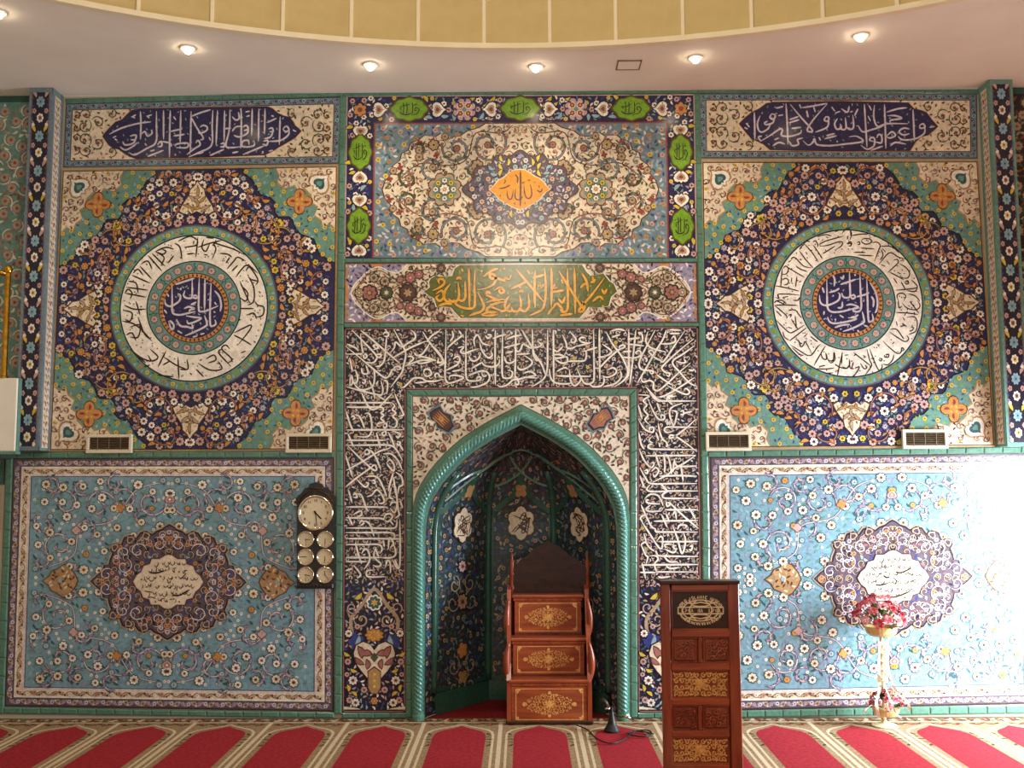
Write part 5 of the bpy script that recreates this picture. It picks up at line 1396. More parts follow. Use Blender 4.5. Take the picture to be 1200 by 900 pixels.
def build_niche():
    root = empty('mihrab_niche', (0, 0.3, 0)); tag(root, 'deep pointed mihrab niche lined with dark floral tiles and green ribs', 'niche')
    root.location = (0, 0, 0)
    zs = [0.0] + [Z_TOP * k / 40 for k in range(1, 41)]
    na = 40
    vs = []; fs = []
    for z in zs:
        for k in range(na + 1): vs.append(niche(5.0 * k / na, z))
    for i in range(len(zs) - 1):
        for k in range(na): fs.append((i * (na + 1) + k, i * (na + 1) + k + 1, (i + 1) * (na + 1) + k + 1, (i + 1) * (na + 1) + k))
    mesh_obj('lining', vs, fs, NICHEG, root)
    def NT(a, z, l): return niche(max(0.001, min(4.999, a)), z, 0.004 + l * 0.0006)[:]
    # local units: a along the plan (1 = one face), z metres. widths in metres converted per face
    fw = [hypot((NPLAN[i + 1][0] - NPLAN[i][0]) * W0, (NPLAN[i + 1][1] - NPLAN[i][1]) * ND) for i in range(5)]
    class NO(Orn):
        pass
    zb = 0.16
    z_of = lambda y: at(610, y, ND).z
    Zs = z_of(600)          # spring of the small arches
    Za = z_of(556)          # their points
    ribs = Orn(NT)
    def strip(pts, w, mat, l=6, o=ribs):
        """pts in (a,z) ; constant width in metres"""
        P = [niche(max(0.001, min(4.999, a)), z, 0.004 + l * 0.0006) for a, z in pts]
        k0 = len(o.v); mi = o.mi(mat); n = len(pts)
        for i in range(n):
            t = (P[min(i + 1, n - 1)] - P[max(i - 1, 0)]).normalized()
            face = min(int(max(0, min(4.999, pts[i][0]))), 4)
            dx = (NPLAN[face + 1][0] - NPLAN[face][0]) * W0; dy = (NPLAN[face + 1][1] - NPLAN[face][1]) * ND
            hor = Vector((dx, dy, 0)).normalized()
            nor = Vector((-hor.y, hor.x, 0)) * -1
            side = t.cross(nor).normalized() * (w / 2)
            o.v += [tuple(P[i] - side), tuple(P[i] + side)]
        for i in range(n - 1):
            o.f.append((k0 + 2 * i, k0 + 2 * i + 1, k0 + 2 * i + 3, k0 + 2 * i + 2)); o.m.append(mi)
    # solid round-edged corner ribs
    for a, lean in ((2.0, -0.16), (3.0, 0.16), (1.0, -0.0), (4.0, 0.0)):
        pts = []
        for k in range(25):
            z = zb + (Z_TOP - 0.34 - zb) * k / 24
            lz = max(0, (z - Zs) / (Z_TOP - Zs))
            pts.append(niche(a + lean * lz, z, 0.012))
        MB().tube(pts, 0.026, 8).build('corner_rib', GREEND, root, smooth=True)
    for face in (1, 2, 3):
        m = face + 0.5
        L = [(face + 0.04, Zs - 0.05)] + [(face + 0.04 + 0.46 * (1 - (1 - t) ** 1.9) , Zs + (Za - Zs) * t ** 1.0) for t in [k / 12 for k in range(13)]]
        Rr = [(2 * m - a, z) for a, z in L]
        strip(L, 0.046, GREEND, 9); strip(Rr, 0.046, GREEND, 10)
        for z_ in (zb + 0.01,): strip([(face + 0.02, z_), (face + 0.98, z_)], 0.03, GREEND, 5)
        for e in (0.06, 0.94): strip([(face + e, zb), (face + e, Zs)], 0.016, GREEND, 5)
    for a0, a1, z0, z1 in ((1.1, 2.2, Zs + .1, Za + .16), (2.2, 3.1, Za + .14, Zs + .2), (2.8, 1.9, Za + .14, Zs + .2), (3.9, 2.8, Zs + .1, Za + .16), (0.6, 1.6, Zs - .1, Za + .03), (4.4, 3.4, Zs - .1, Za + .03), (1.5, 2.5, Za, Za + .19), (3.5, 2.5, Za, Za + .19)):
        strip([(a0 + (a1 - a0) * k / 14, z0 + (z1 - z0) * sin(pi / 2 * k / 14)) for k in range(15)], 0.016, GREEN, 8)
    ribs.build('arch_tracery', root)
    # plinth
    pl = MB()
    for i in range(1, 4):
        a0 = niche(i, 0.0); a1 = niche(i + 1, 0.0); b0 = niche(i, 0.15, 0.02); b1 = niche(i + 1, 0.15, 0.02)
        c0 = niche(i, 0.0, 0.03); c1 = niche(i + 1, 0.0, 0.03); d0 = niche(i, 0.15); d1 = niche(i + 1, 0.15)
        pl.add([c0, c1, b1, b0, d0, d1], [(0, 1, 2, 3), (3, 2, 5, 4)])
    pl.build('plinth', GREEND, root)
    # floral lining, drawn per face in metres
    fl = Orn(None)
    for face in range(5):
        med = Orn(None)
        w = fw[face]
        def FT(x, y, l, face=face, w=w):
            return niche(face + max(0.002, min(0.998, x / (w * 100))), y / 100.0, 0.003 + l * 0.0006)[:]
        fl.T = FT
        def FTm(x, y, l, face=face, w=w):
            return niche(face + max(0.002, min(0.998, x / (w * 100))), y / 100.0, 0.004 + l * 0.0022)[:]
        med.T = FTm
        wc = w * 100; cxx = wc / 2
        zmax = Z_TOP * 100 - 4
        for x, y in scatter(9000, (0.8, 1, wc - 0.8, zmax), 3.4, lambda x, y: True, 81 + face):
            k = RND.random()
            top = y > Za * 100 + 2
            mat = RND.choice((MAUVE, MAUVE, BROWN, ROSY, UMBER) if top else (NAVY, TEALD, GREYB, MOSS, COBALT, MAUVE, TEALD, TAN, GREYB))
            fl.leaf(x, y, 3.6, 1.4, RND.random() * 6, mat, 1.2)
        for x, y in scatter(3000, (1.5, 3, wc / 2, zmax), 7.2, lambda x, y: True, 91 + face):
            for X in (x, wc - x): fl.flower(X, y, 1.9, RND.choice((TAN, GREYB, OCHRE, MAUVE)), BROWN, OCHRE, 2.5, 6, INK)
        if face in (1, 2, 3):
            zc = z_of(613) * 100
            med.lobed(cxx, zc, 12.5, 6, BROWN, 5, 0.2, 0, 4, 14.5); med.lobed(cxx, zc, 11.4, 6, CREAM, 6, 0.22, 0, 4, 13.4)
            for k in range(12):
                med.ribbon([(cxx + RND.uniform(-8, 8), zc + RND.uniform(-9, 9)) for _ in range(3)], 0.9, BROWN, 7, 0.2)
            z1 = z_of(755) * 100
            med.lobed(cxx, z1, 7, 5, BROWN, 5, 0.3); med.lobed(cxx, z1, 6.2, 5, ORANGE, 6, 0.3)
            z2 = z_of(700) * 100
            med.flower(cxx, z2, 6, TAN, ROSY, BROWN, 5, 8, INK); med.flower(cxx, z_of(660) * 100, 4.5, PINK, ROSY, BROWN, 5, 8, INK)
            for sx in (-1, 1):
                for zz, r in ((z2, 9), (z1 - 11, 8), (z_of(680) * 100, 7), (z_of(795) * 100, 7)):
                    med.spiral(cxx + sx * (r + 2), zz, r, 1.5, sx, 1.2, 0.9, TAN, 4, None, 20)
            med.lobed(cxx, z1 - 20, 7, 4, INK, 5, 0.4); med.lobed(cxx, z1 - 20, 6, 4, OCHRE, 6, 0.4)
            med.lobed(cxx, z_of(575) * 100, 6, 4, OCHRE, 6, 0.35)
            med.build('niche_medallion', root, kind='stuff')
    fl.build('floral_lining', root, kind='stuff')
    return root
build_niche()

# ---- the two big blue garden panels below
def garden_panel(q, cc, label, seed, script):
    root = panel_root('garden_panel', q, label)
    slab('ground', q, TURQ, root)
    W, H = 378.0, 294.0
    T = quadT(q, W, H)
    cx, cy = W / 2, H / 2
    for _ in range(14):
        p = T(cx, cy, 0); t = at(cc[0], cc[1], 0)
        cx += (t.x - p[0]) * 150; cy -= (t.z - p[2]) * 150
    b = Orn(T)
    border_frame(b, W, H, 0, 1.4, UMBER, 1); border_frame(b, W, H, 1.4, 10.5, MAUVE, 1); border_frame(b, W, H, 10.5, 12, WHITE, 1)
    border_frame(b, W, H, 12, 20, CREAM, 1); border_frame(b, W, H, 20, 22, LILACW, 1.5); border_frame(b, W, H, 22, 22.8, UMBER, 2)
    cols = [(PINK, ROSY, BROWN, LILAC), (LILACW, COBALT, INK, TAN), (TAN, BROWN, RED, LILACW)]
    cols2 = [(PINK, RED, BROWN, BROWN), (WHITE, OCHRE, RED, TAN), (TAN, ORANGE, BROWN, ROSY)]
    for p0, p1 in (((6, 6), (W - 6, 6)), ((6, H - 6), (W - 6, H - 6)), ((6, 10), (6, H - 10)), ((W - 6, 10), (W - 6, H - 10))):
        band_run(b, p0, p1, 9, 6.5, LILAC, cols, 3, seed, None, 0.27)
    for p0, p1 in (((14, 16), (W - 14, 16)), ((14, H - 16), (W - 14, H - 16)), ((16, 22), (16, H - 22)), ((W - 16, 22), (W - 16, H - 22))):
        band_run(b, p0, p1, 8, 8, BROWN, cols2, 3, seed, None, 0.28)
    b.build('border', root)
    # medallion outline
    def outline(k=0.0):
        qd = [(91, 0), (84, 7), (77, 12), (76, 19), (70, 20), (69, 26), (66, 33), (69, 38), (63, 45), (56, 44), (53, 52), (45, 55), (39, 51), (34, 58), (27, 60), (20, 56), (15, 60), (9, 62), (4, 66), (0, 68)]
        pts = [(cx + x, cy - y) for x, y in qd] + [(cx - x, cy - y) for x, y in reversed(qd)][1:]
        pts += [(cx - x, cy + y) for x, y in qd][1:] + [(cx + x, cy + y) for x, y in reversed(qd)][1:-1]
        return grow(pts, k)
    mo = outline(3)
    pend = [(cx - 126, cy), (cx + 126, cy)]
    def ok(x, y):
        return 27 < x < W - 27 and 27 < y < H - 27 and not inside(mo, x, y) and all(hypot(x - a, y - c_) > 20 for a, c_ in pend)
    v = Orn(T); f = Orn(T)
    sp = [(123, 92, 18, 0.3, 1.15, 1), (83, 90, 20, 3.4, 1.2, -1), (128, 42, 19, 5.2, 1.2, 1), (22, 94, 20, 2.6, 1.15, 1), (146, 68, 14, 1, 0.9, -1), (52, 96, 16, 0.4, 0.9, 1), (100, 62, 15, 4.4, 0.9, -1), (150, 24, 13, 1.6, 0.9, 1), (64, 116, 12, 2, 0.9, -1), (140, 112, 12, 1, 0.9, 1), (104, 112, 11, 4, 0.9, 1), (34, 76, 10, 3, 0.9, -1), (112, 14, 10, 5, 0.9, 1)]
    for sx in (-1, 1):
        for sy in (-1, 1):
            for dx, dy, r, a0, tn, dr in sp:
                X, Y = cx + sx * dx, cy + sy * dy
                if not (24 < X < W - 24): continue
                pts = v.spiral(X, Y, r, (a0 if sx > 0 else pi - a0) * sy, dr * sx * sy, tn, 1.35, LILACW, 3, MAUVE, 34)
                for k in (3, 9, 15, 22, 29):
                    v.leaf(pts[k][0], pts[k][1], 6.4, 1.7, atan2(pts[k + 1][1] - pts[k][1], pts[k + 1][0] - pts[k][0]) + 0.5, (PINK, LILAC)[k % 2], 4.5, MAUVE)
                    v.leaf(pts[k + 2][0] + RND.uniform(-3, 3), pts[k + 2][1] + RND.uniform(-3, 3), 7, 2.4, RND.random() * 6, TEALD, 2.6)
            v.ribbon([(cx + sx * 4, cy + sy * 118), (cx + sx * 40, cy + sy * 108), (cx + sx * 66, cy + sy * 72), (cx + sx * 104, cy + sy * 62), (cx + sx * 112, cy + sy * 30), (cx + sx * 148, cy + sy * 14)], 2.2, MAUVE, 2.4, 0.1)
            v.ribbon([(cx + sx * 4, cy + sy * 118), (cx + sx * 40, cy + sy * 108), (cx + sx * 66, cy + sy * 72), (cx + sx * 104, cy + sy * 62), (cx + sx * 112, cy + sy * 30), (cx + sx * 148, cy + sy * 14)], 1.1, LILACW, 3.4, 0.1)
            f.lobed(cx + sx * 58, cy + sy * 87, 6.4, 4, BROWN, 6, 0.4, 0.6); f.lobed(cx + sx * 58, cy + sy * 87, 5.6, 4, ORANGE, 7, 0.4, 0.6)
            f.lobed(cx + sx * 109, cy + sy * 60, 6, 4, MAUVE, 6, 0.3, 0.8); f.lobed(cx + sx * 109, cy + sy * 60, 5, 4, PINK, 7, 0.3, 0.8)
    for y in (-97, 97):
        f.palmette(cx, cy + y, 6, -pi / 2, PINK, ROSY, WHITE, 6, MAUVE)
    # blossoms
    done = set()
    for x, y in scatter(9000, (26, 26, cx, cy), 17, ok, seed + 2):
        k = RND.random(); rr = RND.uniform(4.0, 5.6)
        for X, Y in ((x, y), (2 * cx - x, y), (x, 2 * cy - y), (2 * cx - x, 2 * cy - y)):
            if not ok(X, Y): continue
            if k < 0.7: f.flower(X, Y, rr, WHITE if k < .36 else CREAM, (OCHRE, ROSY, MOSS)[int(k * 60) % 3], BROWN, 5, 8, TEALD)
            elif k < 0.88: f.flower(X, Y, rr * 0.7, SKY, WHITE, NAVY, 5, 7, TEALD)
            else: f.flower(X, Y, rr * 0.7, ORANGE, YELLOW, RED, 5, 6, TEALD)
    for x, y in scatter(9000, (26, 26, cx, cy), 6.2, ok, seed + 3):
        k = RND.random()
        for X, Y in ((x, y), (2 * cx - x, y), (x, 2 * cy - y), (2 * cx - x, 2 * cy - y)):
            if not ok(X, Y): continue
            if k < 0.3: v.flower(X, Y, 2.0, WHITE, OCHRE, RED, 2, 5)
            else: v.leaf(X, Y, 5.6, 2.0, k * 50, (TEAL, GREYB, TEALD, SKY, LILAC, TEAL)[int(k * 97) % 6], 1.5)
    v.build('vine_scrolls', root, kind='stuff'); f.build('blossoms', root, kind='stuff')
    # pendants
    for sx, (px, py) in zip((-1, 1), pend):
        pd = Orn(T)
        sh = [(20, 0), (13, 5), (10, 11), (3, 14), (-4, 19), (-10, 16), (-14, 11), (-17, 7), (-20, 0)]
        sh = sh + [(a, -c_) for a, c_ in reversed(sh)][1:-1]
        pd.poly([(px + sx * a * 1.08, py + c_ * 1.08) for a, c_ in sh], BROWN, 6); pd.poly([(px + sx * a, py + c_) for a, c_ in sh], OCHRE, 7)
        shp = [(px + sx * a * 0.86, py + c_ * 0.86) for a, c_ in sh]
        for x, y in scatter(900, (px - 20, py - 20, px + 20, py + 20), 3.7, lambda x, y: inside(shp, x, y), seed + 8):
            pd.leaf(x, y, 4.4, 1.7, RND.random() * 6, RND.choice((CREAM, TAN, BROWN, CREAM, BROWN)), 8)
        pd.disc(px, py, 2.5, SKY, 10)
        pd.build('pendant', root)
    m = Orn(T)
    m.poly(outline(1.6), TAN, 8); m.poly(outline(0), INK, 9); m.poly(outline(-2), MAUVE, 9.6)
    inner = outline(-6)
    core = [(40, 0), (36, 7), (31, 11), (28, 18), (21, 20), (19, 26), (10, 26), (4, 30), (0, 31)]
    cpts = [(cx + x, cy - y) for x, y in core] + [(cx - x, cy - y) for x, y in reversed(core)][1:] + [(cx - x, cy + y) for x, y in core][1:] + [(cx + x, cy + y) for x, y in reversed(core)][1:-1]
    cg = grow(cpts, 4)
    okm = lambda x, y: inside(inner, x, y) and not inside(cg, x, y)
    for sx in (-1, 1):
        for sy in (-1, 1):
            for dx, dy, r, a0, dr in ((12, 44, 9, 1, 1), (36, 36, 10, 3, -1), (52, 18, 10, 2, 1), (28, 46, 7, 0, 1), (52, 34, 8, 5, 1), (72, 8, 8, 2.4, -1), (8, 55, 5, 3, -1), (62, 24, 6, 1, 1)):
                m.spiral(cx + sx * dx, cy + sy * dy, r, (a0 if sx > 0 else pi - a0) * sy, sx * sy * dr, 1.15, 1.2, LILACW if r > 7 else PINK, 12, INK, 22)
    for x, y in scatter(3000, (cx - 88, cy - 64, cx, cy), 9.5, okm, seed + 5):
        for X, Y, d in ((x, y, 1), (2 * cx - x, y, -1), (x, 2 * cy - y, -1), (2 * cx - x, 2 * cy - y, 1)): m.spiral(X, Y, 5, 1.5, d, 1.0, 1.1, TAN, 11.4, INK, 14)
    for x, y in scatter(8000, (cx - 92, cy - 70, cx, cy), 5.4, okm, seed + 4):
        k = RND.random()
        for X, Y in ((x, y), (2 * cx - x, y), (x, 2 * cy - y), (2 * cx - x, 2 * cy - y)):
            if k < .3: m.flower(X, Y, 2.7, (PINK, LILACW, ORANGE)[int(k * 90) % 3], ROSY, COBALT, 13, 6)
            else: m.leaf(X, Y, 5, 2.2, k * 40, (COBALT, LILAC, ROSY, INK, SKY, BROWN, INK)[int(k * 93) % 7], 10.6)
    for sx in (-1, 1):
        for sy in (-1, 1):
            for dx, dy in ((27, 54), (45, 49), (63, 40)): m.palmette(cx + sx * dx, cy + sy * dy, 5.4, atan2(sy * dy, sx * dx), TAN, BROWN, COBALT, 14, INK)
    m.poly(grow(cpts, 2.0), UMBER, 17); m.poly(grow(cpts, 1.0), PINK, 17.6); m.poly(cpts, CREAM, 18.4)
    mobj = m.build('centre_medallion', root)
    s = Orn(WT)
    for txt, x0, y0, k, w in script: write(s, txt, x0, y0, k, w, UMBER, 20)
    r = random.Random(seed)
    x0, y0 = cc
    ang = 0
    for row, yy in enumerate((-21, -13, -4, 5, 14, 22)):
        hwid = 34 - abs(yy) * 0.85
        x = -hwid
        while x < hwid:
            L = r.uniform(3, 7)
            kind = r.random(); X, Y = x0 + x, y0 + yy + r.uniform(-2, 2)
            if kind < .45: s.ribbon([(X, Y - 1), (X + L * .4, Y + 1.8), (X + L, Y - 1.2)], 1.0, UMBER, 19.4, .3)
            elif kind < .75: s.ribbon([(X, Y - 3), (X + .6, Y), (X - 1.4, Y + 2)], 0.9, UMBER, 19.4, .3)
            else: s.leaf(X, Y, 2.2, 1.4, r.random() * 6, BROWN, 19.4)
            x += L * 0.75
    s.build('inscription', mobj, label='flowing dark cursive script on cream')
    return root

Q_GL = [(16, 536.8), (391.6, 536.2), (391.4, 833.4), (5.8, 827.2)]
Q_GR = [(831.8, 535.5), (1217, 530.8), (1223, 823.8), (834, 832.4)]
SC_L = [("230,360 300,372 400,345;470,600 550,605 660,545", 150, 630, 9, 2.0), ("180,560 270,575;215,630 260,625 300,640;350,645 400,640;480,330 520,315;560,440 600,400 620,370;190,440 210,470;420,430 440,480 460,450;530,500 520,560;590,350 640,345", 150, 630, 9, 1.2)]
SC_R = [("580,395 650,408 780,350;350,545 400,555 500,530;440,440 480,465 520,455;490,690 590,690 770,620", 990, 630, 10, 1.9), ("560,460 580,490 610,510;300,340 350,390;210,460 215,500;420,330 440,345 500,350;640,320 650,335;760,510 830,485", 990, 630, 10, 1.2)]
garden_panel(Q_GL, (198, 681.5), 'large blue floral garden panel behind the wall clock board', 101, SC_L)
garden_panel(Q_GR, (1046, 676.5), 'large blue floral garden panel behind the flower stand, washed by window light', 101, SC_R)

# ================================================================== PILASTERS, FAR EDGES
def pilaster(fx, sx, label, dots):
    """hung corner pilaster. fx: photo x of (inner back edge top, inner back edge bottom, outer front edge top, bottom)"""
    root = empty('pilaster', (0, 0, 0)); tag(root, label, 'pilaster')
    D = 0.165; PW = 0.172
    pt = at(fx[0], 110 if sx > 0 else 116, 0); pb = at(fx[1], 526, 0)
    xi = (pt.x + pb.x) / 2 + sx * 0.008
    zb = 2.0 * 0 + at(fx[1], 528.5 if sx < 0 else 524, 0).z
    xo = xi + sx * PW
    zt = CEIL_Z - 0.002
    m = MB(); m.box((min(xi, xo), -D, zb), (max(xi, xo), 0.0, zt)); m.build('core', TEAL, root)
    # trims on the edges
    e = MB()
    for x in (xi, xo - sx * 0.018):
        e.box((x, -D - 0.006, zb), (x + sx * 0.018, -D, zt))
    e.box((xi, -D - 0.008, zt - 0.035), (xo, -D, zt)); e.box((xi, -D - 0.008, zb), (xo, -D, zb + 0.03))
    e.box((xi - sx * 0.006, -0.03, zb), (xi, 0.0, zt)); e.box((xi - sx * 0.006, -D, zb), (xi, -D + 0.03, zt))
    e.build('edge_trims', GREYB if sx < 0 else TEAL, root)
    def FTf(x, y, l): return (xi + sx * (0.02 + x * (PW - 0.04)), -(D + 0.004 + l * LV), zb + 0.03 + y)
    f = Orn(FTf); Hh = zt - zb - 0.065
    f.poly([(0, 0), (1, 0), (1, Hh), (0, Hh)], INK, 0)
    class _: pass
    # blossoms in metres: rescale the x axis
    def FT2(x, y, l): return (xi + sx * (PW / 2 + x * 0.72), -(D + 0.004 + l * LV), zb + 0.03 + y)
    f.T = FT2
    for x in (-0.088, 0.088): f.ribbon([(x, 0), (x, Hh)], 0.006, ROSY, 0.5, 0, 0, False)
    n = int(Hh / 0.255)
    for k in range(n):
        y = (k + 0.5) * Hh / n
        f.lobed(0, y + 0.06, 0.052, 8, INK, 1, 0.15); f.lobed(0, y + 0.06, 0.046, 8, SKY, 2, 0.28); f.lobed(0, y + 0.06, 0.024, 6, TURQ, 3, 0.3); f.disc(0, y + 0.06, 0.008, NAVY, 4, 6)
        f.lobed(0.0, y - 0.065, 0.038, 7, WHITE, 2, 0.22); f.lobed(0, y - 0.065, 0.021, 6, ROSY if k % 2 else YELLOW, 3, 0.3); f.disc(0, y - 0.065, 0.009, BROWN, 4, 6)
        for s_ in (-1, 1):
            f.lobed(s_ * 0.062, y - 0.01, 0.022, 5, PINK, 2, 0.25); f.disc(s_ * 0.062, y - 0.01, 0.009, ROSY, 3, 6)
            f.lobed(s_ * 0.07, y - 0.118, 0.018, 5, WHITE, 2, 0.25)
            f.leaf(s_ * 0.066, y + 0.115, 0.05, 0.022, s_ * 0.8, YELLOW if (k + s_) % 2 else PINK, 2)
            for q_ in (-0.10, -0.05, 0.03, 0.08): f.leaf(s_ * (0.075 + 0.008 * sin(q_ * 99)), y + q_, 0.03, 0.012, q_ * 60 + s_, (MOSS, TAN, LILAC, COBALT)[int(q_ * 100) % 4], 1)
    f.build('face_flowers', root)
    def SD(x, y, l): return (xi - sx * (0.002 + l * LV), -(0.083 + x * 0.85), zb + 0.02 + y)
    s = Orn(SD)
    s.poly([(-0.06, 0), (0.06, 0), (0.06, Hh), (-0.06, Hh)], CREAM, 0)
    for k in range(int(Hh / 0.05)):
        y = (k + .5) * 0.05
        s.leaf(0.018 * (-1) ** k, y, 0.045, 0.02, 0.9 * (-1) ** k, ROSY if k % 3 == 0 else (TAN if k % 3 == 1 else LILAC), 1)
        s.disc(-0.02 * (-1) ** k, y + 0.01, 0.009, BROWN if k % 2 else MOSS, 1, 6)
        s.leaf(-0.042, y, 0.03, 0.012, 1.2, LILAC, 1); s.leaf(0.042, y + 0.02, 0.03, 0.012, 1.9, PINK, 1)
    s.build('side_scroll', root)
    return root, xi, xo, zb
_pl = pilaster((75.5, 58.5, 36, 20), -1, 'flowered tile pilaster beside the brass handrail, ending above a ledge', 0)
_pr = pilaster((1146, 1166, 1186, 1204), 1, 'flowered tile pilaster above the sunlit garden panel', 0)

def far_panel(x0, x1, label, seed, mats):
    """upper wall beyond a pilaster"""
    zb = _pl[3]; zt = CEIL_Z - 0.05
    root = empty('far_panel', (0, 0, 0)); tag(root, label, 'tile panel')
    m = MB(); m.box((x0, -0.010, zb), (x1, 0.0, zt)); m.build('ground', mats[0], root)
    e = MB(); e.box((x0, -0.014, zt), (x1, 0, CEIL_Z - 0.002)); e.build('top_edge', GREEND, root)
    def T(x, y, l): return (x0 + x / 157.7, -(0.010 + l * LV), zb + y / 157.7)
    W = (x1 - x0) * 157.7; H = (zt - zb) * 157.7
    f = Orn(T)
    for x, y in scatter(9000, (11, 11, W - 11, H - 11), 15, lambda x, y: True, seed):
        f.flower(x, y, 5.6, mats[1], mats[2], mats[3], 4, 8, mats[4]); f.spiral(x, y, 9, RND.random() * 6, 1, 1.0, 1.6, mats[5], 2, None, 16)
    for x, y in scatter(9000, (5, 5, W - 5, H - 5), 5.5, lambda x, y: True, seed + 1):
        f.leaf(x, y, 6, 2.4, RND.random() * 6, RND.choice(mats), 1)
    f.build('blossoms', root, kind='stuff')
far_panel(-HALF, _pl[2] - 0.002, 'dim sage floral tile panel behind the brass handrail', 111, (TEAL, TAN, ROSY, RED, GREYB, CREAM))
far_panel(_pr[2] + 0.002, HALF, 'dim brownish floral tile panel beyond the pilaster near the window', 113, (UMBER, TAN, OCHRE, RED, BROWN, MOSS))

# white parapet with brass handrail at the far left
def parapet():
    Y = -0.235
    tl = at(20.5, 443, Y); br = at(17.5, 529, Y)
    root = empty('white_parapet', (0, 0, 0)); tag(root, 'plain white parapet block below the brass handrail', 'parapet')
    x1 = (tl.x + br.x) / 2
    m = MB(); m.box((-HALF, Y, br.z), (x1, -0.18, tl.z), 0, 0.006); m.build('block', PAINTW, root)
    m = MB(); m.box((x1, Y + 0.01, br.z), (x1 + 0.006, -0.18, tl.z)); m.build('end_strip', TEAL, root)
    m = MB(); m.box((-HALF, Y - 0.006, br.z - 0.02), (x1 + 0.01, -0.17, br.z)); m.build('ledge', TEAL, root)
    r = empty('brass_handrail', (0, 0, 0)); tag(r, 'polished brass post and handrail standing on the white parapet', 'handrail')
    YR = Y + 0.03
    p0 = at(4.5, 443, YR); p1 = at(9.5, 320, YR)
    xx = (p0.x + p1.x) / 2
    MB().lathe([(0.03, 0), (0.03, 0.012), (0.021, 0.02), (0.0205, p1.z - tl.z)], (xx, YR, tl.z), 14).build('post', BRASS, r, smooth=False)
    MB().lathe([(0.005, 0.06), (0.024, 0.05), (0.032, 0.028), (0.024, 0.006), (0.021, -0.004)][::-1], (xx, YR, p1.z), 14).build('knob', BRASS, r, smooth=True)
    MB().tube([(xx, YR, p1.z - 0.01), (xx - 0.1, YR, p1.z + 0.012), (-HALF, YR, p1.z + 0.03)], 0.019, 12).build('rail', BRASS, r, smooth=True)
parapet()

# cream door and small framed tile at the lower left edge
d0 = at(7, 540, 0); d1 = at(-3, 836, 0)
dm = MB(); dm.box((-HALF, -0.03, 0.0), (min(d0.x, d1.x) - 0.035, 0.0, at(0, 573, 0).z)); dm.build('door_1', DOORP, None, kind='structure')
lt = empty('framed_tile'); tag(lt, 'small framed white and black tile above the cream door', 'tile')
zt0, zt1 = at(0, 563, 0).z, at(0, 540, 0).z
MB().box((-HALF, -0.014, zt0 - 0.03), (at(7, 545, 0).x - 0.006, 0, zt1 + 0.015)).build('frame', GREEND, lt)
MB().box((-HALF, -0.020, zt0), (at(7, 545, 0).x - 0.04, -0.010, zt1)).build('face', WHITE, lt)
to = Orn(lambda x, y, l: (at(7, 545, 0).x - 0.04 - 0.15 + x, -(0.0205 + l * LV), zt0 + y))
for k in range(16): to.leaf(RND.uniform(0.01, 0.14), RND.uniform(0.015, zt1 - zt0 - .015), 0.05, 0.02, RND.random() * 6, RND.choice((UMBER, INK, BROWN)), 1)
to.build('painted_leaves', lt)

# ================================================================== FITTINGS
def vent(x0, y0, x1, y1, label):
    a = at(x0, y0, 0); b = at(x1, y1, 0)
    root = empty('air_vent'); tag(root, label, 'air vent', 'white air vents along the dado')
    X0, X1, Z1, Z0 = a.x, b.x, a.z, b.z
    t = 0.022; Y = -0.052
    f = MB()
    f.box((X0, Y, Z1 - t), (X1, -0.0225, Z1), 0, 0.003); f.box((X0, Y, Z0), (X1, -0.0225, Z0 + t), 0, 0.003)
    f.box((X0, Y, Z0 + t), (X0 + t, -0.0225, Z1 - t), 0, 0.003); f.box((X1 - t, Y, Z0 + t), (X1, -0.0225, Z1 - t), 0, 0.003)
    f.build('frame', VENTM, root)
    MB().box((X0 + t, -0.026, Z0 + t), (X1 - t, -0.0225, Z1 - t)).build('back', DARK, root)
    n = 7; h = (Z1 - Z0 - 2 * t) / n
    for k in range(n):
        z = Z0 + t + (k + 0.5) * h
        m = MB(); yb, yf = -0.027, Y + 0.006
        m.add([(X0 + t, yf, z - h * .30), (X1 - t, yf, z - h * .30), (X1 - t, yb, z + h * .28), (X0 + t, yb, z + h * .28), (X0 + t, yf, z - h * .44), (X1 - t, yf, z - h * .44), (X1 - t, yb, z + h * .14), (X0 + t, yb, z + h * .14)],
              [(0, 1, 2, 3), (4, 7, 6, 5), (0, 4, 5, 1), (1, 5, 6, 2), (2, 6, 7, 3), (3, 7, 4, 0)])
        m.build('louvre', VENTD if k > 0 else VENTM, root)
    for k in range(1, 4):
        x = X0 + (X1 - X0) * k / 4
        MB().box((x - 0.002, Y + 0.004, Z0 + t), (x + 0.002, Y + 0.008, Z1 - t)).build('divider', VENTD, root)
vent(104.5, 509.5, 157, 531, 'white air vent under the corner of the medallion, near the pilaster above the parapet')
vent(336.5, 508.5, 389.5, 530.5, 'white air vent just above the wall clock board')
vent(825.5, 506.5, 879, 528.5, 'white air vent above the lectern, against the script band')
vent(1054.5, 503.5, 1108, 526, 'white air vent above the sunlit panel, near its pilaster')

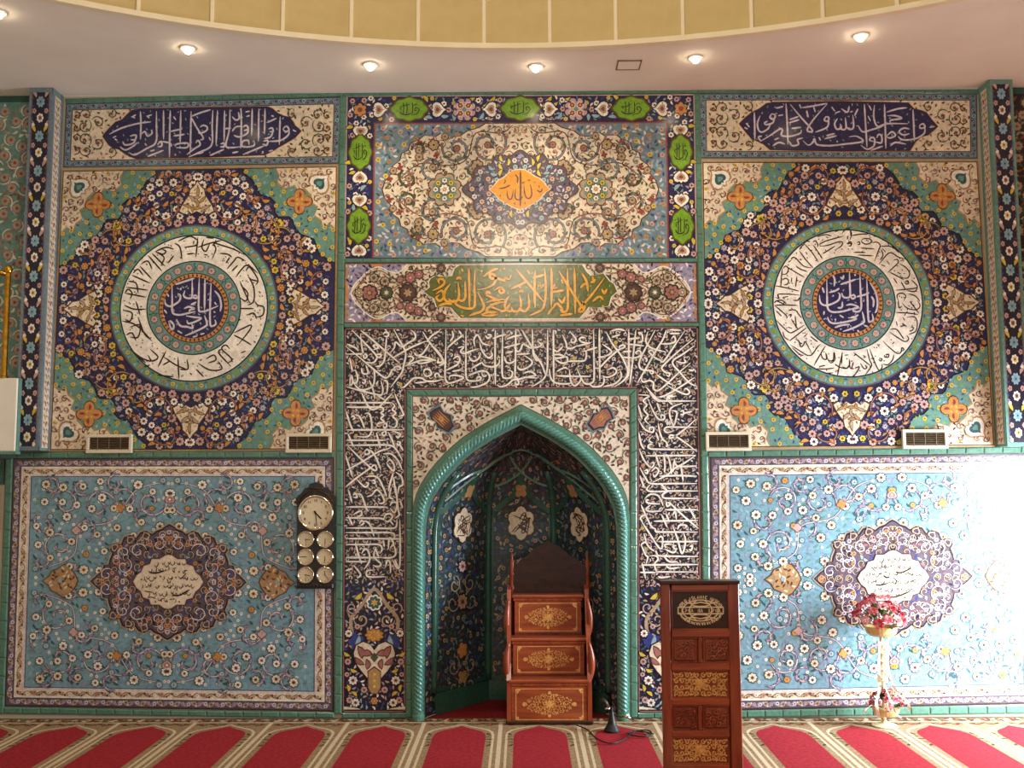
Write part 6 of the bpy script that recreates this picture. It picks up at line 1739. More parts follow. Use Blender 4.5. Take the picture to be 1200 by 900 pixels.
# ceiling downlights
SPOT_W = 30
for i, (x, y, lab) in enumerate(((-2, 14, 'recessed ceiling downlight'), (220, 56, ''), (434, 75.5, ''), (628, 77.5, ''), (815, 67, ''), (1008.5, 41, ''))):
    p = atz(x, y, CEIL_Z)
    root = empty('downlight', (0, 0, 0)); tag(root, 'small round ceiling downlight glowing along the dome edge', 'downlight', 'ceiling downlights along the dome edge')
    MB().lathe([(0.050, -0.002), (0.050, -0.010), (0.036, -0.013), (0.032, -0.002)], (p.x, p.y, CEIL_Z), 20).build('trim_ring', PAINTW, root)
    MB().lathe([(0.030, -0.010), (0.028, -0.026), (0.018, -0.038), (0.006, -0.042)], (p.x, p.y, CEIL_Z), 16).build('lamp', LAMP, root, smooth=True)
    l = bpy.data.lights.new('downlight_beam', 'SPOT'); l.energy = SPOT_W; l.color = (1.0, 0.85, 0.66); l.spot_size = radians(125); l.spot_blend = 0.8; l.shadow_soft_size = 0.03
    o = bpy.data.objects.new('downlight_beam', l); link(o, root); o.location = (p.x, p.y, CEIL_Z - 0.06); o.rotation_euler = (0, 0, 0)

# inspection hatch in the soffit
hq = [atz(x, y, CEIL_Z) for x, y in ((721.5, 71), (750, 69.5), (752, 80), (723.5, 82))]
hr = empty('ceiling_hatch'); tag(hr, 'small rectangular access hatch in the white ceiling', 'hatch')
hx0 = (hq[0].x + hq[3].x) / 2; hx1 = (hq[1].x + hq[2].x) / 2; hy0 = (hq[0].y + hq[1].y) / 2; hy1 = (hq[2].y + hq[3].y) / 2
m = MB(); t = 0.008
for a, b in (((hx0, hy0), (hx1, hy0 + t)), ((hx0, hy1 - t), (hx1, hy1)), ((hx0, hy0), (hx0 + t, hy1)), ((hx1 - t, hy0), (hx1, hy1))):
    m.box((a[0], a[1], CEIL_Z - 0.008), (b[0], b[1], CEIL_Z))
m.build('frame', VENTD, hr)
MB().box((hx0 + t, hy0 + t, CEIL_Z - 0.005), (hx1 - t, hy1 - t, CEIL_Z - 0.001)).build('lid', PLASTER, hr)

# unseen pendant globe added in the dome to give warm fill light
pc = (DC[0], DC[1] + 2.2, CEIL_Z + 0.55)
pr = empty('added_dome_fill'); tag(pr, 'unseen round globe added high inside the dome as warm fill light', 'lamp')
MB().lathe([(0.02, 4.0), (0.02, 0.42)][::-1], pc, 8).build('rod', BRASS, pr)
MB().lathe([(0.05, -0.40), (0.28, -0.28), (0.40, 0.0), (0.28, 0.28), (0.05, 0.40)], pc, 24).build('globe', emit('added_globe_glow', (1.0, 0.86, 0.66), 3.0), pr, smooth=True)
pl_ = bpy.data.lights.new('added_dome_fill_light', 'POINT'); pl_.energy = 210; pl_.color = (1.0, 0.86, 0.66); pl_.shadow_soft_size = 0.5  # added point light, warm fill from the dome
po = bpy.data.objects.new('added_dome_fill_light', pl_); link(po, pr); po.location = (pc[0], pc[1] + 0.0, pc[2] - 0.95)

# ---- wall clock board
def strokes_digit(d):
    D = {'0': [[(0, 0), (1, 0), (1, 2), (0, 2), (0, 0)]], '1': [[(.5, 0), (.5, 2)]], '2': [[(0, 2), (1, 2), (1, 1), (0, 1), (0, 0), (1, 0)]], '3': [[(0, 2), (1, 2), (1, 0), (0, 0)], [(0, 1), (1, 1)]],
         '4': [[(0, 2), (0, 1), (1, 1)], [(1, 2), (1, 0)]], '5': [[(1, 2), (0, 2), (0, 1), (1, 1), (1, 0), (0, 0)]], '6': [[(1, 2), (0, 2), (0, 0), (1, 0), (1, 1), (0, 1)]], '7': [[(0, 2), (1, 2), (.4, 0)]],
         '8': [[(0, 0), (1, 0), (1, 2), (0, 2), (0, 0)], [(0, 1), (1, 1)]], '9': [[(1, 1), (0, 1), (0, 2), (1, 2), (1, 0), (0, 0)]]}
    return D[d]

def clock_board():
    Y = -0.062
    root = empty('clock_board'); tag(root, 'black wooden wall clock board with one large and six small dials', 'clock')
    P = lambda x, y: at(x, y, Y)
    out = [(348, 690), (348, 592), (346.5, 590), (346.5, 584), (349, 581), (353, 578), (357, 572), (361, 571), (363, 567), (370, 565), (377, 567), (379, 571), (384, 572), (388, 577), (391.5, 581), (393.5, 584), (393.5, 590), (392, 592), (392, 690)]
    m = MB(); m.prism([P(x, y) for x, y in out], (0, -Y - 0.0245, 0)); m.build('case', CASE, root)
    # crest mouldings
    m = MB()
    for pts in ([(350, 588), (356, 580), (366, 575.5), (374, 575.5), (384, 580), (390, 588)], [(352, 591), (360, 584), (370, 581.5), (380, 584), (388, 591)]):
        m.tube([at(x, y, Y - 0.006) for x, y in catmull(pts, 5)], 0.008, 6)
    m.tube([at(x, y, Y - 0.005) for x, y in ((361, 572.5), (379, 572.5))], 0.006, 6)
    for x, y in ((351, 587), (389, 587)): m.lathe([(0.014, 0), (0.010, -0.012), (0.003, -0.015)], at(x, y, Y), 10, 0, 'Y')
    m.build('crest', WOODD, root, smooth=True)
    m = MB(); b0 = P(349.5, 684); b1 = P(390.5, 689)
    m.box((b0.x, Y - 0.012, b1.z), (b1.x, Y, b0.z), 0, 0.003)
    for k in range(10):
        x = b0.x + (b1.x - b0.x) * (k + .5) / 10
        m.lathe([(0.012, 0), (0.008, -0.007), (0.002, -0.009)], (x, Y - 0.012, (b0.z + b1.z) / 2), 8, 0, 'Y')
    m.build('carved_foot', CASE, root)
    m = MB(); c = P(370, 626); m.lathe([(0.018, 0), (0.012, -0.008), (0.003, -0.01)], c, 10, 0, 'Y'); m.build('boss', WOODD, root)
    def dial(x, y, rp, hh, mm, nums):
        c = P(x, y); r = rp / 155.0
        d = MB().lathe([(r * 0.93, 0.0), (r * 0.93, -0.012)], (c.x, Y, c.z), 40, 0, 'Y').build('dial', DIAL, root)
        MB_ = MB(); prof = [(r * 1.02, 0.0), (r * 1.05, -0.010), (r * 1.0, -0.021), (r * 0.92, -0.022), (r * 0.87, -0.0125)]
        vs = []; fs = []; n = 40
        for q, h in prof:
            for k in range(n): vs.append((c.x + q * cos(2 * pi * k / n), Y + h, c.z + q * sin(2 * pi * k / n)))
        for i in range(len(prof) - 1):
            for k in range(n): fs.append((i * n + k, i * n + (k + 1) % n, (i + 1) * n + (k + 1) % n, (i + 1) * n + k))
        MB_.add(vs, fs).build('bezel', CHROME, d, smooth=True)
        def HT(u, v, l): return (c.x + u, Y - 0.0125 - l * 0.0007, c.z + v)
        h = Orn(HT)
        for ang, L, w in ((hh, 0.5, 0.075), (mm, 0.74, 0.05)):
            a = pi / 2 - ang
            h.ribbon([(-0.12 * r * cos(a), -0.12 * r * sin(a)), (L * r * cos(a), L * r * sin(a))], w * r, HANDM, 3, 0, 0)
        h.disc(0, 0, 0.06 * r, HANDM, 5, 10)
        h.build('hands', d)
        nm = Orn(HT)
        for k in range(1, 13):
            a = pi / 2 - k * pi / 6; px, pz = 0.70 * r * cos(a), 0.70 * r * sin(a)
            if nums:
                tx = str(k); s_ = r * 0.065
                for j, ch in enumerate(tx):
                    ox = px + (j - len(tx) / 2.0) * s_ * 1.6 + s_ * 0.3
                    for st in strokes_digit(ch): nm.ribbon([(ox + u * s_, pz + (v - 1) * s_) for u, v in st], s_ * 0.5, HANDM, 1, 0, 0)
            else:
                nm.ribbon([(px * .95, pz * .95), (px * 1.12, pz * 1.12)], 0.05 * r, HANDM, 1, 0, 0)
        nm.build('numerals', d)
    dial(370, 600.8, 19.6, radians(135), radians(172), True)
    for (x, y, a, b) in ((358.8, 632, 95, 178), (381.5, 632, 180, 186), (358.8, 652.5, 270, 272), (381.2, 652.5, 178, 186), (358.8, 673.5, 100, 182), (381.2, 673.5, 355, 140)):
        dial(x, y, 9.2, radians(a), radians(b), False)
clock_board()

# ================================================================== MINBAR (stepped pulpit)
def inlay(o, W, H, k=1.0):
    """lobed almond of small scrolls, local metres centred at 0"""
    pts = scatter(3000, (0.002, 0.002, W, H), 0.0125, lambda x, y: (x / W) ** 1.6 + (y / H) ** 1.6 < 0.97, 131)
    for i, (x, y) in enumerate(pts):
        for sx in (-1, 1):
            for sy in (-1, 1):
                a = (i * 1.7) if sx > 0 else pi - i * 1.7
                o.leaf(sx * x, sy * y, 0.012, 0.0055, a * sy, INLAY, 1)
                if i % 3 == 0: o.spiral(sx * x, sy * y, 0.010, a * sy, sx * sy, 1.0, 0.0026, INLAY, 1, None, 10)
    for k_ in range(8): o.leaf(0.022 * cos(k_ * pi / 4), 0.018 * sin(k_ * pi / 4), 0.026, 0.011, k_ * pi / 4, INLAY, 2)
    o.disc(0, 0, 0.010, INLAY, 3, 10)
    for sx in (-1, 1): o.lobed(sx * W * 1.02, 0, 0.016, 5, INLAY, 2, 0.3); o.lobed(0, sx * H * 1.05, 0.012, 5, INLAY, 2, 0.3)

def minbar():
    root = empty('minbar', (0, 0, 0)); tag(root, 'red brown three-step wooden pulpit with gold inlay standing in the niche', 'pulpit')
    Y0 = -0.185
    a = at(594, 843, Y0); b = at(694, 843, Y0)
    xc = (a.x + b.x) / 2; hw = (b.x - a.x) / 2
    TR = 0.125
    # photo rows of (riser top, riser bottom)
    z1 = at(640, 796.5, Y0).z; z2 = at(640, 747.5, Y0 + TR).z; z3 = at(640, 697, Y0 + 2 * TR).z
    zz = [0.0, z1, z2, z3]
    for i in range(3):
        y = Y0 + i * TR; w = hw - 0.012 * i
        za, zb = zz[i], zz[i + 1]
        s = MB(); s.box((xc - w + 0.03, y + 0.012, za - (0.0 if i == 0 else 0.002)), (xc + w - 0.03, Y0 + 3 * TR + 0.06, zb - 0.022))
        st = s.build('step', WOOD, root)
        MB().box((xc - w + 0.012, y - 0.016, zb - 0.022), (xc + w - 0.012, y + TR + 0.01, zb), 0, 0.005).build('tread', WOODH, st)
        MB().box((xc - w + 0.03, y - 0.004, za + 0.012), (xc + w - 0.03, y + 0.014, zb - 0.045), 0, 0.004).build('riser_panel', WOODH, st)
        MB().box((xc - w + 0.02, y - 0.010, zb - 0.047), (xc + w - 0.02, y + 0.014, zb - 0.022), 0, 0.006).build('nosing', WOOD, st)
        zc = (za + zb - 0.035) / 2 + 0.002; hz = (zb - za - 0.06) / 2
        def IT(x, z, l, y=y, zc=zc): return (xc + x, y - 0.0045 - l * 0.0006, zc + z)
        o = Orn(IT)
        fw_, fh = w - 0.065, hz * 0.86
        for p, q in (((-fw_, -fh), (fw_, -fh)), ((fw_, -fh), (fw_, fh)), ((fw_, fh), (-fw_, fh)), ((-fw_, fh), (-fw_, -fh))): o.ribbon([p, q], 0.0052, INLAY, 0.6, 0, 0)
        for sx in (-1, 1):
            for sy in (-1, 1):
                for k in range(3): o.leaf(sx * (fw_ - 0.008 - 0.01 * (k == 1)), sy * (fh - 0.008 - 0.01 * (k == 2)), 0.024, 0.011, k * 1.1 * sx * sy + .6, INLAY, 1)
        inlay(o, fw_ * 0.74, fh * 0.72)
        o.build('gold_inlay', st)
    # plinth board
    MB().box((xc - hw - 0.008, Y0 - 0.018, 0.0), (xc + hw + 0.008, Y0 + 0.02, 0.026), 0, 0.006).build('plinth', WOODD, root)
    # stringers following the steps, with bulging side scrolls
    for sx in (-1, 1):
        x = xc + sx * (hw - 0.03)
        m = MB()
        prof = [(Y0 - 0.01, 0.0), (Y0 - 0.01, z1 * 0.98), (Y0 + 0.04, z1 + 0.10), (Y0 + TR * 0.8, z2 + 0.02), (Y0 + TR + 0.06, z2 + 0.12), (Y0 + 2 * TR, z3 + 0.04), (Y0 + 3 * TR, z3 + 0.06), (Y0 + 3 * TR + 0.06, z3 + 0.06), (Y0 + 3 * TR + 0.06, 0.0)]
        m.prism([(x, y, z) for y, z in prof], (sx * 0.03, 0, 0))
        m.build('stringer', WOOD, root)
        for (yy, zl, zh, r) in ((Y0 + 0.03, z1 - 0.02, z2 - 0.015, 0.024), (Y0 + TR + 0.05, z2 - 0.02, z3 - 0.02, 0.022)):
            n = 10; pts = []; rr = []
            for k in range(n + 1):
                t = k / n; pts.append((x + sx * (0.015 + 0.018 * sin(pi * t)), yy - 0.0, zl + (zh - zl) * t)); rr.append(r * (0.45 + 0.55 * sin(pi * min(1, t * 1.15)) ** 0.8) + 0.002)
            MB().tube(pts, rr, 10).build('baluster', WOOD, root, smooth=True)
    # back posts and carved backrest
    YB = Y0 + 3 * TR + 0.03
    pa_ = at(600, 690, YB); pb_ = at(688.5, 690, YB)
    zp = at(640, 655, YB).z
    for xx in (pa_.x, pb_.x):
        MB().lathe([(0.020, 0.5), (0.020, z3 + 0.02), (0.024, z3 + 0.03), (0.018, z3 + 0.06), (0.018, zp - 0.12), (0.023, zp - 0.11), (0.016, zp - 0.09), (0.022, zp - 0.05), (0.017, zp - 0.015), (0.007, zp + 0.01), (0.011, zp + 0.025), (0.002, zp + 0.05)], (xx, YB, 0), 14).build('post', WOOD, root, smooth=True)
    top = [(601.5, 697), (601.5, 664), (606, 661), (611, 655), (617, 652), (623, 646), (629, 640), (636, 637.5), (642, 633), (648, 637), (655, 639.5), (661, 645), (668, 651), (675, 654), (681, 659), (687, 664), (687, 697)]
    pts = [at(x, y, YB) for x, y in top]
    m = MB(); m.prism([(p.x, YB - 0.012, p.z) for p in pts], (0, 0.03, 0)); bk = m.build('backrest', WOODD, root)
    def BT(x, y, l):
        p = at(x, y, YB); return (p.x, YB - 0.012 - l * 0.003, p.z)
    o = Orn(BT, relief=True)
    tp = grow(top, -3.5)
    for x, y in scatter(2500, (602, 634, 688, 696), 7.5, lambda x, y: inside(tp, x, y), 121):
        o.spiral(x, y, 3.4, RND.random() * 6, RND.choice((-1, 1)), 1.1, 1.1, WOODD, 1, None, 12)
        o.leaf(x + 2.5, y + 2.5, 3.4, 1.6, RND.random() * 6, WOODD, 0.8)
    o.ribbon([(x, y) for x, y in grow(top, -1.2)], 1.4, WOODD, 1.3, 0, 0)
    o.build('carving', bk)
minbar()

# ================================================================== LECTERN
def letters():
    return {'W': [[(0, 2), (.3, 0), (.6, 1.3), (.9, 0), (1.2, 2)]], 'O': [[(.2, 0), (0, .5), (0, 1.5), (.2, 2), (.8, 2), (1, 1.5), (1, .5), (.8, 0), (.2, 0)]], 'R': [[(0, 0), (0, 2), (.8, 2), (1, 1.5), (.8, 1), (0, 1)], [(.5, 1), (1, 0)]],
            'L': [[(0, 2), (0, 0), (.9, 0)]], 'D': [[(0, 0), (0, 2), (.6, 2), (1, 1.5), (1, .5), (.6, 0), (0, 0)]], 'I': [[(.5, 0), (.5, 2)]], 'S': [[(1, 1.8), (.7, 2), (.2, 2), (0, 1.5), (.2, 1.1), (.8, .9), (1, .5), (.8, 0), (.2, 0), (0, .2)]],
            'A': [[(0, 0), (.5, 2), (1, 0)], [(.2, .7), (.8, .7)]], 'M': [[(0, 0), (0, 2), (.55, .8), (1.1, 2), (1.1, 0)]], 'C': [[(1, 1.7), (.8, 2), (.2, 2), (0, 1.5), (0, .5), (.2, 0), (.8, 0), (1, .3)]], 'N': [[(0, 0), (0, 2), (1, 0), (1, 2)]]}

def lectern():
    Y = -1.65
    root = empty('lectern', (0, 0, 0)); tag(root, 'tall polished wooden lectern with carved panels and pale oval emblem', 'lectern')
    P = lambda x, y: at(x, y, Y)
    XL = (P(776, 700).x + P(776, 850).x) / 2; XR = (P(868, 700).x + P(868, 850).x) / 2
    zt = P(822, 684).z
    def bx(x0, y0, x1, y1, mat, name, yf=0.0, yb=0.03, parent=root, bev=0.004):
        a = P(x0, y0); b = P(x1, y1)
        m = MB(); m.box((a.x, Y + yf, max(0.0, b.z)), (b.x, Y + yb, a.z), 0, bev); return m.build(name, mat, parent)
    # carcass behind the face frame, inset
    MB().box((XL + 0.035, Y + 0.03, 0.03), (XR - 0.035, Y + 0.30, zt - 0.03)).build('body', WOOD, root)
    MB().box((XL - 0.008, Y - 0.012, zt - 0.002), (XR + 0.008, Y + 0.10, zt + 0.016), 0, 0.004).build('top_board', WOODD, root)
    dk = MB(); dk.prism([(XL + 0.03, Y + 0.10, zt + 0.014), (XL + 0.03, Y + 0.10, zt - 0.004), (XL + 0.03, Y + 0.38, zt - 0.12), (XL + 0.03, Y + 0.38, zt - 0.10)], (XR - XL - 0.06, 0, 0)); dk.build('desk', WOOD, root)
    MB().box((XL, Y, 0.0), ((P(787, 800).x), Y + 0.035, zt), 0, 0.004).build('stile', WOOD, root)
    MB().box(((P(855.5, 800).x), Y, 0.0), (XR, Y + 0.035, zt), 0, 0.004).build('stile', WOOD, root)
    xa, xb = 787, 855.5
    for y0, y1 in ((685, 692), (738.5, 746.7), (777.2, 785.5), (819.5, 826.7), (856.2, 864), (896, 909)):
        bx(xa, y0, xb, y1, WOODH, 'rail')
    for y0, y1 in ((746.7, 777.2), (826.7, 856.2)): bx(818, y0, 823.5, y1, WOOD, 'mullion')
    # recessed panels with moulded lips
    pan = []
    for x0, y0, x1, y1, kind in ((787, 692, 855.5, 738.5, 'emblem'), (787, 746.7, 818, 777.2, 'carve'), (823.5, 746.7, 855.5, 777.2, 'carve'), (787, 785.5, 855.5, 819.5, 'gold'), (787, 826.7, 818, 856.2, 'carve'), (823.5, 826.7, 855.5, 856.2, 'carve'), (787, 864, 855.5, 896, 'gold')):
        p = bx(x0, y0, x1, y1, WOODD if kind == 'emblem' else WOOD, {'emblem': 'emblem_panel', 'carve': 'carved_panel', 'gold': 'fretwork_panel'}[kind], 0.018, 0.03, root, 0)
        e = 1.5
        m = MB()
        for (a0, b0, a1, b1) in ((x0, y0, x0 + e, y1), (x1 - e, y0, x1, y1), (x0, y0, x1, y0 + e), (x0, y1 - e, x1, y1)):
            A = P(a0, b0); B = P(a1, b1); m.box((A.x, Y + 0.006, B.z), (B.x, Y + 0.02, A.z), 0, 0.002)
        m.build('lip', WOODH, p)
        cx, cy = (x0 + x1) / 2, (y0 + y1) / 2; hw, hh = (x1 - x0) / 2, (y1 - y0) / 2
        def PT(x, y, l):
            q = P(x, y); return (q.x, Y + 0.018 - l * 0.0022, q.z)
        o = Orn(PT, relief=True)
        if kind == 'carve':
            A = P(x0 + 3, y0 + 3); B = P(x1 - 3, y1 - 3)
            MB().box((A.x, Y + 0.008, B.z), (B.x, Y + 0.02, A.z), 0, 0.004).build('raised_field', WOOD, p)
            def PT2(x, y, l):
                q = P(x, y); return (q.x, Y + 0.008 - l * 0.006, q.z)
            o = Orn(PT2, relief=True)
            for x, y in scatter(500, (x0 + 6, y0 + 6, x1 - 6, y1 - 6), 5.2, lambda x, y: True, int(x0 + y0)):
                o.spiral(x, y, 3.0, RND.random() * 6, RND.choice((-1, 1)), 1.1, 1.3, CARVE, 1, None, 12)
                o.leaf(x + 2, y - 2, 3.4, 1.6, RND.random() * 6, CARVE, 1.3)
            o.build('carving', p)
        elif kind == 'gold':
            for sx in (-1, 1):
                for sy in (-1, 1):
                    for u in range(5):
                        for v in range(2):
                            x = cx + sx * (u + .62) * (hw - 4) / 5; y = cy + sy * (v + .55) * (hh - 3.4) / 2
                            o.spiral(x, y, 3.1, (u + v) * 1.3 * sx * sy, sx * sy * (1 if (u + v) % 2 else -1), 1.15, 1.5, INLAY, 1, None, 12)
                            o.leaf(x + sx * 2.6, y + sy * 2.2, 3.2, 1.5, (u * 1.7 + v) * sx * sy, INLAY, 1.4)
            for k in range(8): o.leaf(cx + 5 * cos(k * pi / 4), cy + 4 * sin(k * pi / 4), 8, 2.6, k * pi / 4, INLAY, 2)
            o.disc(cx, cy, 2.4, INLAY, 2.6, 10)
            o.build('fretwork', p, label='golden cut fretwork')
        else:
            # oval emblem: globe lines, centre band, lettering round the rim
            ex, ey, rx, ry = cx + 0.4, cy + 0.6, 26.5, 17.5
            el = lambda kx, ky, n=48: [(ex + rx * kx * cos(2 * pi * k / n), ey + ry * ky * sin(2 * pi * k / n)) for k in range(n)]
            o.ribbon(el(0.80, 0.70) + el(.8, .7)[:1], 1.35, INLAYP, 1, 0, 0, False)
            for dy in (-1, 1):
                o.ribbon([(ex - 14, ey + dy * 12.5), (ex - 9, ey + dy * 6), (ex, ey + dy * 4.8), (ex + 9, ey + dy * 6), (ex + 14, ey + dy * 12.5)], 1.35, INLAYP, 1)
                o.ribbon([(ex - 19, ey + dy * 10), (ex - 9, ey + dy * 8.0), (ex, ey + dy * 9.6), (ex + 9, ey + dy * 8.0), (ex + 19, ey + dy * 10)], 1.35, INLAYP, 1.1)
            for dx in (-1, 1):
                o.ribbon([(ex + dx * 4, ey - 12.4), (ex + dx * 11, ey - 6), (ex + dx * 13, ey), (ex + dx * 11, ey + 6), (ex + dx * 4, ey + 12.4)], 1.35, INLAYP, 1.2)
            o.ribbon([(ex - rx, ey - 3.8), (ex + rx, ey - 3.8)], 1.35, INLAYP, 1.6, 0, 0); o.ribbon([(ex - rx, ey + 3.8), (ex + rx, ey + 3.8)], 1.35, INLAYP, 1.6, 0, 0)
            for dx in (-1, 1): o.ribbon([(ex + dx * rx, ey - 4.2), (ex + dx * rx, ey + 4.2)], 1.2, INLAYP, 1.7, 0, 0)
            # blurred carved characters on the band: three groups of small marks
            for g0, n in ((-22, 4), (-3.5, 2), (10, 4)):
                for k in range(n):
                    X = ex + g0 + k * 3.6
                    for st in ([(0, -2), (0, 2), (2.2, 2)], [(0, -2), (2.2, -1), (0, 2)], [(0, 0), (2.2, -2), (2.2, 2), (0, 1)], [(0, 2), (1.1, -2), (2.2, 2)])[(k + n) % 4:(k + n) % 4 + 1]:
                        o.ribbon([(X + u, ey + v) for u, v in st], 1.0, INLAYP, 1.3, 0, 0)
            LT = letters(); word = 'WORLD ISLAMIC MISSION'
            def arc_text(word, a0, a1, s_, flip):
                n = len(word)
                for i, ch in enumerate(word):
                    if ch == ' ': continue
                    a = a0 + (a1 - a0) * (i + .5) / n
                    X = ex + rx * 0.94 * cos(a); Yp = ey - ry * 0.90 * sin(a)
                    tx, ty = -rx * sin(a), -ry * cos(a); d = hypot(tx, ty); tx /= -d; ty /= -d
                    tx, ty = (abs(tx), ty if tx > 0 else -ty)
                    ux, uy = ty, -tx
                    for st in LT[ch]:
                        o.ribbon([(X + tx * (u - .5) * s_ + ux * (v - 1) * s_, Yp + ty * (u - .5) * s_ + uy * (v - 1) * s_) for u, v in st], 0.85, INLAYP, 1.4, 0, 0)
            arc_text(word, pi * 0.94, pi * 0.06, 1.75, False)
            # worn lettering along the lower rim: unreadable in the photograph, kept as carved marks
            for i in range(22):
                a = pi * 1.06 + pi * 0.88 * (i + .5) / 22
                X = ex + rx * 0.94 * cos(a); Yp = ey - ry * 0.90 * sin(a)
                o.ribbon([(X - 1, Yp - 1.6), (X + (.8 if i % 2 else -.6), Yp), (X + 1, Yp + 1.6)], 0.8, INLAYP, 1.3, 0, 0)
                o.ribbon([(X + 1, Yp - 1.4), (X - .4, Yp + 1.2)], 0.7, INLAYP, 1.2, 0, 0)
            o.build('emblem', p, label='pale oval emblem with globe lines and lettering')
lectern()

# ================================================================== FLOWER STAND
def rose_mesh(name, mats, seed):
    r = random.Random(seed); m = MB()
    for ring, (n, rad, tilt, h) in enumerate(((3, 0.25, 1.35, 0.55), (5, 0.5, 1.05, 0.45), (6, 0.8, 0.65, 0.25), (7, 1.0, 0.3, 0.0))):
        for k in range(n):
            a = 2 * pi * k / n + ring * 0.6 + r.uniform(-.15, .15)
            w = rad * 1.25 * pi / n * 1.25 + 0.12
            pts = []
            for i, (u, ww) in enumerate(((0.15, 0.35), (0.55, 1.0), (0.85, 0.9), (1.0, 0.45))):
                d = rad * (0.35 + 0.65 * u * cos(tilt * 0.6)); z = h * 0.3 + u * sin(tilt) * 0.75 - (0.12 if u == 1.0 else 0)
                for s_ in (-1, 0, 1):
                    aa = a + s_ * w * ww / max(rad, .3) * 0.5
                    dd = d * (1 - 0.10 * abs(s_))
                    pts.append((dd * cos(aa), dd * sin(aa), z + 0.06 * abs(s_)))
            fs = []
            for i in range(3):
                for j in range(2): fs.append((i * 3 + j, i * 3 + j + 1, i * 3 + j + 4, i * 3 + j + 3))
            m.add(pts, fs, 0)
    me = bpy.data.meshes.new(name); me.from_pydata(m.v, [], m.f); me.materials.append(mats)
    me.polygons.foreach_set('use_smooth', [True] * len(me.polygons)); me.update()
    return me
def leaf_mesh(name, mat):
    vs = [(0, 0, 0), (0.3, 0.2, 0.05), (0.3, 0, -0.02), (0.3, -0.2, 0.05), (0.65, 0.22, 0.05), (0.65, 0, -0.04), (0.65, -0.22, 0.05), (1, 0, -0.1)]
    fs = [(0, 2, 1), (0, 3, 2), (1, 2, 5, 4), (2, 3, 6, 5), (4, 5, 7), (5, 6, 7)]
    me = bpy.data.meshes.new(name); me.from_pydata(vs, [], fs); me.materials.append(mat); me.update(); return me
ROSES = [rose_mesh('rose', mt, 3 + i) for i, mt in enumerate((PETAL, PETAL2, PETAL3))]
LEAVES = [leaf_mesh('leaf', LEAF), leaf_mesh('leaf', LEAF2)]

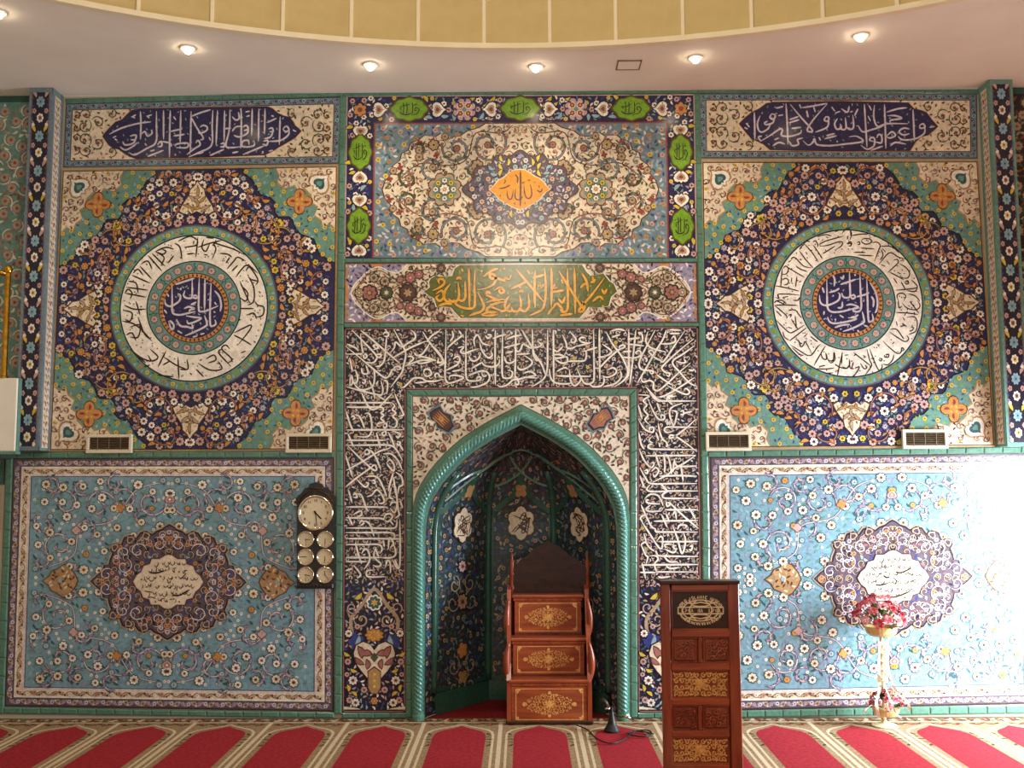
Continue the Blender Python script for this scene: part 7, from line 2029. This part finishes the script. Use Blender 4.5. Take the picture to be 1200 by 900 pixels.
def flower_stand():
    Y = -0.34
    root = empty('flower_stand'); tag(root, 'cream flower stand with pink roses, trailing ribbons and a lower posy', 'flower stand')
    Y = -0.25
    P = lambda x, y, d=0.0: at(x, y, Y + d)
    cx = P(1034, 780).x
    zb = P(1034, 744).z; zr = P(1034, 735).z
    hwb = (P(1052, 738).x - P(1015, 738).x) / 2
    # tripod foot and pole
    f = MB()
    f.lathe([(0.085, 0.0), (0.085, 0.008), (0.03, 0.022), (0.014, 0.04)], (cx, Y, 0.0), 20)
    f.build('foot', STANDM, root, smooth=False)
    MB().lathe([(0.012, 0.03), (0.012, zb)], (cx, Y, 0), 12).build('pole', STANDM, root, smooth=True)
    # lattice sleeve of the pole
    sl = MB()
    for s_ in (-1, 1):
        for ph in (0, pi):
            pts = []
            z0, z1 = P(1034, 800).z, P(1034, 752).z
            for k in range(41):
                t = k / 40; a = ph + s_ * t * 5 * pi
                pts.append((cx + 0.028 * cos(a), Y + 0.028 * sin(a), z0 + (z1 - z0) * t))
            sl.tube(pts, 0.006, 5)
    sl.build('twisted_sleeve', RIBBON, root, smooth=True)
    bw = MB().lathe([(0.02, 0.0), (hwb * 0.72, 0.006), (hwb * 0.92, 0.025), (hwb, zr - zb + 0.012), (hwb * 1.04, zr - zb + 0.02), (hwb * 0.9, zr - zb + 0.016), (hwb * 0.6, 0.03)], (cx, Y, zb - 0.01), 28).build('upper_bowl', BOWLM, root, smooth=False)
    z2 = P(1034, 838).z
    lb = MB().lathe([(0.03, 0.0), (0.075, 0.004), (0.09, 0.035), (0.095, 0.055), (0.08, 0.05)], (cx + 0.01, Y - 0.01, max(0.008, z2)), 24).build('lower_bowl', BOWLM, root)
    r = random.Random(5)
    def bunch(c, rx, rz, n, nl, size):
        pts = []
        tries = 0
        while len(pts) < n and tries < 3000:
            tries += 1
            a = r.random() * 2 * pi; e = r.uniform(0.05, 1.3)
            d = Vector((cos(a) * cos(e) * rx, sin(a) * cos(e) * rx * 0.85, sin(e) * rz))
            if all((d - q).length > size * 1.3 for q in pts): pts.append(d)
        for i, d in enumerate(pts):
            o = bpy.data.objects.new('rose', ROSES[(i * 2 + (d.x > 0.03) * 2) % 3]); link(o, root)
            o.location = Vector(c) + d
            nrm = Vector((d.x / rx, d.y / rx, d.z / rz + 0.15)).normalized()
            o.rotation_euler = nrm.to_track_quat('Z', 'X').to_euler()
            s_ = size * r.uniform(0.85, 1.15); o.scale = (s_, s_, s_)
        for i in range(nl):
            a = r.random() * 2 * pi; e = r.uniform(-0.15, 1.35)
            d = Vector((cos(a) * cos(e) * rx * 0.82, sin(a) * cos(e) * rx * 0.75, sin(e) * rz * 0.85))
            o = bpy.data.objects.new('leaf', LEAVES[i % 2]); link(o, root)
            o.location = Vector(c) + d * 0.62
            o.rotation_euler = Vector((d.x, d.y, d.z + 0.02)).normalized().to_track_quat('X', 'Z').to_euler()
            s_ = r.uniform(0.05, 0.085); o.scale = (s_, s_, s_)
    bunch((cx - 0.015, Y, zr + 0.02), 0.165, 0.19, 30, 60, 0.040)
    bunch((cx + 0.01, Y - 0.02, max(0.06, z2 + 0.05)), 0.105, 0.13, 18, 34, 0.028)
    # satin ribbons
    for pts, w in (([(1031, 752), (1030, 785), (1031, 806), (1027, 824), (1030, 841)], 0.020), ([(1040, 750), (1042, 790), (1052, 812), (1063, 822), (1066, 833)], 0.016), ([(1036, 800), (1044, 822), (1050, 836), (1056, 841)], 0.012), ([(1022, 826), (1015, 831), (1013, 836)], 0.010)):
        pp = [P(x, y, -0.11 if y > 800 else -0.05) for x, y in catmull(pts, 6)]
        vs = []; n = len(pp)
        for i, p in enumerate(pp):
            z = max(0.006, p.z); tw = 0.4 * sin(i * 0.5)
            vs += [(p.x - w / 2, p.y - tw * w, z), (p.x + w / 2, p.y + tw * w, z)]
        mesh_obj('ribbon', vs, [(2 * i, 2 * i + 1, 2 * i + 3, 2 * i + 2) for i in range(n - 1)], RIBBON, root)
flower_stand()

# ================================================================== MICROPHONE AND CABLES
def microphone():
    b = atz(717, 857, 0.0); Y = b.y
    root = empty('microphone'); tag(root, 'low black microphone on a small floor stand beside the pulpit', 'microphone')
    P = lambda x, y, d=0.0: at(x, y, Y + d)
    MB().lathe([(0.055, 0.0), (0.055, 0.010), (0.030, 0.05), (0.012, 0.13), (0.011, 0.16)], (b.x, Y, 0.0), 18).build('base', BLACKP, root)
    j = P(716.5, 833)
    MB().tube([(b.x, Y, 0.14), P(717, 840), P(714, 830), P(709, 823)], [0.010, 0.010, 0.011, 0.013], 10).build('neck', BLACKP, root, smooth=True)
    MB().tube([P(712.5, 830), P(709, 823), P(704.5, 819)], [0.016, 0.019, 0.017], 12).build('head', noisy('mic_mesh', '#2a2620', '#3d382f', 200, 0.5, 0.4, metallic=0.6), root, smooth=True)
    MB().tube([P(709, 830.5, -0.02), P(714.5, 830.5, -0.02)], 0.007, 8).build('clip', STEEL, root, smooth=True)
    # plug and cables
    c = empty('audio_cable'); tag(c, 'thin black cable with a silver plug lying by the lectern', 'cable')
    pts = [(718, 834), (722, 838), (728, 840), (732, 839)]
    MB().tube([P(x, y) for x, y in catmull(pts, 5)], 0.0045, 6).build('lead', BLACKP, c, smooth=True)
    MB().tube([P(731, 838.8), P(735, 840), P(739, 842)], [0.008, 0.011, 0.009], 10).build('plug', STEEL, c, smooth=True)
    k = empty('coiled_cable'); tag(k, 'black cable curling across the carpet towards the lectern', 'cable')
    pts = [atz(x, y, 0.012) for x, y in catmull([(676, 850), (688, 855), (700, 866), (716, 871), (732, 866), (744, 857), (757, 855.5), (764, 859), (757, 863), (742, 862), (736, 859), (748, 856.5), (766, 860)], 6)]
    MB().tube(pts, 0.005, 6).build('lead', BLACKP, k, smooth=True)
    lean = empty('black_rod'); tag(lean, 'thin black stand rod leaning inside the niche beside the rope moulding', 'rod')
    q0 = at(714, 832, 0.12)
    MB().tube([Vector((at(716, 800, 0.02).x, 0.06, 0.0)), Vector((at(716, 735, 0.02).x, 0.12, at(716, 735, 0.1).z))], 0.008, 8).build('rod', BLACKP, lean, smooth=True)
microphone()

# ================================================================== CARPET
def carpet():
    root = empty('prayer_carpet'); tag(root, 'wall to wall red prayer carpet with arched niches and beige floral border', 'carpet')
    Yf = -5.6
    MB().box((-HALF, Yf, -0.012), (HALF, 0.0, -0.004)).build('ground', CARB, root)
    n_in = MB(); n_in.prism([(p.x, p.y, -0.012) for p in [niche(a, 0.0, 0.005) for a in (0.001, 1, 2, 3, 4, 4.999)]], (0, 0, 0.009)); n_in.build('niche_piece', CARR2, root)
    def CT(x, y, l): return (x, y, -0.0036 + l * 0.0004)
    b = Orn(CT)
    yb0, yb1 = -0.01, -0.105
    b.poly([(-HALF, yb0), (HALF, yb0), (HALF, -0.016), (-HALF, -0.016)], CARD, 0.5)
    b.poly([(-HALF, yb1), (HALF, yb1), (HALF, yb1 - 0.018), (-HALF, yb1 - 0.018)], CARW, 0.5)
    for k in range(190):
        x = -HALF + 0.05 * (k + .5); y = -0.06 + 0.015 * (-1) ** k
        b.lobed(x, y, 0.024, 5, (CARR, CARD, CARG, CARW)[k % 4], 1, 0.3, k); b.leaf(x + 0.02, -0.06 - 0.02 * (-1) ** k, 0.05, 0.02, k, (CARD, CARW)[k % 2], 1)
        b.leaf(x, -0.03 - 0.004 * (k % 3), 0.04, 0.016, k * 1.3, (CARD, CARG, CARR2)[k % 3], 1); b.leaf(x, -0.095, 0.04, 0.010, k * .7, (CARD, CARG)[k % 2], 1)
    # seam joint of niche carpet strip
    for x in (-0.23,): b.poly([(x - 0.02, 0.0), (x + 0.02, 0.0), (x + 0.03, 0.25), (x - 0.01, 0.25)], CARW, 1)
    b.build('wall_border', root)
    pitch = 0.545
    ref = atz(355, 856, 0.0)
    i0 = -9; x_ref = ref.x
    row_y = -0.125
    L = 1.3
    for row in range(3):
        y0 = row_y - row * (L + 0.04)
        for i in range(-7, 18):
            cx = x_ref + i * pitch
            if abs(cx) > HALF - 0.2: continue
            def PT(x, y, l, cx=cx, y0=y0): return (cx + x, y0 - y, -0.0036 + l * 0.0004)
            o = Orn(PT)
            h = pitch / 2
            o.poly([(-h, 0), (h, 0), (h, L), (-h, L)], CARB, 0.3)
            for s_ in (-1, 1):
                o.poly([(s_ * h, 0), (s_ * (h - 0.014), 0), (s_ * (h - 0.014), L), (s_ * h, L)], CARW, 1)
            arch = [(-0.235, L), (-0.235, 0.34), (-0.225, 0.26), (-0.195, 0.20), (-0.15, 0.16), (-0.10, 0.13), (-0.05, 0.095), (0, 0.05), (0.05, 0.095), (0.10, 0.13), (0.15, 0.16), (0.195, 0.20), (0.225, 0.26), (0.235, 0.34), (0.235, L)]
            o.poly(arch, CARW, 1.2)
            o.poly([(x * 0.93, y + 0.016) if y < L else (x * 0.93, y) for x, y in arch], CARB, 1.8)
            o.poly([(x * 0.76, y + 0.05) if y < L else (x * 0.76, y) for x, y in arch], CARR, 2.6)
            if row == 0:
                for s_ in (-1, 1):
                    for q_ in range(7): o.leaf(s_ * (0.06 + 0.028 * q_), 0.04 + 0.012 * (q_ % 3), 0.05, 0.02, s_ * (0.7 + q_), (CARD, CARG, CARR2)[q_ % 3], 1.6)
                    for q_ in range(5): o.leaf(s_ * 0.20, 0.32 + 0.07 * q_, 0.05, 0.018, 1.2 + q_, (CARD, CARG)[q_ % 2], 3)
            o.build('prayer_niche', root)
carpet()
